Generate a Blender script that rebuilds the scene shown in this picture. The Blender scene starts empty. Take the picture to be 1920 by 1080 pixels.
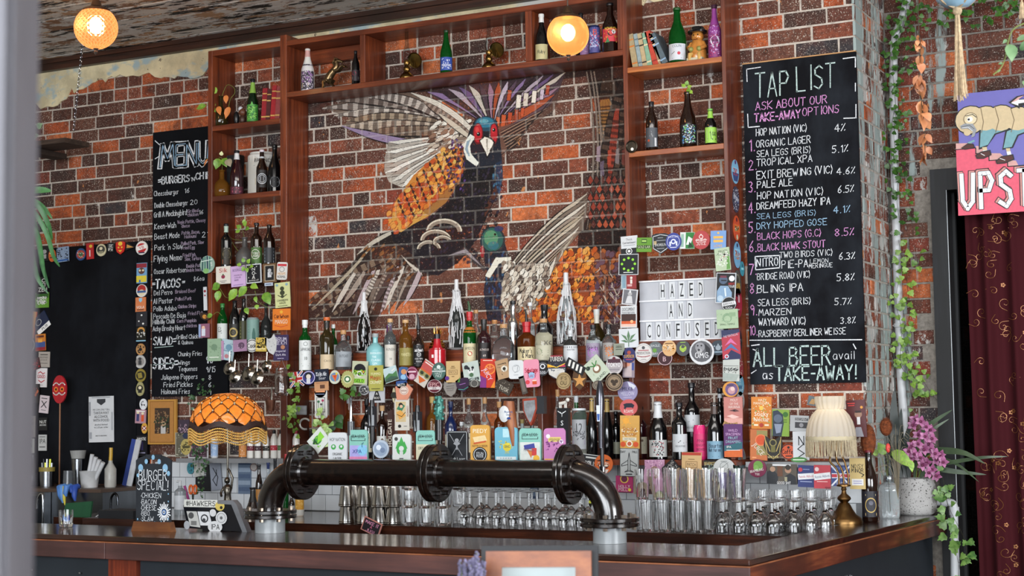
import bpy,math,random
import numpy as np
from mathutils import Vector,Matrix
R=math.radians;PI=math.pi
random.seed(7);rng=np.random.default_rng(7)
SC=bpy.context.scene;COL=SC.collection
# ---------------------------------------------------------------- camera
F=2938.0;CP=np.array([0.0,-8.15,1.73])
def _axes(yaw,pitch,roll):
    f=np.array([math.sin(yaw)*math.cos(pitch),math.cos(yaw)*math.cos(pitch),math.sin(pitch)])
    r=np.array([math.cos(yaw),-math.sin(yaw),0.0]);u=np.cross(r,f)
    return np.array([r*math.cos(roll)+u*math.sin(roll),-(-r*math.sin(roll)+u*math.cos(roll)),f])
CM=_axes(R(-27.46),R(4.44),R(-0.734))
cam=bpy.data.objects.new('camera',bpy.data.cameras.new('camera'));COL.objects.link(cam)
cam.data.sensor_width=36;cam.data.lens=F/1920*36;cam.data.clip_end=60
_m=Matrix((CM[0],-CM[1],-CM[2])).transposed().to_4x4();_m.translation=Vector(CP);cam.matrix_world=_m
cam.data.dof.use_dof=True;cam.data.dof.focus_distance=8.2;cam.data.dof.aperture_fstop=55.0/8.0
SC.camera=cam
def at(x,y,Y=0.0):# the point of the plane y = Y seen at a pixel of the 1920x1080 photograph
    d=CM.T @ np.array([x-960,y-540,F]);t=(Y-CP[1])/d[1];return Vector(CP+t*d)
def atz(x,y,Z):
    d=CM.T @ np.array([x-960,y-540,F]);t=(Z-CP[2])/d[2];return Vector(CP+t*d)
def px(P):v=CM @ (np.array(P)-CP);return 960+F*v[0]/v[2],540+F*v[1]/v[2]
def mpp(P):return float(CM[2] @ (np.array(P)-CP))/F      # metres per pixel there
# ---------------------------------------------------------------- world, lights, exposure
W=bpy.data.worlds.new('world');SC.world=W;W.use_nodes=True
W.node_tree.nodes['Background'].inputs[0].default_value=(0.80,0.88,1.0,1)
W.node_tree.nodes['Background'].inputs[1].default_value=0.30
SC.view_settings.view_transform='Standard';SC.view_settings.look='None'
SC.view_settings.gamma=1.0;SC.view_settings.exposure=0.0;SC.view_settings.use_curve_mapping=False
def area(name,loc,tgt,sx,sy,power,col):
    l=bpy.data.lights.new(name,'AREA');l.shape='RECTANGLE';l.size=sx;l.size_y=sy;l.energy=power;l.color=col
    o=bpy.data.objects.new(name,l);COL.objects.link(o);o.location=loc
    o.rotation_euler=(Vector(tgt)-Vector(loc)).to_track_quat('-Z','Y').to_euler();return o
area('window_daylight',(0.5,-19,3.4),(-4.2,0,2.4),14.0,5.0,3300,(0.90,0.95,1.0))
area('side_window_daylight',(3.6,-4.2,1.9),(-5.2,-.9,3.9),2.6,1.6,330,(0.92,0.96,1.0))  # added fill light, turned upwards to brighten the ceiling boards
area('ceiling_panel_light',(-2.6,-3.9,4.12),(-4.4,0,2.0),6.0,.9,120,(1.0,.97,.93))  # added overhead light that casts the shelf shadows; no known fixture
def bulb(loc,power,rad,col):
    l=bpy.data.lights.new('bulb_light','POINT');l.energy=power;l.shadow_soft_size=rad;l.color=col
    o=bpy.data.objects.new('bulb_light',l);COL.objects.link(o);o.location=loc;return o
# ---------------------------------------------------------------- materials
def lin(h):
    h=PAL.get(h,h);c=[int(h[i:i+2],16)/255 for i in (0,2,4)]
    return tuple(x/12.92 if x <= .04045 else ((x+.055)/1.055)**2.4 for x in c)+(1.0,)
PAL=dict(k='161618',w='e6e4de',r='b3262a',o='e2762a',y='dfb63c',g='3d8a3a',b='2d5fa8',n='1c2344',p='dc8fa0',v='6f4b8e',t='7fc2b4',
c='dccfae',e='9a9a98',d='4a2c22',l='97c242',s='8fc0d8',m='a82c6c',a='c08a45',f='c9a9d2',h='e9a27c',i='55595c',j='2f5a4c',q='f2efe6')
MT={}
def nt(m):
    m.use_nodes=True;t=m.node_tree;return t,t.nodes,t.links,t.nodes['Principled BSDF']
def mat(c,rough=.5,metal=0.,noise=.12,ns=18,bump=0.,trans=0.,ior=1.45,emit=0.,coat=0.,key=None,st=(1,1,1),alpha=1.,spec=.5):
    k=key or (c,rough,metal,noise,ns,bump,trans,emit,coat,st,alpha,spec)
    if k in MT:return MT[k]
    m=bpy.data.materials.new('m_%d' % len(MT));t,N,L,P=nt(m);MT[k]=m
    col=lin(c);P.inputs['Roughness'].default_value=rough;P.inputs['Metallic'].default_value=metal
    P.inputs['IOR'].default_value=ior;P.inputs['Transmission Weight'].default_value=trans;P.inputs['Specular IOR Level'].default_value=spec
    P.inputs['Coat Weight'].default_value=coat;P.inputs['Coat Roughness'].default_value=.08;P.inputs['Alpha'].default_value=alpha
    P.inputs['Base Color'].default_value=col
    if noise or bump:
        tc=N.new('ShaderNodeTexCoord');mp=N.new('ShaderNodeMapping');mp.inputs['Scale'].default_value=st
        no=N.new('ShaderNodeTexNoise');no.inputs['Scale'].default_value=ns;no.inputs['Detail'].default_value=3
        L.new(tc.outputs['Object'],mp.inputs[0]);L.new(mp.outputs[0],no.inputs['Vector'])
        mr=N.new('ShaderNodeMapRange');mr.inputs[1].default_value=.3;mr.inputs[2].default_value=.7
        mr.inputs[3].default_value=1-noise;mr.inputs[4].default_value=1+noise
        L.new(no.outputs[0],mr.inputs[0])
        mx=N.new('ShaderNodeVectorMath');mx.operation='SCALE';mx.inputs[0].default_value=col[:3]
        L.new(mr.outputs[0],mx.inputs['Scale']);L.new(mx.outputs[0],P.inputs['Base Color'])
        if bump:
            b=N.new('ShaderNodeBump');b.inputs['Strength'].default_value=bump;b.inputs['Distance'].default_value=.01
            L.new(no.outputs[0],b.inputs['Height']);L.new(b.outputs[0],P.inputs['Normal'])
    if emit:
        P.inputs['Emission Color'].default_value=col;P.inputs['Emission Strength'].default_value=emit
    return m
def ink(c):return mat(c,.55,noise=.06,ns=60)
def ramp(N,stops,interp='LINEAR'):
    r=N.new('ShaderNodeValToRGB');cr=r.color_ramp;cr.interpolation=interp
    while len(cr.elements) < len(stops):cr.elements.new(.5)
    for e,(p,c) in zip(cr.elements,stops):e.position=p;e.color=lin(c) if isinstance(c,str) else (c,c,c,1)
    return r
def tex(N,L,kind,scale,src,st=None,detail=3,rough=.5,out='Object'):
    n=N.new('ShaderNodeTex'+kind);n.inputs['Scale'].default_value=scale
    if 'Detail' in n.inputs:n.inputs['Detail'].default_value=detail;n.inputs['Roughness'].default_value=rough
    if st:
        mp=N.new('ShaderNodeMapping');mp.inputs['Scale'].default_value=st;L.new(src,mp.inputs[0]);src=mp.outputs[0]
    L.new(src,n.inputs['Vector']);return n
def mixc(N,L,fac,a,b):
    m=N.new('ShaderNodeMix');m.data_type='RGBA'
    for s,v in ((0,fac),(6,a),(7,b)):
        if isinstance(v,str):m.inputs[s].default_value=lin(v)
        elif isinstance(v,(int,float)):m.inputs[s].default_value=v
        else:L.new(v,m.inputs[s])
    return m.outputs[2]
def woodmat(key,c1,c2,c3,rough=.4,coat=0.,axis=0,bump=.15,sc=1.0):
    if key in MT:return MT[key]
    m=bpy.data.materials.new(key);t,N,L,P=nt(m);MT[key]=m
    g=N.new('ShaderNodeNewGeometry');st=[14*sc,14*sc,14*sc];st[axis]=.9*sc
    n=tex(N,L,'Noise',3.0,g.outputs['Position'],st,5,.6);r=ramp(N,[(.3,c1),(.5,c2),(.72,c3)])
    L.new(n.outputs[0],r.inputs[0]);L.new(r.outputs[0],P.inputs['Base Color'])
    n2=tex(N,L,'Noise',2.2,g.outputs['Position'],(1,1,1),3)
    L.new(mixc(N,L,ramp_f(N,L,n2.outputs[0],.42,.68),r.outputs[0],c1),P.inputs['Base Color'])
    P.inputs['Roughness'].default_value=rough;P.inputs['Coat Weight'].default_value=coat;P.inputs['Coat Roughness'].default_value=.12
    b=N.new('ShaderNodeBump');b.inputs['Strength'].default_value=bump;b.inputs['Distance'].default_value=.004
    L.new(n.outputs[0],b.inputs['Height']);L.new(b.outputs[0],P.inputs['Normal']);return m
def ramp_f(N,L,src,a,b):
    mr=N.new('ShaderNodeMapRange');mr.inputs[1].default_value=a;mr.inputs[2].default_value=b;L.new(src,mr.inputs[0]);return mr.outputs[0]
# ---------------------------------------------------------------- mesh building
class MB:
    def __init__(s):s.v=[];s.f=[];s.m=[];s.mats=[]
    def mi(s,m):
        if m not in s.mats:s.mats.append(m)
        return s.mats.index(m)
    def add(s,vs,fs,m):
        o=len(s.v);s.v += [tuple(v) for v in vs];i=s.mi(m)
        for f in fs:s.f.append(tuple(o+k for k in f));s.m.append(i)
        return s
    def box(s,x0,x1,y0,y1,z0,z1,m,M=None):
        vs=[Vector((x,y,z)) for x in (x0,x1) for y in (y0,y1) for z in (z0,z1)]
        if M is not None:vs=[M @ v for v in vs]
        return s.add(vs,[(0,1,3,2),(4,6,7,5),(0,4,5,1),(2,3,7,6),(0,2,6,4),(1,5,7,3)],m)
    def prism(s,poly,y0,y1,m,M=None,side=None):# poly: (x, z) list, counter-clockwise seen from -y
        n=len(poly);vs=[Vector((x,y0,z)) for x,z in poly]+[Vector((x,y1,z)) for x,z in poly]
        if M is not None:vs=[M @ v for v in vs]
        s.add(vs,[tuple(range(n))],m)
        o=len(s.v)-2*n;k=s.mi(side or m)
        s.f.append(tuple(o+n+i for i in range(n-1,-1,-1)));s.m.append(k)
        for i in range(n):j=(i+1) % n;s.f.append((o+i,o+n+i,o+n+j,o+j));s.m.append(k)
        return s
    def lathe(s,prof,m,seg=16,c=(0,0,0),a0=0,a1=2*PI,M=None,mats=None,closed=False):
        full=abs(a1-a0-2*PI) < 1e-6;n=seg if full else seg+1;vs=[]
        for r,z in prof:
            for i in range(n):
                a=a0+(a1-a0)*i/seg;vs.append(Vector((c[0]+r*math.cos(a),c[1]+r*math.sin(a),c[2]+z)))
        if M is not None:vs=[M @ v for v in vs]
        o=len(s.v);s.v += [tuple(v) for v in vs]
        for k in range(len(prof)-1):
            i_m=s.mi(mats[k] if mats else m)
            if prof[k][0] < 1e-6 and prof[k+1][0] < 1e-6:continue
            for i in range(seg):
                j=(i+1) % n if full else i+1
                s.f.append((o+k*n+i,o+k*n+j,o+(k+1)*n+j,o+(k+1)*n+i));s.m.append(i_m)
        return s
    def tube(s,pts,r,m,seg=6,rs=None,cap=True):
        pts=[Vector(p) for p in pts];n=len(pts);o=len(s.v);k=s.mi(m);up=Vector((0.13,0.2,1))
        for i,p in enumerate(pts):
            t=(pts[min(i+1,n-1)]-pts[max(i-1,0)]).normalized()
            if abs(t.dot(up.normalized())) > .97:up=Vector((1,.1,.1))
            a=t.cross(up).normalized();b=a.cross(t);up=b;q=rs[i] if rs else r
            s.v += [tuple(p+a*math.cos(2*PI*j/seg)*q+b*math.sin(2*PI*j/seg)*q) for j in range(seg)]
        for i in range(n-1):
            for j in range(seg):
                l=(j+1) % seg;s.f.append((o+i*seg+j,o+i*seg+l,o+(i+1)*seg+l,o+(i+1)*seg+j));s.m.append(k)
        if cap:
            s.f.append(tuple(o+j for j in range(seg-1,-1,-1)));s.m.append(k)
            s.f.append(tuple(o+(n-1)*seg+j for j in range(seg)));s.m.append(k)
        return s
    def ball(s,c,r,m,seg=12,rings=8,sc=(1,1,1)):
        prof=[(max(1e-7,math.sin(PI*i/rings)),-math.cos(PI*i/rings)) for i in range(rings+1)]
        M=Matrix.Translation(c) @ Matrix.Diagonal((r*sc[0],r*sc[1],r*sc[2],1));return s.lathe(prof,m,seg,M=M)
    def mesh(s,name='mesh',smooth=None):
        me=bpy.data.meshes.new(name);me.from_pydata(s.v,[],s.f)
        for m in s.mats:me.materials.append(m)
        me.polygons.foreach_set('material_index',s.m)
        if smooth:me.polygons.foreach_set('use_smooth',[True]*len(s.f));me.set_sharp_from_angle(angle=R(smooth))
        me.update();return me
    def build(s,name,parent=None,smooth=None,**kw):
        return link(name,s.mesh(name,smooth),parent,**kw)
def link(name,data,parent=None,loc=None,rot=None,label=None,cat=None,group=None,kind=None,scale=None):
    o=bpy.data.objects.new(name,data);COL.objects.link(o)
    if parent is not None:o.parent=parent
    if loc is not None:o.location=loc
    if rot is not None:o.rotation_euler=rot
    if scale is not None:o.scale=scale
    tag(o,label,cat,group,kind);return o
def tag(o,label=None,cat=None,group=None,kind=None):
    for k,v in (('label',label),('category',cat),('group',group),('kind',kind)):
        if v:o[k]=v
    return o
def E(name,loc,label,cat,group=None,rot=None,kind=None):return link(name,None,None,loc,rot,label,cat,group,kind)
def circ(r,n=20,sx=1.,cx=0.,cz=0.,ph=0.):return [(cx+r*sx*math.cos(2*PI*i/n+ph),cz+r*math.sin(2*PI*i/n+ph)) for i in range(n)]
def copy_tree(o,parent=None):
    c=o.copy();COL.objects.link(c);c.parent=parent
    for ch in KIDS.get(o.name,[]):copy_tree(ch,c)
    return c
KIDS={}
def remember(*roots):
    for r in roots:
        KIDS[r.name]=[o for o in bpy.data.objects if o.parent == r]
        for k in KIDS[r.name]:KIDS[k.name]=[o for o in bpy.data.objects if o.parent == k]
# ---------------------------------------------------------------- lettering
GL={}
def glyph(ch):
    if ch in GL:return GL[ch]
    def get(body):
        cu=bpy.data.curves.new('t','FONT');cu.body=body;cu.resolution_u=2;o=bpy.data.objects.new('t',cu)
        me=bpy.data.meshes.new_from_object(o);V=np.array([v.co[:2] for v in me.vertices]) if len(me.vertices) else np.zeros((0,2))
        T=[tuple(p.vertices) for p in me.polygons];bpy.data.objects.remove(o);bpy.data.curves.remove(cu);bpy.data.meshes.remove(me);return V,T
    V,T=get(ch) if ch != ' ' else (np.zeros((0,2)),[])
    b,_=get('|'+ch+'|');c,_=get('||');GL[ch]=(V,T,float(b[:,0].max()-c[:,0].max()));return GL[ch]
def text_geo(s,h,wid=None,sp=1.0):# flat triangles in (u, v), centred, capital height h, squeezed to wid
    x=0;VS=[];TS=[];n=0
    for ch in s:
        V,T,a=glyph(ch)
        if len(V):VS.append(V+[x,0]);TS += [tuple(i+n for i in t) for t in T];n += len(V)
        x += a*sp
    if not VS:return np.zeros((0,2)),[]
    V=np.vstack(VS);V=V*(h/.70);w=x*h/.70;V[:,0] -= w/2;V[:,1] -= h/2
    if wid and w > wid:V[:,0] *= wid/w
    return V,TS
STROKE={k:[[tuple(float(c) for c in p.split(',')) for p in st.split()] for st in v.split(';')] for k,v in {
'A':'0,0 2,6 4,0;.8,2 3.2,2','B':'0,0 0,6 2.6,6 3.6,5 2.8,3.4 0,3.2;2.8,3.3 4,2 3,0 0,0','C':'4,5 2.5,6 .6,5 0,3 .7,.8 2.5,0 4,1','D':'0,0 0,6 2.4,5.6 4,3.6 3.6,1.2 2,0 0,0',
'E':'4,6 0,6 0,0 4,0;0,3.1 3,3.1','F':'4,6 0,6 0,0;0,3.1 3,3.1','G':'4,5 2.5,6 .6,5 0,3 .7,.8 2.5,0 4,1 4,3 2.4,3','H':'0,0 0,6;4,0 4,6;0,3 4,3','I':'1.5,0 1.5,6','J':'4,6 3.6,1 2,0 .3,1',
'K':'0,0 0,6;4,6 0,2.8 4,0','L':'0,6 0,0 3.8,0','M':'0,0 .6,6 2.2,2 3.8,6 4.4,0','N':'0,0 0,6 4,0 4,6','O':'2,0 .3,1.2 0,3.4 1.2,6 3,5.8 4,3.4 3.4,.8 2,0','P':'0,0 0,6 2.8,6 4,4.6 2.8,3 0,3',
'Q':'2,0 .3,1.2 0,3.4 1.2,6 3,5.8 4,3.4 3.4,.8 2,0;2.6,1.4 4.2,-.6','R':'0,0 0,6 2.8,6 3.8,4.6 2.8,3.2 0,3;1.8,3 4,0','S':'4,5.2 2.4,6 .5,5.2 .6,3.8 3.4,2.6 3.8,1.2 2.2,0 0,.8','T':'0,6 4.2,6;2.1,6 2,0',
'U':'0,6 .2,1.4 1.8,0 3.6,1.2 4,6','V':'0,6 2,0 4,6','W':'0,6 1.1,0 2.4,4 3.7,0 5,6','X':'0,6 4,0;4,6 0,0','Y':'0,6 2,3 4,6;2,3 2,0','Z':'0,6 4,6 0,0 4,0',
'0':'1.8,0 .2,1.4 0,4 1.6,6 3.4,4.6 3.4,1.4 1.8,0','1':'.8,4.8 2,6 2,0','2':'.2,4.8 1.6,6 3.4,4.8 2.6,3 0,0 3.8,0','3':'.2,5.6 2,6 3.4,4.8 1.6,3.3 3.5,2 2.4,.1 0,.5','4':'2.8,0 2.8,6 0,2 4,2',
'5':'3.6,6 .6,6 .4,3.4 2.6,3.6 3.6,1.8 2.2,0 .1,.4','6':'3.2,6 .6,3.2 .3,1 2,0 3.6,1.4 2.2,3.2 .5,2','7':'0,6 3.8,6 1.2,0','8':'2,3.2 .4,4.6 2,6 3.6,4.6 2,3.2 .2,1.4 1.8,0 3.8,1.4 2,3.2','9':'3.4,4.4 1.6,3 .2,4.6 1.8,6 3.4,4.4 3,0',
'a':'3,3.6 1,4 0,2 .8,0 2.4,.4 3,3.8 3.2,0','b':'0,6 0,0 2,0 3.2,1.8 2,3.6 .1,2.6','c':'3,3.4 1.2,4 0,2 1,0 3,.5','d':'3,6 3,0;3,3 1.2,4 0,2 1,0 3,.8','e':'0,2 3,2.4 1.8,4 .3,3 .4,.8 1.8,0 3.2,.6',
'f':'3,5.6 1.8,6 1.2,4.8 1,0;0,3.6 2.6,3.6','g':'3,3.4 1.2,4 0,2 1.4,.4 3,1.6;3,3.8 2.8,-1.4 1.2,-2 .2,-1.2','h':'0,6 0,0;.1,2.6 1.8,4 3,2.8 3,0','i':'.6,4 .6,0;.6,5.2 .7,5.6','j':'1.4,4 1.2,-1.4 0,-1.8;1.4,5.2 1.5,5.6',
'k':'0,6 0,0;2.8,4 .1,1.8 3,0','l':'.6,6 .6,0','m':'0,4 0,0;0,2.8 1.2,4 2,2.8 2,0;2,2.8 3.4,4 4.2,2.8 4.2,0','n':'0,4 0,0;0,2.6 1.6,4 2.8,2.8 2.8,0','o':'1.5,0 .1,1.2 .2,3 1.5,4 2.9,2.8 2.8,1 1.5,0','p':'0,4 0,-2;0,3 1.8,4 3,2 1.6,0 .1,.8',
'q':'3,4 3,-2;3,3 1.2,4 0,2 1,0 3,.8','r':'0,4 0,0;0,2.4 1.2,3.8 2.4,3.7','s':'2.8,3.5 1.2,4 .3,3.1 2.4,1.4 2,.1 0,.4','t':'1.4,5.6 1.3,.6 2.6,0;0,3.8 2.8,3.8','u':'0,4 .2,.6 1.4,0 2.8,1.2;2.9,4 2.9,0','v':'0,4 1.4,0 2.8,4',
'w':'0,4 1,0 2,3 3,0 4,4','x':'0,4 3,0;3,4 0,0','y':'0,4 1.5,.4;3,4 1,-2','z':'0,4 2.8,4 0,0 3,0','-':'.2,2.6 2.4,2.6','.':'.8,0 1,.3','·':'.8,2 1,2.4','!':'.9,6 .7,1.8;.7,.2 .9,.4','%':'0,.2 3.2,6;.4,5 .9,5.6;2.6,.4 3,1','(':'1.6,6.4 .2,3 1.6,-.6',')':'0,6.4 1.4,3 0,-.6',
"'":'.6,6 .4,4.6','=':'0,3.8 3.4,4;0,2 3.4,2.2','&':'4,0 .8,4.4 2,6 3,4.8 .2,1.6 1.6,0 3.6,2','$':'3.4,5 .8,5 .8,3.4 3.2,2.4 2.8,.8 .2,.8;1.8,6.4 1.8,-.4','/':'0,0 2.4,6',',':'.8,.4 .4,-.8','~':'0,4 .8,5 1.2,4 1,5.4','*':'0,2 2.4,4;0,4 2.4,2;1.2,1.4 1.2,4.6','#':'1,0 1.4,6;2.8,0 3.2,6;0,2 4,2;0,4 4,4','<':'3,5 0,3 3,1','"':'.2,6.4 .1,5;1.2,6.4 1.1,5'}.items()}
def ribbon(pts,w,jit=0.):# polyline -> quads in (u, v)
    V=[];T=[]
    for a,b in zip(pts[:-1],pts[1:]):
        a=np.array(a,float);b=np.array(b,float);d=b-a;l=np.hypot(*d)
        if l < 1e-9:continue
        d /= l;n=np.array([-d[1],d[0]]);w1=w*(1+random.uniform(-jit,jit));w2=w*(1+random.uniform(-jit,jit));e=d*w*.35;o=len(V)
        V += [a-e-n*w1/2,b+e-n*w2/2,b+e+n*w2/2,a-e+n*w1/2];T.append((o,o+1,o+2,o+3))
    return V,T
def chalk_geo(s,h,w,width=None,jit=.05,slant=0.,x0=None):# stroke lettering, left aligned at u = 0 on baseline v = 0
    k=h/6.0;x=0;P=[]
    for ch in s:
        if ch == ' ':x += 2.6;continue
        g=STROKE.get(ch) or STROKE.get(ch.upper())
        if not g:x += 2;continue
        mx=max(p[0] for st in g for p in st);dy=random.uniform(-.25,.25)*jit*8;sc=1+random.uniform(-1,1)*jit
        for st in g:P.append([((x+p[0]+random.uniform(-jit,jit)*2+slant*p[1]),p[1]*sc+dy) for p in st])
        x += mx+1.35
    tot=max(x-1.35,1);ku=min(k*1.0,width/tot) if width else k
    V=[];T=[]
    for st in P:
        v,t=ribbon([(p[0]*ku,p[1]*k) for p in st],w,.25);T += [tuple(i+len(V) for i in q) for q in t];V += v
    return np.array(V),T,tot*ku
# ---------------------------------------------------------------- flat print (art) on real boards
def poly_tris(pts):return pts,[tuple(range(len(pts)))]
def art_shapes(art):
    out=[]
    for tok in [a for a in art.split('|') if a.strip()]:
        a=tok.split();k=a[0]
        if k in 'tS':
            s=a[1].replace('_',' ');u,v,h=float(a[2]),float(a[3]),float(a[4]);c=a[5];w=float(a[6]) if len(a) > 6 else None;ro=R(float(a[7])) if len(a) > 7 else 0
            if k == 't':V,T=text_geo(s,h,w)
            else:
                V,T,tw=chalk_geo(s,h,h*.13,w,.03);V=V-[tw/2,h/2] if len(V) else V
            if not len(V):continue
            if ro:V=V @ np.array([[math.cos(ro),math.sin(ro)],[-math.sin(ro),math.cos(ro)]])
            out.append((V+[u,v],T,c))
        elif k == 'r':
            u,v,w,h=map(float,a[1:5]);ro=R(float(a[6])) if len(a) > 6 else 0
            P=[(-w/2,-h/2),(w/2,-h/2),(w/2,h/2),(-w/2,h/2)]
            out.append((np.array([(u+x*math.cos(ro)-y*math.sin(ro),v+x*math.sin(ro)+y*math.cos(ro)) for x,y in P]),[(0,1,2,3)],a[5]))
        elif k == 'c':
            u,v,r=map(float,a[1:4]);sx=float(a[5]) if len(a) > 5 else 1
            out.append((np.array(circ(r,16,sx,u,v)),[tuple(range(16))],a[4]))
        elif k == 'o':
            u,v,r,w=map(float,a[1:5]);sx=float(a[6]) if len(a) > 6 else 1
            V=circ(r,20,sx,u,v)+circ(r-w,20,sx,u,v);out.append((np.array(V),[(i,(i+1) % 20,20+(i+1) % 20,20+i) for i in range(20)],a[5]))
        elif k == 'p':
            q=[float(z) for z in a[2:]];P=list(zip(q[0::2],q[1::2]))
            if sum(x0*y1-x1*y0 for (x0,y0),(x1,y1) in zip(P,P[1:]+P[:1])) < 0:P=P[::-1]
            out.append((np.array(P),[tuple(range(len(P)))],a[1]))
        elif k == 'l':
            q=[float(z) for z in a[3:]];V,T=ribbon(list(zip(q[0::2],q[1::2])),float(a[2]));out.append((np.array(V),T,a[1]))
        elif k == 'n':# speckle: n colour count spread-w spread-h size
            V=[];T=[]
            for i in range(int(a[2])):
                x,y,s_=random.uniform(-.5,.5)*float(a[3]),random.uniform(-.5,.5)*float(a[4]),float(a[5])*random.uniform(.5,1.3);an=random.random()*3
                V += [(x+s_*math.cos(an+t)*.6,y+s_*math.sin(an+t)*.6) for t in (0,2.1,4.2)];T.append((3*i,3*i+1,3*i+2))
            out.append((np.array(V),T,a[1]))
    return out
def art_mb(art,su,sv,y0,mb=None,warp=None,step=.0003):
    mb=mb or MB()
    for k,(V,T,c) in enumerate(art_shapes(art)):
        yy=y0-step*(k+1)
        if warp:vs=[warp(u*su,v*sv,step*(k+1)) for u,v in V]
        else:vs=[(u*su,yy,v*sv) for u,v in V]
        mb.add(vs,T,ink(c))
    return mb
def outline(shape,w,h):
    if shape == 'r':return [(-w/2,-h/2),(w/2,-h/2),(w/2,h/2),(-w/2,h/2)]
    if shape == 'R':
        r=min(w,h)*.16;P=[]
        for cx,cz,a in ((w/2-r,-h/2+r,-90),(w/2-r,h/2-r,0),(-w/2+r,h/2-r,90),(-w/2+r,-h/2+r,180)):
            P += [(cx+r*math.cos(R(a+t)),cz+r*math.sin(R(a+t))) for t in (0,30,60,90)]
        return P
    if shape == 'c':return [(w/2*math.cos(2*PI*i/28),h/2*math.sin(2*PI*i/28)) for i in range(28)]
    if shape == 'z':return [((w/2)*(1-.09*(i % 2))*math.cos(2*PI*i/36),(h/2)*(1-.09*(i % 2))*math.sin(2*PI*i/36)) for i in range(36)]
    if shape == 'h':return [(0,-h/2),(w*.36,-h*.3),(w/2,0),(w/2,h*.42),(w*.25,h/2),(-w*.25,h/2),(-w/2,h*.42),(-w/2,0),(-w*.36,-h*.3)]
    if shape == 'g':return [(-w*.42,-h/2),(w*.2,-h/2),(w/2,h*.1),(w*.1,h/2),(-w/2,h*.25)]
    if shape == 'T':return [(-w/2,-h/2),(w/2,h*.05),(-w/2,h/2)]
    if shape == 'i':return [(0,-h/2),(w/2,h/2),(-w/2,h/2)]
    if shape == 'e':return [(w/2*math.cos(t)*(1-.12*math.sin(t)),h/2*math.sin(t)) for t in [2*PI*i/24 for i in range(24)]]
    if shape == 'v':return [(-w*.3,-h*.32),(0,-h*.5),(w*.3,-h*.3),(w*.5,h*.1),(w*.4,h*.5),(w*.12,h*.34),(-w*.12,h*.34),(-w*.4,h*.5),(-w*.5,h*.1)]
def board_at(name,x,y,w,h,rot,shape,base,art,Y,th=.006,label=None,cat=None,group=None,piece='print',mats=None,P=None,S=None):
    p=P if P is not None else at(x,y,Y)
    if S:su,sv=S
    else:su=(at(x+w/2,y,Y).x-at(x-w/2,y,Y).x)/w;sv=(at(x,y-h/2,Y).z-at(x,y+h/2,Y).z)/h
    mb=MB();m=mats or mat(base,.42,noise=.05,ns=12)
    mb.prism([(u*su,v*sv) for u,v in outline(shape,w,h)],-th/2,th/2,m)
    o=mb.build(name,None,None,loc=p,rot=(0,R(-rot),0),label=label,cat=cat,group=group)
    if art:art_mb(art,su,sv,-th/2).build(piece,o)
    return o
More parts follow.
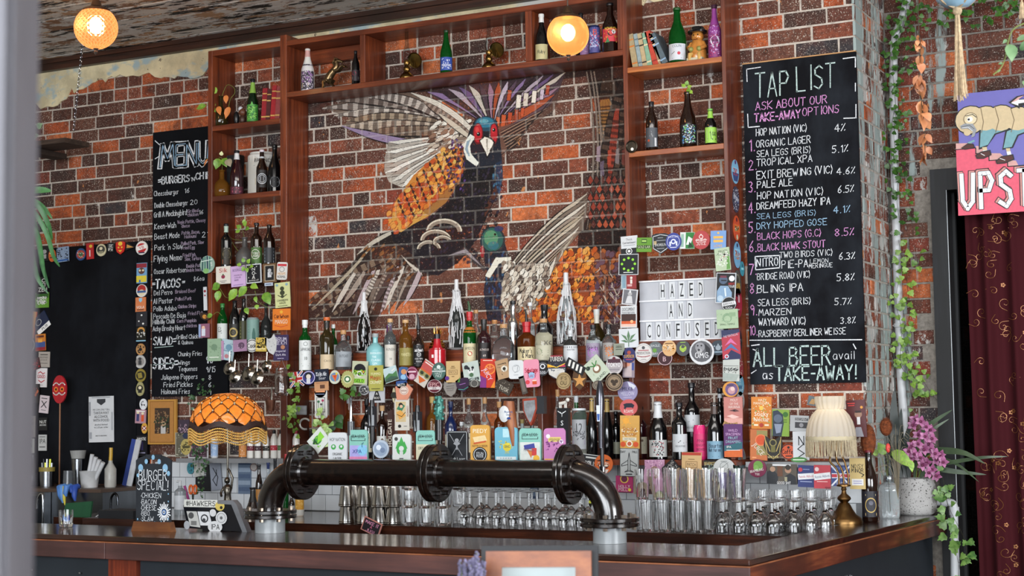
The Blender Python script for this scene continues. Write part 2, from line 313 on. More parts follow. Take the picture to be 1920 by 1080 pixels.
# ---------------------------------------------------------------- the mural: a picture computed here, painted on the bricks
MX0,MX1,MZ0,MZ1=-5.72,-3.36,1.90,3.74
def mural_image():
    Wd,H=1120,880;A=np.zeros((H,Wd,4),np.float32)
    yy,xx=np.mgrid[0:H,0:Wd].astype(np.float32)
    def tr(P):# crop coordinates of the photograph -> wall -> picture pixels
        o=[]
        for u,v in P:
            q=at(560+u/2.298,130+v/2.298,0);o.append(((q.x-MX0)/(MX1-MX0)*Wd,(q.z-MZ0)/(MZ1-MZ0)*H))
        return np.array(o)
    def fill(P,col,a=1.,grad=None,px_=None):
        P=tr(P) if px_ is None else P
        x0,y0=np.floor(P.min(0)).astype(int);x1,y1=np.ceil(P.max(0)).astype(int)+1
        x0,y0=max(x0,0),max(y0,0);x1,y1=min(x1,Wd),min(y1,H)
        if x1 <= x0 or y1 <= y0:return
        X=xx[y0:y1,x0:x1];Y=yy[y0:y1,x0:x1];ins=np.zeros(X.shape,bool)
        for (ax,ay),(bx,by) in zip(P,np.roll(P,-1,0)):
            if ay == by:continue
            c=((ay > Y) != (by > Y)) & (X < (bx-ax)*(Y-ay)/(by-ay)+ax);ins ^= c
        c=np.array(lin(col)[:3]);C=np.broadcast_to(c,X.shape+(3,)).copy()
        if grad is not None:
            t=((Y-y0)/max(1,y1-y0))[...,None];C=C*t+np.array(lin(grad)[:3])*(1-t)
        al=(ins*a)[...,None];S=A[y0:y1,x0:x1]
        S[...,:3]=S[...,:3]*(1-al)+C*al;S[...,3:]=np.maximum(S[...,3:],al)
    def bez(b,c,t,n=14):return [((1-s)**2*b[0]+2*s*(1-s)*c[0]+s*s*t[0],(1-s)**2*b[1]+2*s*(1-s)*c[1]+s*s*t[1]) for s in [i/(n-1) for i in range(n)]]
    def feather(b,c,t,w,col,dark='2a211d',bars=None,tipw=.3,a=.95,edge=True):
        C=bez(b,c,t);L_=[];Rr=[]
        for i,p in enumerate(C):
            q=C[min(i+1,len(C)-1)];o=C[max(i-1,0)];d=np.array(q)-np.array(o);d=d/(np.hypot(*d)+1e-6);n=np.array([-d[1],d[0]])
            s=i/(len(C)-1);ww=w*.5*(math.sin(PI*min(1,.12+s*.8))**.7)*(1 if s < .75 else max(.05,(1-s)/.25)**.6)+.5
            L_.append(np.array(p)+n*ww);Rr.append(np.array(p)-n*ww)
        if edge:fill([tuple(l+(l-r)*.10) for l,r in zip(L_,Rr)]+[tuple(r-(l-r)*.22) for l,r in zip(L_,Rr)][::-1],dark,a)
        fill([tuple(l) for l in L_]+[tuple(r) for r in Rr[::-1]],col,a)
        if bars:
            for i in range(2,len(C)-1,1):
                l0,r0,l1,r1=L_[i],Rr[i],L_[i+1],Rr[i+1];fill([tuple(l0),tuple(l0*.5+l1*.5),tuple(r0*.45+r1*.55),tuple(r0)],bars,.75)
        for k in range(3):
            f=.25+.25*k;fill([tuple(L_[i]*(1-f)+Rr[i]*f) for i in range(len(C))]+[tuple(L_[i]*(1-f-.05)+Rr[i]*(f+.05)) for i in range(len(C)-1,-1,-1)],dark,.35)
    def ell(cx,cy,rx,ry,col,a=1.,ro=0.,grad=None):
        fill([(cx+rx*math.cos(t)*math.cos(ro)-ry*math.sin(t)*math.sin(ro),cy+rx*math.cos(t)*math.sin(ro)+ry*math.sin(t)*math.cos(ro)) for t in [2*PI*i/24 for i in range(24)]],col,a,grad)
    rr=random.Random(3);DK='0b0809'
    def fan(base,ctrl,tips,w,cols,dark=DK,bars=None,sp=(0,0)):
        for i,t in enumerate(tips):feather((base[0]+sp[0]*i,base[1]+sp[1]*i),ctrl(i,t) if callable(ctrl) else ctrl,t,w,cols[i % len(cols)],dark,bars=bars)
    def scales(n,x0,x1,y0,y1,inside,cols,sx,sy,ro=.5,a=.9,edge=None):
        for i in range(n):
            x,y=rr.uniform(x0,x1),rr.uniform(y0,y1)
            if inside(x,y):
                if edge:ell(x+2,y+3,sx*1.12,sy*1.15,edge,a*.8,ro)
                ell(x,y,sx*rr.uniform(.7,1.2),sy*rr.uniform(.7,1.2),rr.choice(cols),a,ro)
    fill([(60,150),(500,100),(900,70),(1240,30),(1400,10),(1400,-10),(400,60),(40,130)],DK,.8)
    # second bird: tail rising on the right
    fill([(1236,0),(1425,0),(1425,810),(1330,800),(1215,780),(1205,700),(1245,640),(1262,520),(1290,380),(1275,160)],'120d0b',.82,'241915')
    feather((1330,40),(1345,200),(1322,420),92,'3b2619',DK,bars='0b0808');feather((1318,130),(1330,220),(1316,330),72,'9a6a34',DK,bars='120d0b')
    for x0,x1,x2 in ((1240,1290,1240),(1258,1306,1264),(1272,1318,1284)):feather((x0,10),(x1+10,330),(x2,690),8,'8a7c70',DK)
    for x0,x1,x2,w in ((1395,1340,1292,46),(1428,1395,1345,50),(1440,1425,1400,46)):feather((x0,60),(x1,260),(x2,520),w,'1f1714',DK,bars='5a4538')
    feather((1372,170),(1352,330),(1335,500),30,'9c3a28',DK,bars='2a1512')
    for x,y,c in ((1290,335,'a08a98'),(1338,350,'b0432c'),(1372,345,'8c7f80'),(1400,350,'7a3a30'),(1306,400,'6a5a70')):fill([(x-9,y+60),(x-7,y),(x+9,y-6),(x+8,y+66)],c,.85)
    for r_ in range(6):
        for q_ in range(7):
            x,y=1256+q_*26+(r_ % 2)*13,478+r_*38;s_=25;c=rr.choice(['b04a30','9a3a28','7c3226','c05a3a','5f2c24'])
            fill([(x,y-s_),(x+s_*.6,y+s_*.1),(x+s_*.3,y+s_*.8),(x,y+s_),(x-s_*.3,y+s_*.8),(x-s_*.6,y+s_*.1)],DK,.9);fill([(x,y-s_*.8),(x+s_*.45,y+s_*.1),(x,y+s_*.75),(x-s_*.45,y+s_*.1)],c,.9)
    fill([(1205,700),(1300,680),(1425,700),(1425,800),(1300,778),(1200,770)],DK,.95)
    # first bird: left wing
    fill([(100,165),(200,138),(420,104),(490,100),(600,140),(700,220),(745,268),(700,340),(600,352),(480,330),(370,300),(182,246),(230,215)],'6a584c',.93,'8d7b6c')
    for t,c,w,col in (((100,170),(380,128),40,'b9aea4'),((160,140),(420,96),40,'9c8e84'),((150,200),(430,160),44,'d3c8bc'),((205,222),(440,190),50,'a8967f'),((184,246),(430,232),46,'c4b3a0'),((300,124),(470,92),36,'c9bdb2'),((350,300),(520,290),42,'b09a84'),((280,272),(480,262),40,'8f7b68')):
        feather((712,268),c,t,w,col,DK,bars='3b2c26')
    feather((640,330),(420,330),(182,243),30,'9a86a8',DK)
    fill([(600,300),(700,320),(690,370),(600,440),(520,500),(440,508),(388,486),(368,440),(370,380),(385,316),(480,300)],'8d8378',.93,'c4bbae')
    fan((668,286),lambda i,t:(520-i*3,322+i*14),((388,314),(378,336),(372,358),(366,380),(366,402),(368,424),(372,446),(382,468),(398,486),(420,500),(446,508),(474,508),(500,496),(524,478),(548,452)),27,['e6e1d6','bcb3a7','f2eee4','a99f93'],DK,sp=(1.2,5))
    for i in range(110):
        x,y=rr.uniform(560,730),rr.uniform(215,365)
        if y > 600-x*.62 and y < 1010-x*.95:feather((x+16,y-8),(x+4,y-6),(x-18,y+9),14,rr.choice(['efe9dc','c9bba9','8a6f5c','ded3c2','a98f7c','5a4438']),DK)
    feather((752,275),(660,170),(484,102),30,'e2dacb',DK);feather((748,292),(650,210),(520,128),26,'a48f80',DK,bars='4a382f');feather((745,300),(680,250),(600,190),20,'d8ccb8',DK)
    # first bird: right wing
    fill([(548,98),(700,70),(900,50),(1150,10),(1128,70),(1105,130),(1040,190),(960,220),(880,270),(840,230),(760,212),(700,190),(620,140)],'33262b',.93,'6a5360')
    fan((846,258),lambda i,t:((846+t[0])/2-14+i*2,(200+t[1])/2-26+i*3),((556,99),(600,92),(645,86),(690,78),(735,72),(780,66),(822,62),(862,58),(900,54),(938,48),(976,42),(1014,36),(1052,28),(1096,22),(1148,12),(1134,44),(1118,78),(1100,110)),27,['8f76a0','2b2226','b8a8b4','6d5680','d3c8ba','4a3a44','a07a90','b0502c','c9b9c8','5a4656'],DK)
    for x,y,s,c in ((905,112,24,'b85028'),(945,138,30,'f0e8d8'),(976,130,30,'e0d4c4'),(1012,118,28,'efe6d6'),(1046,108,24,'d0c0d0'),(880,222,28,'c85a30'),(908,210,26,'b84a28'),(856,226,22,'d0683a'),(936,196,24,'a03f24'),(962,186,20,'c0502c'),(1070,90,22,'b0472c')):
        fill([(x-s*.46,y+s*1.05),(x-s*.28,y-s),(x+s*.56,y-s*.95),(x+s*.38,y+s*1.05)],DK,.95);fill([(x-s*.36,y+s*.95),(x-s*.18,y-s*.92),(x+s*.46,y-s*.85),(x+s*.28,y+s*.95)],c,.95)
    fill([(860,250),(1000,215),(1080,160),(1108,96),(1122,100),(1104,170),(1000,250),(930,310),(880,380),(862,360)],'4f342b',.85,'7c5646')
    for k in range(22):feather((868+k*1.5,270+k*4),(930+k,240+k*4),(1075-k*7,160+k*8),5,['2a1d1a','a0806a','16100f'][k % 3],DK,edge=False)
    feather((872,370),(960,290),(1112,100),5,DK,DK,edge=False)
    # tail and legs
    fill([(0,1085),(60,1000),(160,905),(260,800),(340,715),(420,685),(560,660),(700,700),(700,800),(600,885),(480,900),(400,960),(330,1085)],'120d0b',.9,'2c1f19')
    for t,c in (((10,1075),(210,900)),((60,1080),(240,920)),((110,1085),(290,960)),((20,1020),(220,860))):feather((480,770),c,t,30,'3c2a22',DK,bars='8c7762')
    feather((430,690),(330,730),(250,800),16,'c9c0ae',DK);feather((300,780),(200,900),(60,1030),12,'b5a890',DK)
    for i in range(15):x=160+i*21;feather((x+80,878-i*3),(x+50,930),(x-10+rr.uniform(-8,8),1040+rr.uniform(-30,36)),20,['d8cdbf','7a6a5e','a8988a','4a3a36','c0aeb0'][i % 5],DK,bars='3a2c26' if i % 2 else None)
    for i in range(60):x,y=rr.uniform(280,500),rr.uniform(740,900);feather((x,y),(x+5,y+5),(x-14,y+18),10,rr.choice(['4a2f1f','6a4226','2a1b15','8a5a30']),DK)
    for i in range(16):feather((505,870),(480+i*3,850),(440+i*6,800+i*6),3,'cfc4b4',DK,edge=False)
    # body
    fill([(700,380),(760,398),(865,360),(880,440),(866,520),(826,600),(782,700),(735,780),(690,830),(600,890),(520,875),(490,800),(405,740),(395,700),(560,640),(660,560)],'060506',1.,'17121a')
    fill([(800,640),(866,520),(850,500),(800,600)],'5a2f1e',.7)
    for i in range(340):
        x,y=rr.uniform(560,872),rr.uniform(400,830)
        if x > 1190-y:feather((x,y),(x+2,y+5),(x-6,y+15),9,rr.choice(['100c11','1b151f','070607','241d30','150f13','2c2434']),'050405')
    fill([(650,345),(690,340),(708,395),(694,480),(634,575),(560,632),(490,670),(440,702),(403,697),(398,640),(416,570),(500,450),(580,380)],'c06a26',1.,'c99a4a')
    fill([(700,400),(694,480),(634,575),(560,632),(530,610),(640,500)],'6a3a26',.55)
    for i in range(420):
        t=rr.random();x=410+285*t+rr.uniform(-40,60);y=665-300*t+rr.uniform(-70,70)
        if x+y > 930 and x*.9+y < 1090 and x < 700 and y > 345 and y < 700:feather((x+9,y-7),(x,y),(x-10,y+12),17,rr.choice(['e0983c','cf7a2c','d8b05a','c0501f','e8b058','b8441c'] if t > .3 else ['d86a2a','e07a30','c04a20','e09a48']),'8a3f18')
    for r_ in range(10):
        for q_ in range(9):
            x=430+r_*27+q_*9;y=660-r_*32+q_*22-90
            if x+y > 955 and x*.9+y < 1070 and x < 698 and 350 < y < 690:fill([(x-4,y-12),(x+6,y-2),(x+3,y+13),(x-6,y+3)],'1d1418',.95)
    for i in range(90):x,y=rr.uniform(640,722),rr.uniform(300,520);feather((x,y),(x,y+4),(x-6,y+12),7,rr.choice(['5b3a80','4a2f28','1b1622','8a5a3a','3a2850']),DK)
    fill([(846,390),(874,376),(880,470),(862,545),(848,500)],'1c3048',.9)
    for i in range(40):x,y=rr.uniform(835,876),rr.uniform(380,540);ell(x,y,4,6,rr.choice(['2f5878','14202f','3f7088']),.7)
    for cx,cy,r,w,st in ((625,700,78,20,0),(590,738,66,17,.1),(560,775,52,15,.1),(618,745,40,13,.5)):
        A_=[st+(PI-.1)*i/16 for i in range(17)];o1=[(cx+r*math.cos(a),cy-r*.72*math.sin(a)) for a in A_];o2=[(cx+(r-w)*math.cos(a),cy-(r*.72-w)*math.sin(a)) for a in A_];o0=[(cx+(r+4)*math.cos(a),cy-(r*.72+4)*math.sin(a)) for a in A_];o3=[(cx+(r-w-7)*math.cos(a),cy-(r*.72-w-5)*math.sin(a)) for a in A_]
        fill(o0+o3[::-1],DK,.95);fill(o1+o2[::-1],'8f8070',.95);fill(o1+[((a*2+c)/3,(b*2+d)/3) for (a,b),(c,d) in zip(o1,o2)][::-1],'d8cdb8',.95)
    # head of the first bird
    fill([(716,430),(712,340),(736,260),(762,212),(812,200),(854,222),(866,300),(876,392),(800,430)],'0b1018',1.,'18202c')
    ell(805,236,48,32,'1c4658');ell(803,230,38,22,'2f7890',.9);ell(798,224,20,9,'7ab8c0',.6)
    for cx_,rx in ((772,22),(840,18)):ell(cx_,278,rx,46,'6a1016');ell(cx_,276,rx*.8,40,'b8202a');ell(cx_-3,262,rx*.35,12,'d84a48',.8)
    ell(774,280,8,9,'080405');ell(772,277,2.4,2.6,'e8e0d8');ell(840,262,7,8,'080405');ell(838,260,2,2.2,'e8e0d8')
    fill([(776,306),(800,284),(830,296),(846,314),(812,386),(796,352)],DK);fill([(781,309),(801,291),(827,302),(838,316),(812,376),(801,349)],'e6e0d2');fill([(806,300),(815,300),(813,372)],'8e8678',.9)
    fill([(758,292),(738,330),(742,366),(774,402),(766,420),(722,388),(710,350),(718,306),(740,280)],'e2e2d6');fill([(740,300),(728,340),(736,376),(730,374),(716,346),(724,310)],'5f88a0',.8)
    # second bird
    fill([(790,688),(872,694),(908,820),(884,900),(872,1085),(812,1085),(796,960),(806,880)],'0d1420',.98,'1a2436')
    ell(835,738,54,60,'102a30');ell(834,735,46,50,'1f5850');ell(828,728,30,34,'5f9a6c',.7);ell(838,760,24,18,'2a6a78',.7);ell(790,786,9,26,'a8202a',.85);ell(862,688,20,12,'20305a',.9);ell(846,712,5,5,'080405')
    for i in range(90):x,y=rr.uniform(806,890),rr.uniform(780,1080);feather((x,y),(x+2,y+4),(x-2,y+16),8,rr.choice(['1f3a66','141c30','2a5070','4a3030','6a4030','0c1018']),DK)
    fill([(802,892),(848,812),(914,808),(916,822),(862,838),(824,900)],'ddd8c8');fill([(636,804),(720,768),(806,856),(800,874),(714,800),(648,814)],'3b3434',.9);fill([(640,804),(720,774),(796,856),(716,792)],'9a9094',.85)
    fill([(940,1085),(1000,985),(1040,905),(1090,825),(1180,768),(1260,772),(1340,800),(1425,850),(1425,1085)],'4a2c20',.97,'a8481c')
    fill([(1280,790),(1425,850),(1425,1085),(1230,1085)],'3b2826',.75)
    for i in range(520):
        x,y=rr.uniform(950,1410),rr.uniform(775,1085)
        if x+y*.8 > 1745:feather((x+8,y-9),(x,y),(x-7,y+15),rr.uniform(16,26),rr.choice(['f09a3a','d86a24','e8842e','b04a1c','f0b058','c85a20']) if x < 1275 else rr.choice(['5b4156','7d4a3a','9a5a38','4a3038','b2622e','6a5060']),'5a2412')
    for i in range(70):x,y=rr.uniform(1060,1300),rr.uniform(820,1080);fill([(x,y-7),(x+6,y),(x+1,y+9),(x-5,y+1)],'2c2422',.85)
    fill([(880,900),(930,830),(1050,700),(1150,600),(1243,532),(1244,600),(1222,690),(1160,765),(1080,880),(1030,960),(960,1020),(900,1060),(868,1000)],'5a4a40',.97,'9a8876')
    fan((905,868),lambda i,t:(1050,680+i*24),((1243,536),(1243,556),(1240,576),(1236,596),(1230,616),(1222,636),(1216,658),(1208,680),(1196,702),(1180,724),(1160,746),(1136,772),(1106,810),(1080,850)),27,['c9bba6','7d6e60','e0d6c6','a09080','b8a890'],DK,sp=(5,8))
    for i in range(260):
        x,y=rr.uniform(876,1075),rr.uniform(835,1050)
        if x+y*.9 < 1930:feather((x+9,y-12),(x+4,y-2),(x-4,y+13),15,rr.choice(['efe8da','cfc2ae','8d7b6c','ddd2c0','5b4a40','b5a592']),DK)
    for i in range(90):
        x,y=rr.uniform(1290,1420),rr.uniform(850,1080);feather((x,y),(x+8,y+10),(x+rr.uniform(-24,34),y+rr.uniform(16,38)),3,rr.choice(['140e0d','d0c0ae','140e0d']),edge=False)
    fill([(1000,20),(1000,21)],'k',0)
    im=bpy.data.images.new('mural_paint',Wd,H,alpha=True,float_buffer=True);im.colorspace_settings.name='Linear Rec.709' if 'Linear Rec.709' in [i.identifier for i in bpy.types.ColorManagedInputColorspaceSettings.bl_rna.properties['name'].enum_items] else im.colorspace_settings.name
    im.alpha_mode='CHANNEL_PACKED';im.pixels.foreach_set(A.ravel());im.update();im.pack();return im
IM=mural_image()
def mural_over(N,L,pos,col,k=.95):
    s=N.new('ShaderNodeSeparateXYZ');L.new(pos,s.inputs[0]);c=N.new('ShaderNodeCombineXYZ')
    for i,(a,b) in ((0,(MX0,MX1)),(2,(MZ0,MZ1))):
        mr=N.new('ShaderNodeMapRange');mr.clamp=False;mr.inputs[1].default_value=a;mr.inputs[2].default_value=b;L.new(s.outputs[i],mr.inputs[0]);L.new(mr.outputs[0],c.inputs[0 if i == 0 else 1])
    im=N.new('ShaderNodeTexImage');im.image=IM;im.extension='CLIP';L.new(c.outputs[0],im.inputs[0])
    no=tex(N,L,'Noise',55,pos,None,4,.7);f=ramp_f(N,L,no.outputs[0],.30,.42)
    m1=N.new('ShaderNodeMath');m1.operation='MULTIPLY';L.new(im.outputs['Alpha'],m1.inputs[0]);L.new(f,m1.inputs[1])
    m2=N.new('ShaderNodeMath');m2.operation='MULTIPLY';L.new(m1.outputs[0],m2.inputs[0]);m2.inputs[1].default_value=k
    return mixc(N,L,m2.outputs[0],col,im.outputs['Color'])
# ---------------------------------------------------------------- brickwork
BRK=[(0.,'45302a'),(.14,'5f3c30'),(.28,'6c4436'),(.40,'4f3229'),(.48,'8c4a34'),(.58,'a8502c'),(.67,'653c31'),(.75,'b85c32'),(.84,'843e2e'),(.91,'cc7040'),(.96,'3b3638')]
def brickmat(key,src,mural=False,dim=1.,wash=0.):
    m=bpy.data.materials.new(key);t,N,L,P=nt(m);g=N.new('ShaderNodeNewGeometry');pos=g.outputs['Position']
    if src == 'object':rn=N.new('ShaderNodeObjectInfo').outputs['Random']
    else:a=N.new('ShaderNodeAttribute');a.attribute_name='rnd';rn=a.outputs['Fac']
    r=ramp(N,BRK,'CONSTANT');L.new(rn,r.inputs[0]);col=r.outputs[0]
    big=tex(N,L,'Noise',7,pos,None,3);col=mixc(N,L,ramp_f(N,L,big.outputs[0],.45,.75),col,'7c3b28' if not mural else '5a3328')
    n1=tex(N,L,'Noise',38,pos,None,5,.7);sc=N.new('ShaderNodeVectorMath');sc.operation='SCALE';L.new(col,sc.inputs[0])
    mr=N.new('ShaderNodeMapRange');mr.inputs[1].default_value=.3;mr.inputs[2].default_value=.7;mr.inputs[3].default_value=.4;mr.inputs[4].default_value=1.28
    L.new(n1.outputs[0],mr.inputs[0]);L.new(mr.outputs[0],sc.inputs['Scale']);col=sc.outputs[0]
    sp=tex(N,L,'Noise',130,pos,None,2,.6);w1=tex(N,L,'Noise',3.1,pos,None,4,.6)       # lime specks and old render
    ad=N.new('ShaderNodeMath');ad.operation='MULTIPLY_ADD';ad.inputs[1].default_value=.24;L.new(w1.outputs[0],ad.inputs[0]);L.new(sp.outputs[0],ad.inputs[2])
    col=mixc(N,L,ramp_f(N,L,ad.outputs[0],.715,.80),col,'b3a79b')
    pt=tex(N,L,'Noise',6.5,pos,(1,1,.55),6,.72);col=mixc(N,L,ramp_f(N,L,pt.outputs[0],.635-wash,.66-wash),col,'b7b3ae')
    pc=tex(N,L,'Noise',7.7,pos,(1.2,1.2,1),4,.5);col=mixc(N,L,ramp_f(N,L,pc.outputs[0],.69,.70),col,'b5784a')
    if wash:bl=tex(N,L,'Noise',9,pos,(1,1,.16),5,.7);col=mixc(N,L,ramp_f(N,L,bl.outputs[0],.60-wash,.66-wash),col,'98a5a2')
    if mural:col=mural_over(N,L,pos,col)
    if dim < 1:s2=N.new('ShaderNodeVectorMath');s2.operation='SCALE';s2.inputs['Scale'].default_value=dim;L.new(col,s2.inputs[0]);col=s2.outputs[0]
    L.new(col,P.inputs['Base Color']);P.inputs['Roughness'].default_value=.8;P.inputs['Specular IOR Level'].default_value=.3
    b=N.new('ShaderNodeBump');b.inputs['Strength'].default_value=.5;b.inputs['Distance'].default_value=.006;L.new(n1.outputs[0],b.inputs['Height']);L.new(b.outputs[0],P.inputs['Normal']);return m
def mortarmat(key,mural=False,c='cdc2b6',dark='a0958a'):
    m=bpy.data.materials.new(key);t,N,L,P=nt(m);g=N.new('ShaderNodeNewGeometry');pos=g.outputs['Position']
    n=tex(N,L,'Noise',30,pos,None,5,.7);col=mixc(N,L,ramp_f(N,L,n.outputs[0],.3,.7),dark,c)
    if mural:col=mural_over(N,L,pos,col,.86)
    L.new(col,P.inputs['Base Color']);P.inputs['Roughness'].default_value=.9
    b=N.new('ShaderNodeBump');b.inputs['Strength'].default_value=.6;b.inputs['Distance'].default_value=.006;L.new(n.outputs[0],b.inputs['Height']);L.new(b.outputs[0],P.inputs['Normal']);return m
BM=brickmat('brick_main','object',True);BMs=brickmat('brick_main_rest','attr',True)
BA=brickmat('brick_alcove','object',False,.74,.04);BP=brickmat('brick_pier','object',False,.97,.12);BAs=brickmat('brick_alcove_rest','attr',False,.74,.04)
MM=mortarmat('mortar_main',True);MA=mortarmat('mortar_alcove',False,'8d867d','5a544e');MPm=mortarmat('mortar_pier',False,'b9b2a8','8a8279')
def brick_verts(w,d,seed):# front face at y = 0 with rubbed arrises, body behind it
    r=random.Random(seed);h=.076;e=.004;j=lambda:r.uniform(-.0012,.0012)
    o=[(-w/2+j(),-h/2+j()),(w/2+j(),-h/2+j()),(w/2+j(),h/2+j()),(-w/2+j(),h/2+j())]
    V=[(x,d,z) for x,z in o]+[(x,e,z) for x,z in o]+[(x*(1-2*e/w),r.uniform(0,.0012),z*(1-2*e/h)) for x,z in o]
    Fs=[(8,9,10,11)]
    for i in range(4):
        k=(i+1) % 4;Fs += [(4+i,4+k,8+k,8+i),(i,k,4+k,4+i)]
    return V,Fs
def brick_mesh(w,m,seed):
    mb=MB();V,Fs=brick_verts(w,.014,seed);mb.add(V,Fs,m);return mb.mesh('brick')
HOLES=[]
def brick_wall(root,M,u0,u1,z0,z1,m_obj,m_stuff,cap=300,skip=None,rank=None,seed=1,first=0):
    r=random.Random(seed);C=.086;items=[];row=0;z=z0
    while z+.05 < z1:
        kind=['s','s','h','s','m'][(row*7+seed) % 5];u=u0-r.uniform(0,.12)
        while u < u1:
            w=.110 if kind == 'h' or (kind == 'm' and r.random() < .45) else (.230 if r.random() < .9 else .17)
            a,b=max(u,u0),min(u+w,u1)
            if b-a > .03 and not (skip and skip((a+b)/2,z+.038,b-a)):items.append(((a+b)/2,z+.038,b-a))
            u += w+.011
        z += C;row += 1
    cache={}
    items.sort(key=lambda i:-(rank(*i) if rank else i[2]))
    mb=MB();rnd=[]
    for n,(u,zz,w) in enumerate(items):
        if n < cap:
            k=round(w*200)/200,n % 3
            if k not in cache:cache[k]=brick_mesh(max(k[0],.03),m_obj,n)
            o=link('brick',cache[k],root);o.matrix_local=M @ Matrix.Translation((u,r.uniform(-.002,.002),zz));o.scale.x=w/max(k[0],.03)
        else:
            V,Fs=brick_verts(w,.014,n % 7);dy=r.uniform(-.002,.002)
            mb.add([M @ Vector((x+u,y+dy,z_+zz)) for x,y,z_ in V],Fs,m_stuff);rnd += [r.random()]*len(Fs)
    if mb.v:
        me=mb.mesh('brickwork');at_=me.attributes.new('rnd','FLOAT','FACE');at_.data.foreach_set('value',rnd)
        link('brickwork',me,root,kind='stuff')
def struct(name,mb,parent=None,**k):return mb.build(name,parent,kind=None if parent else 'structure',**k)
ZC=4.21;XE=-2.153;AD=.63
wall=struct('wall_back',MB().box(-8.7,XE-.012,.0045,.25,0,4.3,MM))
OCC=[(285,245,388,745),(1397,95,1617,722),(80,470,278,900),(1200,523,1358,640),(390,640,1390,1100),(0,850,1700,1100),(0,0,60,1080),(1170,0,1180,900)]
def rank_main(u,z,w):
    x,y=px((u,0,z));s=w/mpp((u,0,z))
    if x < 20 or y <-10 or z > 4.04:return 0
    if x < 390 and y > 470:return s*.3
    return s*.25 if any(a+10 < x < c-10 and b+6 < y < d-6 for a,b,c,d in OCC) else s
brick_wall(wall,Matrix.Identity(4),-8.7,XE,0,4.05,BM,BMs,300,rank=rank_main,seed=2)
pier=struct('wall_pier',MB().box(XE-.012,XE-.0045,.005,AD,0,4.3,MPm).box(XE-.4,XE-.012,.1,AD,0,4.3,MPm))
Mp=Matrix.Translation((XE,0,0)) @ Matrix.Rotation(R(90),4,'Z')      # u runs along +y, face looks along +x
brick_wall(pier,Mp,.0,AD,0,ZC,BP,BAs,300,seed=5)
DX0,DX1,DZ=-1.915,-.85,3.03
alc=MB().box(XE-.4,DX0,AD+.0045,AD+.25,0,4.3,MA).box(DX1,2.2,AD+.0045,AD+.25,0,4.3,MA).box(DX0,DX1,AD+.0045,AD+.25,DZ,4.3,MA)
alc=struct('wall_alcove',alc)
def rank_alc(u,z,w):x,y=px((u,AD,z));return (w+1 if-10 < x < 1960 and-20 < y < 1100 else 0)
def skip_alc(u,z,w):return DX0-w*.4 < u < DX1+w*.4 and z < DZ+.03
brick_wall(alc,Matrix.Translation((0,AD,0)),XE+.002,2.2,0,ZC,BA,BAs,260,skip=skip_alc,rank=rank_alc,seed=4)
# passage beyond the doorway
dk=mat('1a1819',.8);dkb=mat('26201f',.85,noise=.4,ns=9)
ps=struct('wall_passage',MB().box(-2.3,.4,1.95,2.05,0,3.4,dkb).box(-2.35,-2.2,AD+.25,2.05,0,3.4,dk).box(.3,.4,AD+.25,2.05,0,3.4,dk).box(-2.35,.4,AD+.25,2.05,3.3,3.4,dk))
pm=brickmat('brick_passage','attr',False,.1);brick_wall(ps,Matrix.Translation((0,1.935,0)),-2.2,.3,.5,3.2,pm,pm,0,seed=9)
# black door frame
bw=woodmat('black_wood','08090a','101114','1c1e22',.7,axis=2,bump=.1)
df=E('door_1',(DX0,AD,0),None,None,kind='structure')
MB().box(0,.085,-.045,.22,0,DZ,bw).build('door_jamb',df);MB().box(DX1-DX0-.085,DX1-DX0,-.045,.22,0,DZ,bw).build('door_jamb',df)
MB().box(.085,DX1-DX0-.085,-.045,.22,DZ-.12,DZ,bw).build('door_lintel',df);MB().box(.085,.10,.10,.13,0,DZ-.12,bw).build('door_stop',df)
MB().box(.0851,.0875,-.040,-.034,0,DZ-.12,mat('c9cfd2',.3,noise=0)).build('jamb_edge_strip',df)
# floor, ceiling, side walls, front wall with its window openings
fl=woodmat('floor_wood','2a1d16','3d2a1e','54402f',.5,axis=0)
struct('floor',MB().box(-9.4,4.2,-10.4,.3,-.1,0,fl).box(-2.4,.5,.3,2.1,-.1,0,fl))
pw=mat('b9b2a4',.85,noise=.1,ns=3)
struct('wall_left',MB().box(-9.5,-9.35,-10.4,.3,0,4.4,pw));struct('wall_right',MB().box(4.15,4.3,-10.4,-4.9,0,4.4,pw).box(4.15,4.3,-2.1,1,0,4.4,pw).box(4.15,4.3,-4.9,-2.1,0,1.4,pw))
struct('wall_front',MB().box(-9.5,-6.4,-10.5,-10.35,0,4.4,pw).box(-6.4,4.3,-10.5,-10.35,0,.9,pw).box(-6.4,4.3,-10.5,-10.35,4.0,4.4,pw))
def ceilmat():
    m=bpy.data.materials.new('peeling_paint_boards');t,N,L,P=nt(m);g=N.new('ShaderNodeNewGeometry');pos=g.outputs['Position']
    oi=N.new('ShaderNodeObjectInfo');of=N.new('ShaderNodeVectorMath');of.operation='ADD';L.new(pos,of.inputs[0]);L.new(oi.outputs['Random'],of.inputs[1])
    n=tex(N,L,'Noise',4.2,of.outputs[0],(1.0,1.9,1),7,.72);col=mixc(N,L,ramp_f(N,L,n.outputs[0],.42,.46),'8a6448','d3cfca')
    n3=tex(N,L,'Noise',5.5,of.outputs[0],(.7,1.6,1),6,.7);col=mixc(N,L,ramp_f(N,L,n3.outputs[0],.55,.57),col,'b08a68')
    n2=tex(N,L,'Noise',2.6,of.outputs[0],(1.1,4.6,1),7,.72);col=mixc(N,L,ramp_f(N,L,n2.outputs[0],.55,.56),col,'0e0b09')
    L.new(col,P.inputs['Base Color']);P.inputs['Roughness'].default_value=.7
    b=N.new('ShaderNodeBump');b.inputs['Strength'].default_value=.7;b.inputs['Distance'].default_value=.01;L.new(n.outputs[0],b.inputs['Height']);L.new(b.outputs[0],P.inputs['Normal']);return m
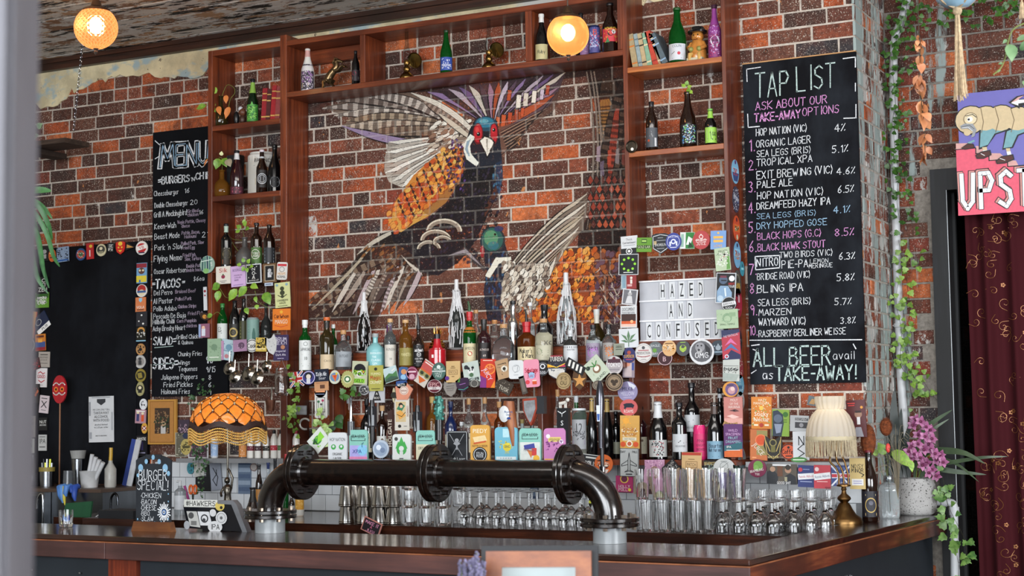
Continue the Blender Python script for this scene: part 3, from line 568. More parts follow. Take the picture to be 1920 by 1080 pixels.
cmx=ceilmat();ceil=struct('ceiling',MB().box(-9.4,4.2,-10.4,.3,ZC+.022,ZC+.12,mat('15110f',.9)))
for i in range(95):
    y1=-.006-i*.108;j=random.uniform(0,.004)
    if y1-.1 <-10.3:break
    cuts=[-9.35,-6.6+random.uniform(-1,1),4.15] if i < 26 else [-9.35,4.15]
    for a,b in zip(cuts[:-1],cuts[1:]):MB().box(a+.001,b-.001,y1-.103,y1,ZC+j,ZC+.02+j,cmx).build('plank',ceil)
dw=woodmat('dark_stained_wood','24140d','3a2015','4d2b1c',.45,axis=0)
struct('trim_1',MB().box(-9.35,XE,-.055,.0,ZC-.075,ZC-.001,dw).box(-9.35,XE,-.075,-.055,ZC-.03,ZC-.001,dw))
# old cream render above the brickwork, broken lower edge
def plastmat():
    m=bpy.data.materials.new('old_render');t,N,L,P=nt(m);g=N.new('ShaderNodeNewGeometry');pos=g.outputs['Position']
    n=tex(N,L,'Noise',5,pos,None,5,.65);col=mixc(N,L,ramp_f(N,L,n.outputs[0],.4,.6),'bdb190','ddd0aa')
    n2=tex(N,L,'Noise',4,pos,(1,1,1.6),5,.6);col=mixc(N,L,ramp_f(N,L,n2.outputs[0],.53,.60),col,'9fb2b6')
    n3=tex(N,L,'Noise',11,pos,None,5,.75);col=mixc(N,L,ramp_f(N,L,n3.outputs[0],.65,.665),col,'3d2c2c')
    n4=tex(N,L,'Noise',1.1,pos,None,2,.5);col=mixc(N,L,ramp_f(N,L,n4.outputs[0],.55,.62),col,'c4c3be')
    L.new(col,P.inputs['Base Color']);P.inputs['Roughness'].default_value=.85
    b=N.new('ShaderNodeBump');b.inputs['Strength'].default_value=.4;b.inputs['Distance'].default_value=.01;L.new(n.outputs[0],b.inputs['Height']);L.new(b.outputs[0],P.inputs['Normal']);return m
pr=random.Random(4);top=[(-9.3,ZC-.06),(XE,ZC-.06)];low=[]
x=XE
while x >-9.3:
    base=4.035 if x >-6.5 else (4.0+.035*math.sin(x*5) if x >-7.7 else 3.93+.05*math.sin(x*9));low.append((x,base+pr.uniform(-.022,.022)));x -= pr.uniform(.02,.06)
mb=MB();pl=plastmat()
for (xa,za),(xb,zb) in zip(low[:-1],low[1:]):mb.prism([(xb,zb),(xa,za),(xa,ZC-.06),(xb,ZC-.06)],-.009,.02,pl)
struct('trim_2',mb,label='old cream and blue wall render above the bricks')
# a patch of render and lime runs on the pier side
# ---------------------------------------------------------------- shelving
ced=lambda ax:woodmat('cedar_%d' % ax,'4c2012','70331a','8f4828',.38,coat=.15,axis=ax,bump=.12)
ced2=woodmat('cedar_light','84401f','ab6434','c78348',.36,coat=.15,axis=0,bump=.12)
FD=-.24
def Z(x,y,Y=FD):return at(x,y,Y).z
def X(x,y,Y=FD):return at(x,y,Y).x
def brd(parent,name,x0,x1,y0,y1,z0,z1,m=None,ax=None):
    d=(x1-x0,y1-y0,z1-z0);ax=ax if ax is not None else d.index(max(d));mb=MB().box(x0,x1,y0,y1,z0,z1,m or ced(ax));o=mb.build(name,parent)
    bv=o.modifiers.new('b','BEVEL');bv.width=.0022;bv.segments=1;return o
x390,x398=X(390,96),X(398,96);x525,x537=X(525,180),X(537,180);xU0,xU1=X(1167.5,100),X(1175.5,100);xV0,xV1=X(1352.5,90),X(1360,90)
LS=[3.562,3.108,2.652,2.168]      # shelf tops in the left unit
ls=E('wooden_shelf_unit',(0,0,0),'tall narrow red cedar shelf unit beside the menu board','shelf unit','cedar shelf units on the brick wall')
zt=Z(390,96)
brd(ls,'upright',x390,x398,FD,-.003,2.1,zt);brd(ls,'upright',x525,x537,FD,-.003,1.452,4.085)
brd(ls,'top_board',x398,x525,FD,-.003,zt-.036,zt)
for z in LS:brd(ls,'shelf',x398,x525,FD,-.003,z-.034,z,ax=0)
br=E('wooden_shelf_unit',(0,0,0),'long low red cedar shelf bridging the painted birds','shelf unit','cedar shelf units on the brick wall')
zb1,zb0=Z(537,173),Z(537,184);zbt=Z(537,76)
brd(br,'shelf',x537,xU0,FD,-.003,zb1-.033,zb1,ax=0);brd(br,'top_board',x537,xU0,FD,-.003,zbt-.033,zbt,ax=0)
for a,b in ((674.5,684),(985,997)):brd(br,'divider',X(a,80),X(b,80),FD,-.003,zb1,zbt-.033,ax=2)
brd(br,'divider',xU0-.03,xU0-.001,FD,-.003,zb1,zbt-.033,ax=2);brd(br,'rail',x537,X(674,80),-.045,-.01,zbt-.12,zbt-.034,ax=0)
rs=E('wooden_shelf_unit',(0,0,0),'tall red cedar shelf unit with two orange boards beside the tap list','shelf unit','cedar shelf units on the brick wall')
brd(rs,'upright',xU0,xU1,FD,-.003,1.452,4.12);brd(rs,'upright',xV0,xV1,FD,-.003,1.452,4.12)
RA,RB,RC=Z(1176,127),Z(1195,283.5),Z(1203,641,-.2)
for z in (RA,RB):brd(rs,'shelf',xU1,xV0,FD,-.003,z-.03,z,ced2)
brd(rs,'shelf',xU1,xV0,FD,-.003,RC-.03,RC,ax=0);brd(rs,'batten',xU1,xV0,-.225,-.205,Z(1260,462,-.2),Z(1260,449,-.2),ax=0)
# liquor shelf, its stepped tier, dividers under it
q=E('liquor_shelf',(0,0,0),'stepped cedar shelf carrying the spirit bottles below the painted birds','shelf')
LZ,TZ,LW=1.980,2.085,1.450
brd(q,'shelf',x537,xU0,-.30,-.003,LZ-.03,LZ,ax=0);brd(q,'step',x537,xU0,-.125,-.003,TZ-.03,TZ,ax=0);brd(q,'step_riser',x537,xU0,-.125,-.105,LZ,TZ-.03,ax=0)
for a,b in ((617,655),(775,800),(1008,1032)):brd(q,'divider',X(a,780,-.2),X(a,780,-.2)+.03,-.20,-.003,LW,LZ-.03,ax=2)
# the low shelf
gm=mat('77787a',.5,noise=.1);wm=mat('a9abac',.4,noise=.05)
o=MB().box(X(330,860,-.28),x537,-.28,-.003,LW-.028,LW,gm).build('wall_shelf',label='long grey wall shelf holding the white syrup bottles',cat='shelf')
o=MB().box(x537,xV1+.02,-.28,-.003,LW-.028,LW,ced(0)).build('wall_shelf',label='long cedar wall shelf holding wine bottles behind the taps',cat='shelf')
o=MB().box(xV1+.03,XE+.0,-.16,-.003,LW-.04,LW-.012,wm).build('wall_shelf',label='white painted ledge below the tap list board',cat='shelf')
# white tiled splashback
sb=struct('wall_splashback',MB().box(-6.9,XE+.0,-.010,-.0045,1.12,LW-.03,mat('6d6f72',.7)))
tm=mat('c3c6c9',.22,noise=.06,ns=3)
for r_ in range(3):
    for c_ in range(46):
        u=-6.9+c_*.104+(.05 if r_ % 2 else 0)
        if u+.1 < XE:MB().box(u+.002,u+.102,-.016,-.010,1.124+r_*.098,1.218+r_*.098,tm).build('tile',sb)
# back bar, front counter
dkw=woodmat('bar_wood','1c100c','34190f','4e2818',.22,coat=.6,axis=0,bump=.06,sc=.7)
dkf=woodmat('bar_fascia','38221f','523431','6b4238',.5,coat=.08,axis=0,bump=.08,sc=.5)
dkr=woodmat('bar_fascia_side','3a1a12','6e3420','9c5632',.42,coat=.15,axis=1,bump=.08,sc=.6)
bb=E('back_bar',(0,0,0),'dark wooden back bar worktop carrying the glasses','counter')
BZ=1.118
MB().box(-6.9,-2.24,-.93,-.0105,BZ-.03,BZ,dkw).build('worktop',bb);MB().box(-6.9,-2.24,-.94,-.93,BZ-.075,BZ,dkw).build('edge_board',bb)
MB().box(-6.9,-2.24,-.90,-.02,.0,BZ-.031,mat('1b1b1d',.5)).build('cabinet',bb);MB().box(-6.9,-2.24,-1.25,-.945,.98,1.0,mat('8f9496',.3,.8)).build('steel_bench',bb)
CZ=1.142
ca=R(-1.2)
fc=E('bar_counter',(0,0,0),'long dark timber bar counter with a purple brown fascia','counter')
p0=(-8.9,-2.165);pc=(-2.015,-2.312);pe=(-1.882,.57)
def poly_slab(P,z0,z1,m,side=None):mb=MB();mb.prism([(x,-y) for x,y in P][::-1],z0,z1,m,Matrix(((1,0,0,0),(0,0,-1,0),(0,1,0,0),(0,0,0,1))),side);return mb
# prism's polygon lies in x,z and runs along y; the matrix turns it into a horizontal slab
def slab(P,z0,z1,m):
    n=len(P);mb=MB();V=[(x,y,z1) for x,y in P]+[(x,y,z0) for x,y in P]
    mb.add(V,[tuple(range(n)),tuple(range(2*n-1,n-1,-1))]+[(i,n+i,n+(i+1) % n,(i+1) % n) for i in range(n)],m);return mb
top=[p0,pc,pe,(-2.148,.575),(-2.148,-.02),(-2.262,-1.75),(-8.9,-1.60)]
o=slab(top,CZ-.028,CZ,dkw).build('countertop',fc);bv=o.modifiers.new('b','BEVEL');bv.width=.006;bv.segments=2
def strip(a,b,th,z0,z1,m,name,parent):
    a,b=Vector((*a,0)),Vector((*b,0));d=(b-a).normalized();n=Vector((d.y,-d.x,0));mb=MB()
    P=[a,b,b-n*th,a-n*th];V=[(p.x,p.y,z1) for p in P]+[(p.x,p.y,z0) for p in P]
    mb.add(V,[(0,1,2,3),(7,6,5,4)]+[(i,4+i,4+(i+1) % 4,(i+1) % 4) for i in range(4)],m)
    o=mb.build(name,parent);bv=o.modifiers.new('b','BEVEL');bv.width=.004;bv.segments=2;return o
cut=(-5.32,-2.2413)
strip((-8.9,-2.167),(cut[0]-.001,cut[1]),.045,CZ-.112,CZ-.028,dkf,'fascia_board',fc);strip((cut[0]+.001,cut[1]),(pc[0]-.001,pc[1]+.001),.045,CZ-.112,CZ-.028,dkf,'fascia_board',fc)
strip((pc[0]-.001,pc[1]+.002),(pe[0]-.002,pe[1]),.045,CZ-.112,CZ-.028,dkr,'fascia_board',fc)
pn=mat('20262c',.6,.0,noise=.15,ns=4);we=mat('8a5436',.5,noise=.4,ns=9);strip((-8.9,-2.1672),(pc[0]-.001,pc[1]-.0012),.012,CZ-.034,CZ-.027,we,'worn_edge',fc);strip((pc[0]+.0006,pc[1]+.002),(pe[0]+.0008,pe[1]),.012,CZ-.034,CZ-.027,we,'worn_edge',fc)
slab([(-8.9,-2.09),(-2.08,-2.235),(-1.96,.55),(-2.12,.55),(-2.14,-.03),(-2.24,-1.80),(-8.9,-1.72)],0,CZ-.113,pn).build('front_panel',fc)
xa=atz(352,1070,1.0).x
MB().box(-5.335,-5.16,-2.20,-2.12,0,CZ-.113,woodmat('post_wood','4a1a10','7a3018','98492a',.4,axis=2)).build('post',fc)
for sx,sy in ((71,1067),(162,1073),(377,1079)):
    p=at(sx,sy,-2.13);MB().lathe([(0,-.004),(.005,-.003),(.006,0)],mat('b9bcc0',.3,1.),8,M=Matrix.Translation((p.x,-2.105-(p.x+8.9)*.0213+.0,p.z)) @ Matrix.Rotation(R(-90),4,'X')).build('panel_screw',fc)
# inner lip strip of the counter, steel drip tray edge
strip((-5.3,-1.675),(-2.30,-1.742),-.012,CZ-.05,CZ-.003,mat('a9adb0',.35,.6),'inner_steel_strip',fc)
# chalk line on the dark side panel
V,T,tw=chalk_geo('Together. Drink Collective',.02,.0022,.30,.08)
M_=Matrix.Translation((-2.035,-1.25,.935)) @ Matrix.Rotation(R(87.6),4,'Z') @ Matrix.Rotation(R(90),4,'X')
MB().add([M_ @ Vector((u,v,.03)) for u,v in V],T,mat('b8bcc2',.8)).build('chalk_writing',fc)
# ---------------------------------------------------------------- chalk boards
bkb=lambda k,c='101116':None
def blackboardmat(key,c,smear):
    m=bpy.data.materials.new(key);t,N,L,P=nt(m);tc=N.new('ShaderNodeTexCoord')
    n=tex(N,L,'Noise',2.2,tc.outputs['Object'],(1.4,1,.9),5,.6);col=mixc(N,L,ramp_f(N,L,n.outputs[0],.42,.8),c,smear)
    L.new(col,P.inputs['Base Color']);P.inputs['Roughness'].default_value=.8;P.inputs['Specular IOR Level'].default_value=.15;return m
CHW=mat('d7dade',.9,noise=.3,ns=120,key='chalk_w');CHP=mat('c98cc0',.9,noise=.3,ns=120,key='chalk_p');CHB=mat('93b4cf',.9,noise=.3,ns=120,key='chalk_b')
CHK=mat('15161b',.7,key='chalk_k');CHG=mat('a9bdb9',.9,noise=.3,ns=120,key='chalk_g')
def chalk(mb,O,s,x,y,h,w=None,m=None,wt=.13,Y=-.02,jit=.045,sl=.03,lift=.0015,rise=0.):
    p=at(x,y,Y);su=at(x+50,y,Y).x-p.x;su /= 50;sv=(at(x,y-50,Y).z-p.z)/50
    V,T,tw=chalk_geo(s,h,max(h*wt*.75,.8),w,jit,sl)
    if len(V):mb.add([(p.x-O.x+u*su,-lift,p.z-O.z+v*sv+u*su*rise) for u,v in V],T,m or CHW)
def chalk_line(mb,O,pts,w,m=None,Y=-.02,lift=.0015):
    P=[at(a,b,Y) for a,b in pts];k=mpp(P[0]);V,T=ribbon([(q_.x-O.x,q_.z-O.z) for q_ in P],w*k,.2)
    mb.add([(v[0],-lift,v[1]) for v in V],T,m or CHW)
BY=-.021       # board front plane
def wallboard(name,x0,x1,ztop,zbot,m,lab,tilt=0,y=BY,th=.018):
    O=Vector(((x0+x1)/2,y,(ztop+zbot)/2));o=E(name,O,lab,'chalkboard','chalk boards on the brick wall')
    w,h=(x1-x0)/2,(ztop-zbot)/2;MB().prism(outline('R',2*w,2*h) if name == 'rr' else [(-w,-h),(w,-h),(w,h),(-w,h)],0,th,m).build('panel',o);return o,O
# menu
mm_=blackboardmat('menu_black','08090d','101218');x1m=at(427,720,BY).x
mo,O=wallboard('menu_board',at(286,400,BY).x,x1m,at(285,249,BY).z,at(285,744,BY).z,mm_,'black menu board headed MENU listing burgers tacos salad and sides')
mb=MB()
for i,(ch,x,w) in enumerate((('M',300,27),('E',329,18),('N',349,19),('U',371,19))):
    chalk(mb,O,ch,x,314-i*1.5,42,w,CHW,.30,BY,.01,.02,.0012);chalk(mb,O,ch,x,314-i*1.5,42,w,CHK,.16,BY,.01,.02,.0024);chalk(mb,O,ch,x+1,313-i*1.5,40,w,CHB,.045,BY,.02,.02,.0034)
for a in ((291,264,300,272),(300,272,305,274),(291,298,302,291)):chalk_line(mb,O,((a[0],a[1]),(a[2],a[3])),1.6,Y=BY)
for t in (('=BURGERS',297,346,13,58,.2),("'N",358,340,7,9,.2),('CHIPS',367,337,12,36,.2),('Cheeseburger',289,368,9,46),('16',346,362,8,9),('Double Cheeseburger',290,390,9,62),('20',357,384,9,14),
('Grill A Mockingbird',289,408,10,61),('16',373,402,8,8),('Keen-Wah',290,430,10,40),('Beast Mode',290,449,10,47),('21',379,445,10,13),("Pork 'n Slaw",290,470,10,53),('Flying Nemo',289,491,11,52),
('Oscar Robertson',289,514,9,60),('TACOS',292,541,16,46,.19),('=',286,537,9,7,.2),('=',342,533,8,13,.25),('$6ea',363,527,8,20),('Del Perro',289,554,9,34),('Al Pastor',288,570,10,36),('Pollo Adobo',288,584,9,43),
('Pescado De Baja',288,598,9,60),('Hillbilly Chilli',287,608,8,40),('Achy Breaky Heart',287,621,9,60),('SALAD=',288,647,15,42,.16),('Grilled Chicken',331,636,8,48),('& Quinoa',334,646,7,28),
('SIDES=',287,692,20,46,.15),('Chunky Fries',334,668,8,45),('Wings',334,684,8,22),('Tequenos',335,696,8,35),('9/15',387,681,12,12),('9/15',387,698,10,17),('8',391,712,9,5),('6',391,726,9,5),('9',391,740,9,5),
('Jalapeno Poppers',302,712,9,68),('Fried Pickles',307,726,9,54),('Haloumi Fries',303,739,9,53)):
    chalk(mb,O,t[0],t[1],t[2],t[3],t[4],CHW,t[5] if len(t) > 5 else .12,BY)
chalk_line(mb,O,((288,684),(328,681)),1.5,CHG,BY);chalk_line(mb,O,((290,652),(325,649)),1.2,CHG,BY)
for s,x,y,w in (('Grilled',352,399,20),('chicken',352,406,20),('Vegie Pattie, Cheesy',333,420,52),('cheese',341,427,15),('Pattie, Bacon,',341,440,34),('Haloumi',346,447,22),('Pulled Pork, Slaw',340,460,42),('Fried Egg',341,468,24),('Fried Fish,',343,482,25),('Slaw, Tartare',347,489,30),('Double Pattie',350,502,32),('double bacon',349,510,32),
('Braised Beef',329,550,38),('Pulled Pork',329,564,30),('Chicken Strips',334,578,34),('Fried Fish',353,591,28),('Corn Pumpkin',332,605,36),('chicken',349,614,20)):
    chalk(mb,O,s,x,y,6.2,w,mat('a898ac',.9,key='chalk_v'),.13,BY)
mb.build('chalk_writing',mo)
# tap list
tm_=blackboardmat('taps_black','0a0b10','2a2f36')
to,O=wallboard('tap_list_board',at(1399,400,BY).x,at(1613.5,400,BY).x,at(1397,121,BY).z,at(1404,721,BY).z,tm_,'tall black chalkboard headed TAP LIST with ten beers and strengths')
mb=MB()
for t in (('TAP',1417,184,44,62,'g',.075),('LIST',1494,171,44,72,'g',.075),('ASK ABOUT OUR',1417,207,15,132,'p',.13),('TAKE-AWAY',1415,229,15,85,'p',.2),('OPTIONS',1505,218,15,68,'p',.12),
('HOP NATION (VIC)',1418,255,13,94),('4%',1565,247,14,20),('1.',1404,284,22,11,'p',.1),('ORGANIC LAGER',1418,277,13,101),('SEA LEGS (BRIS)',1419,295,12,100),('5.1%',1560,287,13,30),('2.',1404,319,18,14,'p',.1),('TROPICAL XPA',1419,312,13,103),
('EXIT BREWING (VIC)',1419,336,14,140),('4.6%',1569,328,13,34),('3.',1404,361,20,12,'p',.1),('PALE ALE',1420,353,13,66),('HOP NATION (VIC)',1420,374,13,122),('6.5%',1571,362,13,30),('4.',1404,400,20,12,'p',.1),('DREAMFEED HAZY IPA',1419,393,13,136),
('SEA LEGS (BRIS)',1419,411,10,115,'b'),('4.1%',1563,400,13,38,'b'),('5.',1404,437,20,12,'p',.1),('DRY HOPPED GOSE',1419,430,12,130,'b'),('BLACK HOPS (G.C)',1420,450,13,118,'p'),('8.5%',1565,443,14,36,'p'),('6.',1405,473,20,13,'p',.1),('BLACK HAWK STOUT',1421,471,13,125,'p'),
('TWO BIRDS (VIC)',1462,484,11,98),('6.3%',1573,487,13,30),('NITRO',1419,500,15,40),('PIE-PA',1466,503,14,49),('LEMON',1519,494,8,34),('MERINGUE',1517,503,8,44),('7.',1405,515,20,13,'p',.1),('BRIDGE ROAD (VIC)',1420,525,12,98),('5.8%',1569,527,13,33),
('8.',1406,551,20,13,'p',.1),('BLING IPA',1420,549,14,85),('SEA LEGS (BRIS)',1421,574,12,98),('5.7%',1565,572,12,36),('9.',1407,591,20,12,'p',.1),('MARZEN',1423,592,12,60),('WAYWARD (VIC)',1423,611,13,87),('3.8%',1576,607,12,28),('10.',1405,629,18,15,'p',.1),('RASPBERRY BERLINER WEISSE',1423,632,12,160),
('ALL BEER',1413,687,34,142,'g',.12),('avail',1562,674,15,46,'w',.09),('as',1430,711,16,22,'w',.12),('TAKE-AWAY!',1455,714,26,148,'g',.15)):
    c={'p':CHP,'b':CHB,'g':CHG,'w':CHW}[t[5] if len(t) > 5 else 'w'];chalk(mb,O,t[0],t[1],t[2],t[3],t[4],c,t[6] if len(t) > 6 else .13,BY)
for l in (((1400,130),(1426,126)),((1400,130),(1401,153)),((1581,110),(1604,107)),((1604,107),(1604,126)),((1604,156),(1604,171)),((1605,196),(1605,221)),((1582,222),(1606,221)),((1402,214),(1403,239)),((1403,239),(1424,237)),
((1406,638),(1616,637)),((1416,481),(1462,479),(1462,502),(1417,506),(1416,481)),((1409,648),(1424,646)),((1412,655),(1422,659)),((1600,645),(1605,654)),((1409,700),(1418,694))):chalk_line(mb,O,l,1.8,CHW,BY)
mb.build('chalk_writing',to)
MB().box(-(at(1613.5,400,BY).x-at(1399,400,BY).x)/2,(at(1613.5,400,BY).x-at(1399,400,BY).x)/2,-.006,.018,(at(1397,121,BY).z-at(1404,721,BY).z)/2,(at(1397,121,BY).z-at(1404,721,BY).z)/2+.006,mat('b98a5a',.6)).build('timber_edge',to)
for hx in (1436,1567):p=at(hx,98 if hx < 1500 else 89,BY);MB().tube([(p.x-O.x+.011*math.cos(a),-.004,p.z-O.z+.004+.011*math.sin(a)) for a in [2*PI*i/10 for i in range(11)]],.002,mat('55504a',.4,1.),5,cap=False).build('hanging_ring',to)
# large empty chalkboard on the left with its surround
cm_=blackboardmat('empty_black','07080d','191c22');cs_=mat('101014',.8,noise=.2,ns=5,spec=.15)
O=Vector((at(170,700,-.03).x,-.03,2.05));eb=E('empty_chalkboard',O,'large wiped black chalkboard without writing above the left bench','chalkboard','chalk boards on the brick wall')
ex0,ex1=at(60,700,-.03).x-.35,at(277,700,-.03).x;ix0,ix1=at(95,700,-.03).x,at(257,700,-.03).x;zt_,zi=at(277,451,-.03).z,at(256,483,-.03).z
MB().box(ex0-O.x,ex1-O.x,0,.024,1.268-O.z,zt_-O.z,cs_).build('backing_panel',eb);MB().box(ix0-O.x,ix1-O.x,-.008,-.0005,1.27-O.z,zi-O.z,cm_).build('writing_surface',eb)
# ---------------------------------------------------------------- light box, paper notice, mask
LY=-.17
lw,lh=at(1357,580,LY).x-at(1201,580,LY).x,at(1203,528,LY).z-RC-.002
lb=E('light_box',(at(1201,640,LY).x+lw/2,LY,RC+.001),'white cinema style light box reading HAZED AND CONFUSED','sign')
whp=mat('b4b6bc',.35,noise=.03);MB().box(-lw/2,lw/2,.0,.05,0,lh,whp).build('case',lb)
rail=mat('e6e7ea',.2);rh=lh/3
for i in range(4):MB().box(-lw/2,lw/2,-.009,0,i*rh*.985,i*rh*.985+.008,rail).build('rail',lb)
def card(ch,x,z,w=.034):
    mb=MB();mb.box(x-w/2,x+w/2,-.006,-.004,z+.010,z+rh-.006,mat('cfd2d5',.12,noise=0,key='acetate'))
    V,T=text_geo(ch,rh*.66,None);b=V[:,0].max()-V[:,0].min();V=V-[(V[:,0].max()+V[:,0].min())/2,(V[:,1].max()+V[:,1].min())/2];V[:,0] *= min(1,.021/max(b,1e-4))
    o=mb.build('letter_card',lb);MB().add([(x+u,-.0066,z+rh/2+.002+v) for u,v in V],T,ink('k')).build('letter',o)
sx_=lambda pxx:at(pxx,580,LY).x-lb.location.x
for s,x0,dx,r_ in (('HAZED',1244,17.9,2),('AND',1259,18,1),('CONFUSED',1217,18.1,0)):
    for i,ch in enumerate(s):card(ch,sx_(x0+i*dx),r_*rh*.985)
o=board_at('paper_notice',190,786,47,86,1,'r','c9cacc','p 33353a -8 38 8 38 8 32 0 26 -8 32|t WE_CAN_ONLY_SELL 0 18 3.4 k 32|t TAKEAWAY 0 12 5 k 29|t ALCOHOL 0 5 5 k 26|t WITH_FOOD 0 -2 5 k 30|t alcohol_limited 0 -10 3 k 24|t to_2.25_per_order 0 -15 3 k 26|t ONE_TO_KNOWING 0 -31 2.4 k 22|r -21 20 3 26 8f9196|r 20.5 -4 2.5 34 a5a7ab|r -20 -30 4 12 9a9ca1|r 0 41 34 1.5 8f9196',-.042,.001,
label='white paper notice TAKEAWAY ALCOHOL WITH FOOD on the empty chalkboard',cat='notice',piece='print')
o=E('paddle_mask',at(112,730,-.16),'red oval paddle with white wavy bands on a thin wooden stick','paddle')
MB().prism([(x,z) for x,z in outline('c',.122,.19)],-.006,.006,mat('a51c26',.4)).build('paddle',o)
mb=MB()
for z0,s in ((.028,1),(-.022,-1)):
    V,T=ribbon([(-.052+.0104*i,z0+s*.016*abs(math.sin(i*.62))) for i in range(11)],.007);mb.add([(v[0],-.0066,v[1]) for v in V],T,ink('w'))
for u in (-.027,.027):
    for r_,c in ((.018,'o'),(.009,'2a1212')):mb.add([(u+x,-.0068-(c != 'o')*.0004,z) for x,z in circ(r_,12)],[tuple(range(12))],ink(c))
mb.build('painted_bands',o);MB().tube([(0,.004,-.09),(0,.004,1.2635-o.location.z),(0,.004,1.2632-o.location.z)],.005,mat('8a5a36',.5)).build('stick',o)
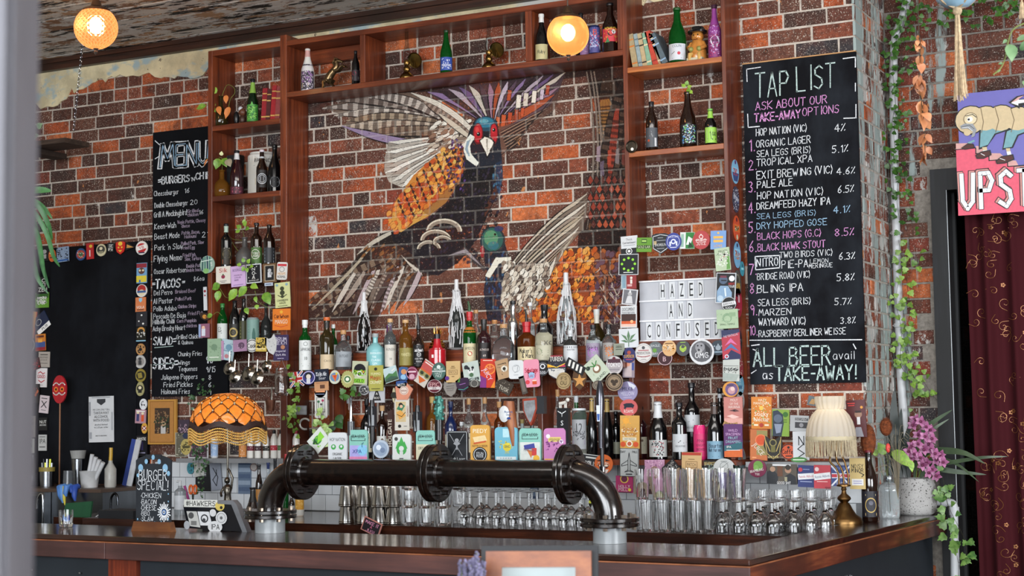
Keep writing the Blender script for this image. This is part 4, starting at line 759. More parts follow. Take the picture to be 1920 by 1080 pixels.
# ---------------------------------------------------------------- badge tables
def badges(rows,Y,name,cat,group=None,th=.006):
    for r_ in rows:
        x,y,w,h,ro,sh,base,art,lab=r_[:9]
        board_at(r_[9] if len(r_) > 9 else name,x,y,w,h,ro,sh,base,art,(-.305 if Y ==-.262 and y > 850 and x > 1100 else Y)+(hash_(lab) % 7)*.0022,th,lab,cat,group,'print')
def hash_(s):return sum(ord(c)*(i+3) for i,c in enumerate(s))
TB='tap_badge'
badges([
(84,475,16,28,0,'r','k','c 0 3 4 e|r 0 -6 7 8 e','black badge with a grey figure left end of the chalkboard top row'),
(98,479,13,24,0,'c','c9622c','r 0 4 9 2 c|r 0 -4 8 2 d','orange oval badge second from the left above the empty chalkboard'),
(118,477,22,28,3,'r','8fa3c0','n k 34 20 26 3|r 0 -11 20 3 b','pale blue badge speckled black above the empty chalkboard'),
(152,477,18,23,0,'c','2b4f86','c 0 0 8 b44a3a|c 0 0 4 3a6a4a|n w 14 12 14 2','round blue badge with a red centre above the empty chalkboard'),
(169,471,13,30,3,'r','b3262a','c 2 9 3 y|r 0 -4 2 12 w','narrow red badge above the empty chalkboard'),
(190,469,18,23,0,'c','c9bf9c','c 0 1 7.5 3a3a36|r 0 -4 9 4 8f8a70|c 0 3 3 c','round cream badge with a dark landscape above the empty chalkboard'),
(208,464,14,18,-6,'h','1b1b1f','S SE 0 3 5 w 9|S IPA 0 -4 5 w 9','small black shield badge with white letters above the empty chalkboard'),
(226,465,17,24,0,'h','c3271f','c 0 8 4 y|c -3 1 1.6 y|c 3 1 1.6 y|p y -4 -4 4 -4 0 -8','red face shaped badge with a gold top above the empty chalkboard'),
(245,463,18,16,-8,'T','k','p a -7 -3 6 0 -7 4','black pennant badge with a gold arrow above the empty chalkboard'),
(266,465,22,26,0,'c','dcd6cf','c 0 0 9 b3262a|r 0 1 18 8 w 15|t VB 0 1 6 r 10 10|r 0 -9 12 2 n','round white and red badge at the top corner of the empty chalkboard'),
(266,512,19,38,0,'r','6f9cc0','r 0 14 19 8 8a2a36|c 0 4 6 5a3a30|c -3 5 2 c|c 3 5 2 c|r 0 -11 19 12 d5c23c|r -3 -15 3 5 b','tall poster badge with a bear on yellow right of the empty chalkboard'),
(266,545,20,24,0,'c','d8d4cf','c 0 3 8 a52a26|c 0 -4 6 c|r 0 -2 16 4 3a5a8a','round red and white badge below the bear poster'),
(264,571,19,27,0,'r','cf7a4c','p s -3 12 3 12 3 7 0 4 -3 7|t VOLA 0 -5 5 w 15|r 0 -10 13 1.5 k','salmon orange badge with a blue shield right of the empty chalkboard'),
(266,598,20,28,0,'r','26262c','c 0 7 1.6 w|c -5 -4 1.4 w|c 3 -9 1.8 w','dark badge with three white dots right of the empty chalkboard'),
(265,627,18,27,0,'r','17170f','c 0 7 7 a|c 0 5 5 17170f|n w 22 14 10 2.4|r 0 -12 18 2 s','black badge with a gold arch right of the empty chalkboard'),
(264,655,17,22,0,'c','b08250','n k 16 12 14 3|c 0 0 3 k','round tan badge with a dark animal right of the empty chalkboard'),
(263,678,20,25,0,'c','b5b3b0','c 0 0 8 8f8a86|r 0 -2 6 8 3a3a3c|c 0 5 3 3a3a3c','round grey badge with a dark figure right of the empty chalkboard'),
(264,704,19,25,0,'c','8a7a36','c 0 0 8 1f1d14|r -1 0 8 10 8a7a36 12','round olive badge with a black ring right of the empty chalkboard'),
(263,729,15,27,0,'e','9a9468','c 0 1 6 2c2a20|c 0 2 3 c|r 0 -6 7 3 k','oval olive badge below the olive ring badge'),
(269,758,14,21,0,'c','d7d8da','n k 12 9 12 2.6','small white oval badge beside the gold picture frame'),
(264,781,20,26,-3,'r','a8808c','r -5 -2 5 14 3a3a66|r 4 -3 5 12 c9502c|c -5 7 2.5 c|c 4 6 2.5 c|r 0 10 16 2 w','pink badge with two figures beside the gold picture frame'),
(271,803,11,20,0,'c','c9983c','c 0 0 4.6 8a2a26|l w 1.2 -3 -3 3 3|l w 1.2 -3 3 3 -3','small gold oval badge with a cross beside the gold picture frame'),
(266,836,20,38,0,'r','15151a','S BAUSTIC 0 13 5 w 16|r 0 0 6 16 3a3566|r 0 -13 14 2 8a86a0','tall black badge with white heading under the gold picture frame'),
(56,534,22,32,0,'r','16202f','c -2 5 2.6 w|r -2 -1 4 8 w|r -1 -9 12 1.6 e|t TS_LINDEN 0 -13 2.6 e 16','dark blue badge with a white figure at the left edge'),
(79,535,21,32,0,'r','131316','t CI 4 9 7 w 12|t TI 3 1 7 w 12|t ZEN 2 -8 8 w 17','black badge with big broken lettering at the left edge'),
(54,566,18,27,0,'r','141713','r 0 3 9 1.4 a|r 0 0 6 1.4 e|r 0 -6 5 1 e','plain black badge with tiny lettering at the left edge'),
(79,563,25,28,0,'r','5f8f2f','r 0 8 25 8 2f5a22|n w 40 18 14 3.4|S GREEN 0 4 4 w 17|S LIFE -1 -4 5 w 14','bright green badge with white lettering at the left edge'),
(55,608,23,50,-9,'r','c8421f','r 0 14 12 3 w 30|t JUICE 2 0 6 w 16 40|c -3 -18 1.8 c|p e8a23a 4 25 11 25 11 -25 7 -25','tilted orange red badge with a slanting word at the left edge'),
(78,605,27,32,33,'r','1a2440','r 0 -12 27 9 e8e6e2|c -4 4 6 e|c -4 4 4.6 1a2440|t PUB 2 -12 5 k 13','tilted navy and white diamond badge at the left edge'),
(53,647,23,30,0,'c','c3c2c0','c 0 0 11 141416|c 0 2 4 d8d6d2|r 0 -8 10 3 w','round black badge with a white disc at the left edge'),
(76,642,19,31,2,'r','c97a2c','r 0 -4 19 10 3a4f86|r 0 11 14 4 5a2a1c|r 0 -12 19 6 8a1f2c|r 0 3 8 6 e0a040','orange and blue badge right of the round black badge'),
(83,674,21,29,-2,'r','a39a92','r 0 9 14 2 5a5450|t BROTHER 0 4 3 5a5450 15|t STOUT 0 -1 3 5a5450 13|r 0 -7 14 1 5a5450','faded grey paper badge at the left edge'),
(64,684,24,21,14,'r','3c1517','n c0202a 30 20 16 2.6','dark red tilted badge under the grey paper badge'),
(50,681,16,30,0,'r','5f8a45','r 0 4 12 8 86b45a|r 0 -9 16 6 26331f','green badge partly behind the dark red badge'),
(78,708,20,36,-2,'r','d9d3d3','l c02a3a 1.6 -6 8 -2 11 3 7 6 9|S GOOD 0 2 6 c02a3a 14|l c02a3a 1.6 -5 -5 0 -9 6 -5|r 0 -14 8 1 e','white badge with red scrollwork beside the red paddle'),
(61,738,26,36,0,'r','1a1211','p c8622a 4 -3 10 8 12 4 6 -6|c -4 3 6 3d2a22|n 8a3a2a 16 18 22 2.6','dark badge with an orange beak shape at the left edge'),
(83,758,17,33,-6,'r','cfc0c4','t X 0 0 13 k 12|r 0 11 11 1.4 k|r 0 -11 9 1 5a5a5a','pale pink badge with a black X beside the paddle stick'),
(54,800,24,40,0,'r','8f8a84','t THAWED 0 6 4 3a3632 19|r 0 -2 18 6 a89f94|t BCC 0 -13 6 5a544c 18|r 0 14 18 1.4 55504a','grey poster badge with dark capitals at the left edge'),
(81,795,16,24,0,'r','18181a','t NUT 0 4 6 w 13|t BROWN 0 -2 3 w 12','small black badge with the words NUT BROWN at the left edge'),
(80,830,15,30,0,'r','b8b8b6','t IPA 0 3 9 2c2c2c 12|r 0 -8 11 2 5a5a5a|r 0 11 11 1.4 5a5a5a','narrow white badge with the letters IPA at the left edge'),
(53,836,22,27,0,'r','c8cbc2','c 0 2 6 2f4a2a|c -4 0 3.4 2f4a2a|c 4 0 3.4 2f4a2a|r 0 -6 2 6 3a2a20|S MEALS 0 9 4 k 15','white badge with a dark green tree at the left edge'),
(47,863,13,26,0,'r','b9b9bb','c 0 3 4 2a2a2e|r 0 -5 7 4 2a2a2e','white badge with a bearded face under the tree badge')],-.048,TB,'badge','badges around the empty chalkboard')
badges([
(389,496,27,33,0,'c','8fa89a','l 1f4a48 2.4 -8 12 -9 -10|l 2f6a60 2 -4 14 -4 -12|l 16304a 2.2 0 15 1 -10|l 2f6a60 2 5 14 5 -9|c -2 -12 5 7fb06a|t IPA 8 0 4 w 14 -80|l d8e6dc 1.4 -10 6 10 9','oval green striped badge on the left post over the menu board'),
(419,516,27,33,1,'r','d9d2c6','S Silk 0 9 7 c03030 17|c 0 -3 3.6 8a3048|c 0 1 1.4 3a6a3a|r 0 -11 13 1.2 8a8480|r 0 -13.5 8 1 8a8480','white badge with red script and a strawberry on the left shelf'),
(447,518,27,39,3,'r','c9a9d2','t BODRIGGY 0 12 5 4a3566 20|t HOLDING_ON 0 2 2.8 3a2a56 15|t A_HOUSE -1 -2.4 2.8 3a2a56 12|t BEER -3 -7 2.8 3a2a56 8|r 0 -16 18 1 8a70a0','lilac badge with dark purple print on the left shelf'),
(476,513,28,36,2,'r','c9ccce','r 0 0 25 32 14141a|t N 0 9 6.5 w 7|t O 0 1 6.5 w 7|t A 0 -7 6.5 w 7|n w 16 20 26 1.4|t BREWING_CO 0 -13 2.4 w 18','black badge with white letters down it and a white border on the left shelf'),
(506,512,25,36,1,'r','6b5036','r 0 0 19 30 a89a86|r 0 0 16 27 1b1b1e|c 0 5 3.4 b8b8ba|r 0 -3 7 10 c9c9cc|c 3 -1 3 9a9a9c','black and white portrait in a bronze frame on the left shelf','small_picture'),
(504,533,15,6,0,'r','b5c0cf','r 0 0 11 1.4 3a4a70','tiny pale blue tag under the bronze framed portrait'),
(529,508,19,33,-4,'R','d5d2ce','r 0 11 17 4 c0303a|o 0 3 5 .8 55504a|t HEAPS 0 -5 5 c98a20 15|t NORMAL 0 -11 5 2a2420 16','white badge with a red band and gold lettering on the left shelf'),
(530,553,28,47,3,'r','c9cc94','c 0 4 4.6 3b3f2a|c 0 12 4 3b3f2a|c 0 -3 3 3b3f2a|l 3b3f2a 1.4 -8 0 -2 -4|l 3b3f2a 1.4 8 0 2 -4|t CARIBBEAN 0 -10 4 2a2c1c 21|t HAZE 0 -15 4 2a2c1c 12|r 0 -20.5 18 1 5a5c3a|c -9 19 2.4 7fa0b0|c 9 19 2.4 7fa0b0','pale yellow badge with a pineapple in black line drawing'),
(528,599,33,40,-1,'r','d9782a','S Carlwhom 0 6 6.5 5a1f18 27|t MANGO 0 -4 8 e6d6c0 24|l b3262a .8 -12 -11 0 -14 12 -11|c 0 14 3 e0a83a','orange badge with the word MANGO on the middle cedar post'),
(383,620,20,26,0,'r','8a5a70','r -1 -3 7 14 cfd2dc|c -1 6 3 e0b8a0|r -8 0 4 24 8fa0c4','small pink badge with a figure beside the menu board'),
(385,560,6,44,2,'r','c9ccd0','c 0 14 2.4 8a2a36|c 0 6 1.6 8a2a36','thin white strip hanging beside the menu board'),
(385,594,20,14,-12,'h','33241c','c -1 0 4 c98a3a|r 4 0 7 3 7a4a2a','small brown bird shaped badge beside the menu board'),
(402,656,25,42,0,'r','8fa88c','c 0 5 6 6f8a70|n 5a7a5a 20 20 36 1.8|r 0 -14 18 2 d0d8c8','green banknote pinned under the left shelves','banknote'),
(412,657,14,36,-1,'r','b58aa8','c 0 5 4 9a6a90|r 0 -10 10 2 d8c0d4','mauve banknote pinned beside the green banknote','banknote'),
(427,656,24,39,-10,'r','a9c0c8','c 2 5 6 6a90a4|n 4a6a86 14 18 30 1.8|c 0 -12 4 b87a80|r 0 -2 18 1.4 5a7a90','pale blue banknote pinned at a tilt under the left shelves','banknote'),
(450,648,25,22,2,'r','9c7a96','c 3 0 6 5a4258|n d0b8cc 12 22 18 1.6','purple banknote pinned near the round white badge','banknote'),
(473,648,21,25,0,'c','d0d0cc','o 0 0 11 1.4 3a3a3c|S Cook 0 0 8 26262a 17','round white badge with a short script word under the left shelves'),
(490,646,20,26,-2,'r','c3a850','n 1a1712 40 16 22 3.2|r 0 -8 17 2 e8d9a0','yellow badge with black figures under the left shelves'),
(509,647,22,38,14,'v','c3c3c2','n a5a5a5 8 12 26 3','crumpled white paper badge under the left shelves'),
(527,652,28,48,0,'r','3a2f52','S BRUM 0 16 7 d6cfe0 21|S REICH 0 9 6 d6cfe0 21|c 4 1 4 b07a5a|t Imperial 0 -6 4 d6cfe0 20|t Dark_Ale 0 -13 4 e0dbe8 19|r 0 -20 12 1.4 a89fc0','dark purple badge with pale print on the middle cedar post'),
(483,700,20,26,-20,'r','b8a79a','c 0 2 6 6b4a3c|r 0 7 12 5 1c1a1c|c -3 1 1.4 141214|c 3 1 1.4 141214','photo print of a person in a black cap left of the ivy','photo_print'),
],-.262,TB,'badge','badges on the left cedar shelves')
badges([
(556,711,25,27,7,'r','26346a','l w 4 -12 13 12 -13|l w 4 -12 -13 12 13|l r 1.6 -12 13 12 -13|l r 1.6 -12 -13 12 13|r 0 0 25 8 w|r 0 0 8 27 w|r 0 0 25 5 r|r 0 0 4.6 27 r','union flag badge at the left end of the liquor shelf'),
(579,708,24,27,0,'c','3a3a78','o 0 0 12 1.2 c9c6dc|c 0 3 7 16161c|c 0 2 4.4 d8cfc4|r 0 -6 7 9 d0d0d6','round purple badge with a long haired figure beside the flag'),
(603,704,26,24,2,'r','1b2232','S Kaiju_Ale 0 3 7 d6d8de 19|S beer 2 -5 5 d6d8de 12','navy badge with white script on the liquor shelf'),
(603,724,26,17,2,'r','c08f68','r 2 -1 9 7 5a3a2a|r 0 6 20 1 8a5a3a','tan badge just under the navy script badge'),
(602,757,23,54,0,'R','d0cfca','r 0 -2 16 28 3a3a3c|r 0 -2 14 26 d0cfca|l 3a6a4a 1 -4 -10 -4 2|l 3a6a4a 1 0 -11 1 -2|l 3a6a4a 1 4 -10 4 4|c -4 4 2.4 3a6a4a|c 1 -1 2 3a3a3c|c 4 6 2.4 a03a5a|t LAGER 0 -20 2.8 k 13','long white badge with palm trees hanging from the liquor shelf'),
(601,733,22,25,0,'c','2c2732','r 0 0 18 5 e8a070|t RYZE 0 3 5 e8c0a0 16|r 0 -6 16 1.6 7a86a0','round dark badge with a pink sunset above the palm trees'),
(628,707,20,26,4,'e','c8cbb8','c 0 0 8.4 6a86a8|p d8702a -5 4 5 4 1 -9|p c23a2a -2 3 3 3 1 -4|c 4 6 2 d8c23a','guitar pick shaped badge with bright colours on the liquor shelf'),
(652,711,25,33,0,'z','a9a86a','c 0 0 8 c9cba0|c 0 0 6 3a6a3a|c 0 0 3.4 e6e8d8','crown cap shaped green and gold badge on the liquor shelf'),
(675,699,29,44,-3,'r','b9bda0','c 0 6 11 15151a|r 0 2 17 4 d08a3a|c 0 -2 6 d6d3cc|c 0 -2 3.6 15151a|n 8acc3a 46 22 10 2.6|r 0 -15 20 8 8acc3a|S GOLD 0 -15 6 k 16','lime badge with a shaggy black haired figure on the liquor shelf'),
(705,709,27,48,0,'r','a8a452','c 0 17 3 26261a|t YUMMO 0 8 5 e6e2b8 19|S Magic 0 1 7 c0402a 20|t CRUMPET 0 -8 5.6 ece8c6 22|r 0 -20 16 1.4 4a4820','olive yellow badge with red and cream words on the liquor shelf'),
(683,731,20,20,0,'c','8f8f92','c 0 0 7.6 3a3a3e|n w 14 12 12 2','small grey round badge under the lime badge'),
(707,741,29,28,0,'r','b4b6ba','p 17171b -8 -10 8 -10 2 9 -2 9|t A 0 3 5 w 4|t BOO 0 -5 4 w 10','white badge with a black bell shape under the olive badge'),
(733,702,25,28,15,'r','b9cdd0','p 4a7a4a -12 -3 -3 3 4 0 12 4 12 -13 -12 -13|p 3a5a4a -12 -7 0 -3 12 -8 12 -13 -12 -13|r 0 -11 25 3 3a4a3a|l w 2 4 6 9 8','landscape badge with green hills on the liquor shelf'),
(757,703,19,30,-6,'h','3f5f8f','c 0 6 5 c98a5a|c 0 -4 5 8fb8d8|r 0 -10 9 3 1c2a4a','blue shield badge with a small face on the liquor shelf'),
(753,722,20,16,0,'h','2f4f86','S WATTS 0 0 5 w 14','dark blue badge below the blue shield'),
(773,700,21,26,0,'c','7a2a48','o 0 0 11 1.2 c08a9a|r 0 3 15 3 d8b8c4|c 0 -6 5 c9a0b0','round maroon badge on the liquor shelf'),
(797,700,23,48,-33,'r','c5bcb2','r 0 12 23 20 b8504a|r 0 19 18 2 e8d8d0|c -5 -2 6 8f8a5a|c 6 -2 6 8f8a5a|c -5 -2 3.4 2a3420|c 6 -2 3.4 2a3420|p c8622a -8 -10 8 -10 0 -22|r 0 4 20 3 c8622a','tilted badge with a fox in round glasses on the liquor shelf'),
(823,696,25,33,0,'c','46665e','r 0 0 25 2 c9d2ce|c 0 8 3.6 d6e0da|S MOST_WANT 0 4 3.4 d6e0da 17|S HAZY 0 -4 4 d6e0da 15|S PALE 0 -9 4 d6e0da 11','round green badge right of the fox badge'),
(815,724,27,25,0,'c','c0b4b4','c 0 0 12 5a1f2c|t EPIC 0 3 8 d8a8a8 19|r 0 -4 22 5 c8c0be|t IPA 0 -4 4 5a1f2c 10','round maroon badge with big letters under the green round badge'),
(850,697,26,40,0,'r','c9a976','r 0 -1 17 9 7a5f36|r 0 -1 15.4 7.4 c9a976|t PATCH 0 -1 5 5a4426 13|r 0 7 9 1.4 7a5f36|r 0 10 6 1.4 7a5f36|r 0 -9 5 1.4 7a5f36|c -11 -12 4 5a2f86|p 4a7a3a 8 -20 13 -10 13 -20','sandy badge with a framed word on the liquor shelf'),
(845,729,26,30,4,'v','8a847e','r 0 5 15 1.2 5a5450|r 0 1 15 1.2 5a5450|t STOUT 0 -3 3 4a4440 12','grey torn paper badge under the sandy badge'),
(868,722,24,26,12,'h','33203a','l 3fa08a 1 -9 -6 0 -9 9 -6|r 0 2 12 1.4 8a5a9a','dark purple shield badge half behind the others'),
(884,698,30,40,9,'r','b9c4bc','c -8 11 4 26262c|c 0 3 6 d8d8d6|c -4 8 2.6 1b1b20|c 4 8 2.6 1b1b20|c -2 4 1.4 1b1b20|c 3 4 1.4 1b1b20|c 0 -5 4 4a6a4a|S MARKET_LUPIN 0 -14 5.4 26262c 25|n 4a6a5a 14 26 34 1.8','pale badge with a panda between the sandy badge and the red one'),
(915,700,28,54,-2,'r','c43a2a','c 4 8 10 e88a3a|c 4 8 8 c8522a|l e8a06a 1 4 8 12 12|l e8a06a 1 4 8 4 16|l e8a06a 1 4 8 -3 13|t JUICY 0 -2 9 e0cfe0 24 -60|p 7a2f7a -14 -27 -2 -27 -2 -10 -14 -4|p e0862a 6 -27 14 -27 14 -12|r 0 24 18 1.6 e8c0a8','tall red and orange badge with slanting lettering on the liquor shelf'),
(943,692,24,36,12,'r','b08f6c','r 0 10 16 1.4 4a3a2a|c 3 0 6 d8d0c0|c 3 0 3 26221c|n 4a3a2a 20 18 22 1.8','kraft brown badge with a small creature on the liquor shelf'),
(968,693,27,35,0,'R','d3d5d6','o 0 2 7 .6 8a8e92|l 8a8e92 .8 -3 6 4 8 2 -4 -3 -6|r 0 -10 9 .8 8a8e92','plain white rounded badge with faint grey drawing'),
(997,700,29,52,3,'R','dc8fa4','n 4a3a3e 26 14 8 2.2|S Sabotage 0 6 8 c8304a 24|c 0 -4 6 8fb8d8|S juicy 0 -4 6 b02a5a 16|c -8 -16 4 d0404a|r 5 -17 8 8 c8502a|r 5 -14 8 2 e8d0c0','pink rounded badge with red script on the liquor shelf'),
(1018,691,22,28,0,'c','1c1d20','o 0 0 11 1 8a8c90|o 0 4 5 2 d0d2d6|t 500 0 -7 5 d0d2d6 13','round black badge with the number 500 on the liquor shelf'),
(1044,688,36,45,0,'c','2b2a33','p c9c6c0 -16 -3 16 -3 14 -14 0 -22 -14 -14|n 5a5f6a 24 30 16 3|r 0 18 22 8 8a2a36|r 0 15 26 8 1f1e25|S TURBO 0 15 8 e0dcd2 24|p d8962a -17 6 0 0 -17 -1|p c03a5a 17 7 2 0 17 0|l e8c23a 1.4 -16 4 0 -1 16 6','large round badge with coloured stripes'),
(1079,687,38,17,-30,'r','1b1b1e','r -12 0 4 12 d6d4ce 12|r -4 0 4 12 d6d4ce 12|r 4 0 4 12 d6d4ce 12|r 12 0 4 12 d6d4ce 12','tilted black badge with white slanting stripes'),
(1118,693,36,44,40,'r','b7c0ac','c 2 0 8 7a5f46|c 2 1 5 e0dcd0|l 3a7a3a 2 2 6 10 12|l 3a7a3a 2 2 6 -5 12|l 3a7a3a 2 2 7 2 15|c -10 12 4 26302a|t ISLAND 0 -16 5 2a3a2a 22|n 7a9a6a 16 32 40 1.8','tilted pale green badge with a coconut on the liquor shelf'),
(1152,685,31,35,0,'c','bfb9b9','c 0 0 14 a49c9e|r 0 8 24 8 4a2a36|t TOKYO 0 1 8 ece8e8 24|r 0 -8 20 3 8a8288|c 0 13 3 5a1f2c','round grey badge with a white word at the right end'),
(1057,714,27,32,0,'c','a08a62','o 0 0 13 1 5a4426|S IFS 0 5 6 4a3820 12|S OU 0 -4 7 4a3820 13','round wooden badge with burnt lettering under the striped round badge'),
(1087,713,27,36,0,'v','54381f','p c08a4a 0 13 3 4 12 4 5 -2 8 -12 0 -6 -8 -12 -5 -2 -12 4 -3 4','dark wood badge carved with a gold star'),
(1121,722,20,18,0,'c','7f7466','o 0 0 8 1 3a342c|S INE 0 0 5 3a342c 12','small wooden round badge between the star and the ring badge'),
(1152,716,32,34,0,'c','8f7a62','o 0 0 15 2.4 3a2c20|o 0 0 11 .8 3a2c20|c -3 1 3.6 3a2c20|c 4 1 3.6 3a2c20|c 0 -4 3.6 3a2c20','round wooden badge with a dark burnt ring below the grey round badge'),
(945,724,32,24,-28,'r','3d342c','n 8a7f70 26 28 20 2|t TUSK 2 -4 7 c0b8a8 20','dark tilted badge with pale capitals below the kraft badge'),
(890,719,22,14,0,'c','54524e','o 0 0 7 1 a8a49c','dark grey round badge below the panda badge'),
(981,722,10,34,14,'r','4a443e','r 0 0 6 26 6a625a','narrow grey stick badge behind the pink badge'),
(758,733,33,33,0,'g','cf8a70','c 0 1 8.4 d8c8bc|o 0 1 7 .8 a07060|S wave 0 1 4 a06a5a 10','salmon pink five sided badge below the liquor shelf'),
(754,777,27,60,0,'r','cfcabf','r -2 5 19 38 c9b48a|p 3a7a5a -10 10 -2 22 6 16 0 6|c -2 18 4 26201c|c -1 15 3 d8b090|p d8a050 -10 4 -2 8 8 -2 -4 -10|l 2a2622 1 -9 0 0 -4 7 4|t COMMON 11 6 3 8a3a2a 22 -90|c -4 -22 3 2a2622|r 7 -22 6 1 5a5a5a','tall white card badge with a reclining figure behind the taps'),
(739,741,6,28,0,'c','b8b090','c 0 0 6 2a2a22','thin oval badge beside the salmon pink badge'),
],-.322,TB,'badge','badges along the liquor shelf edge')
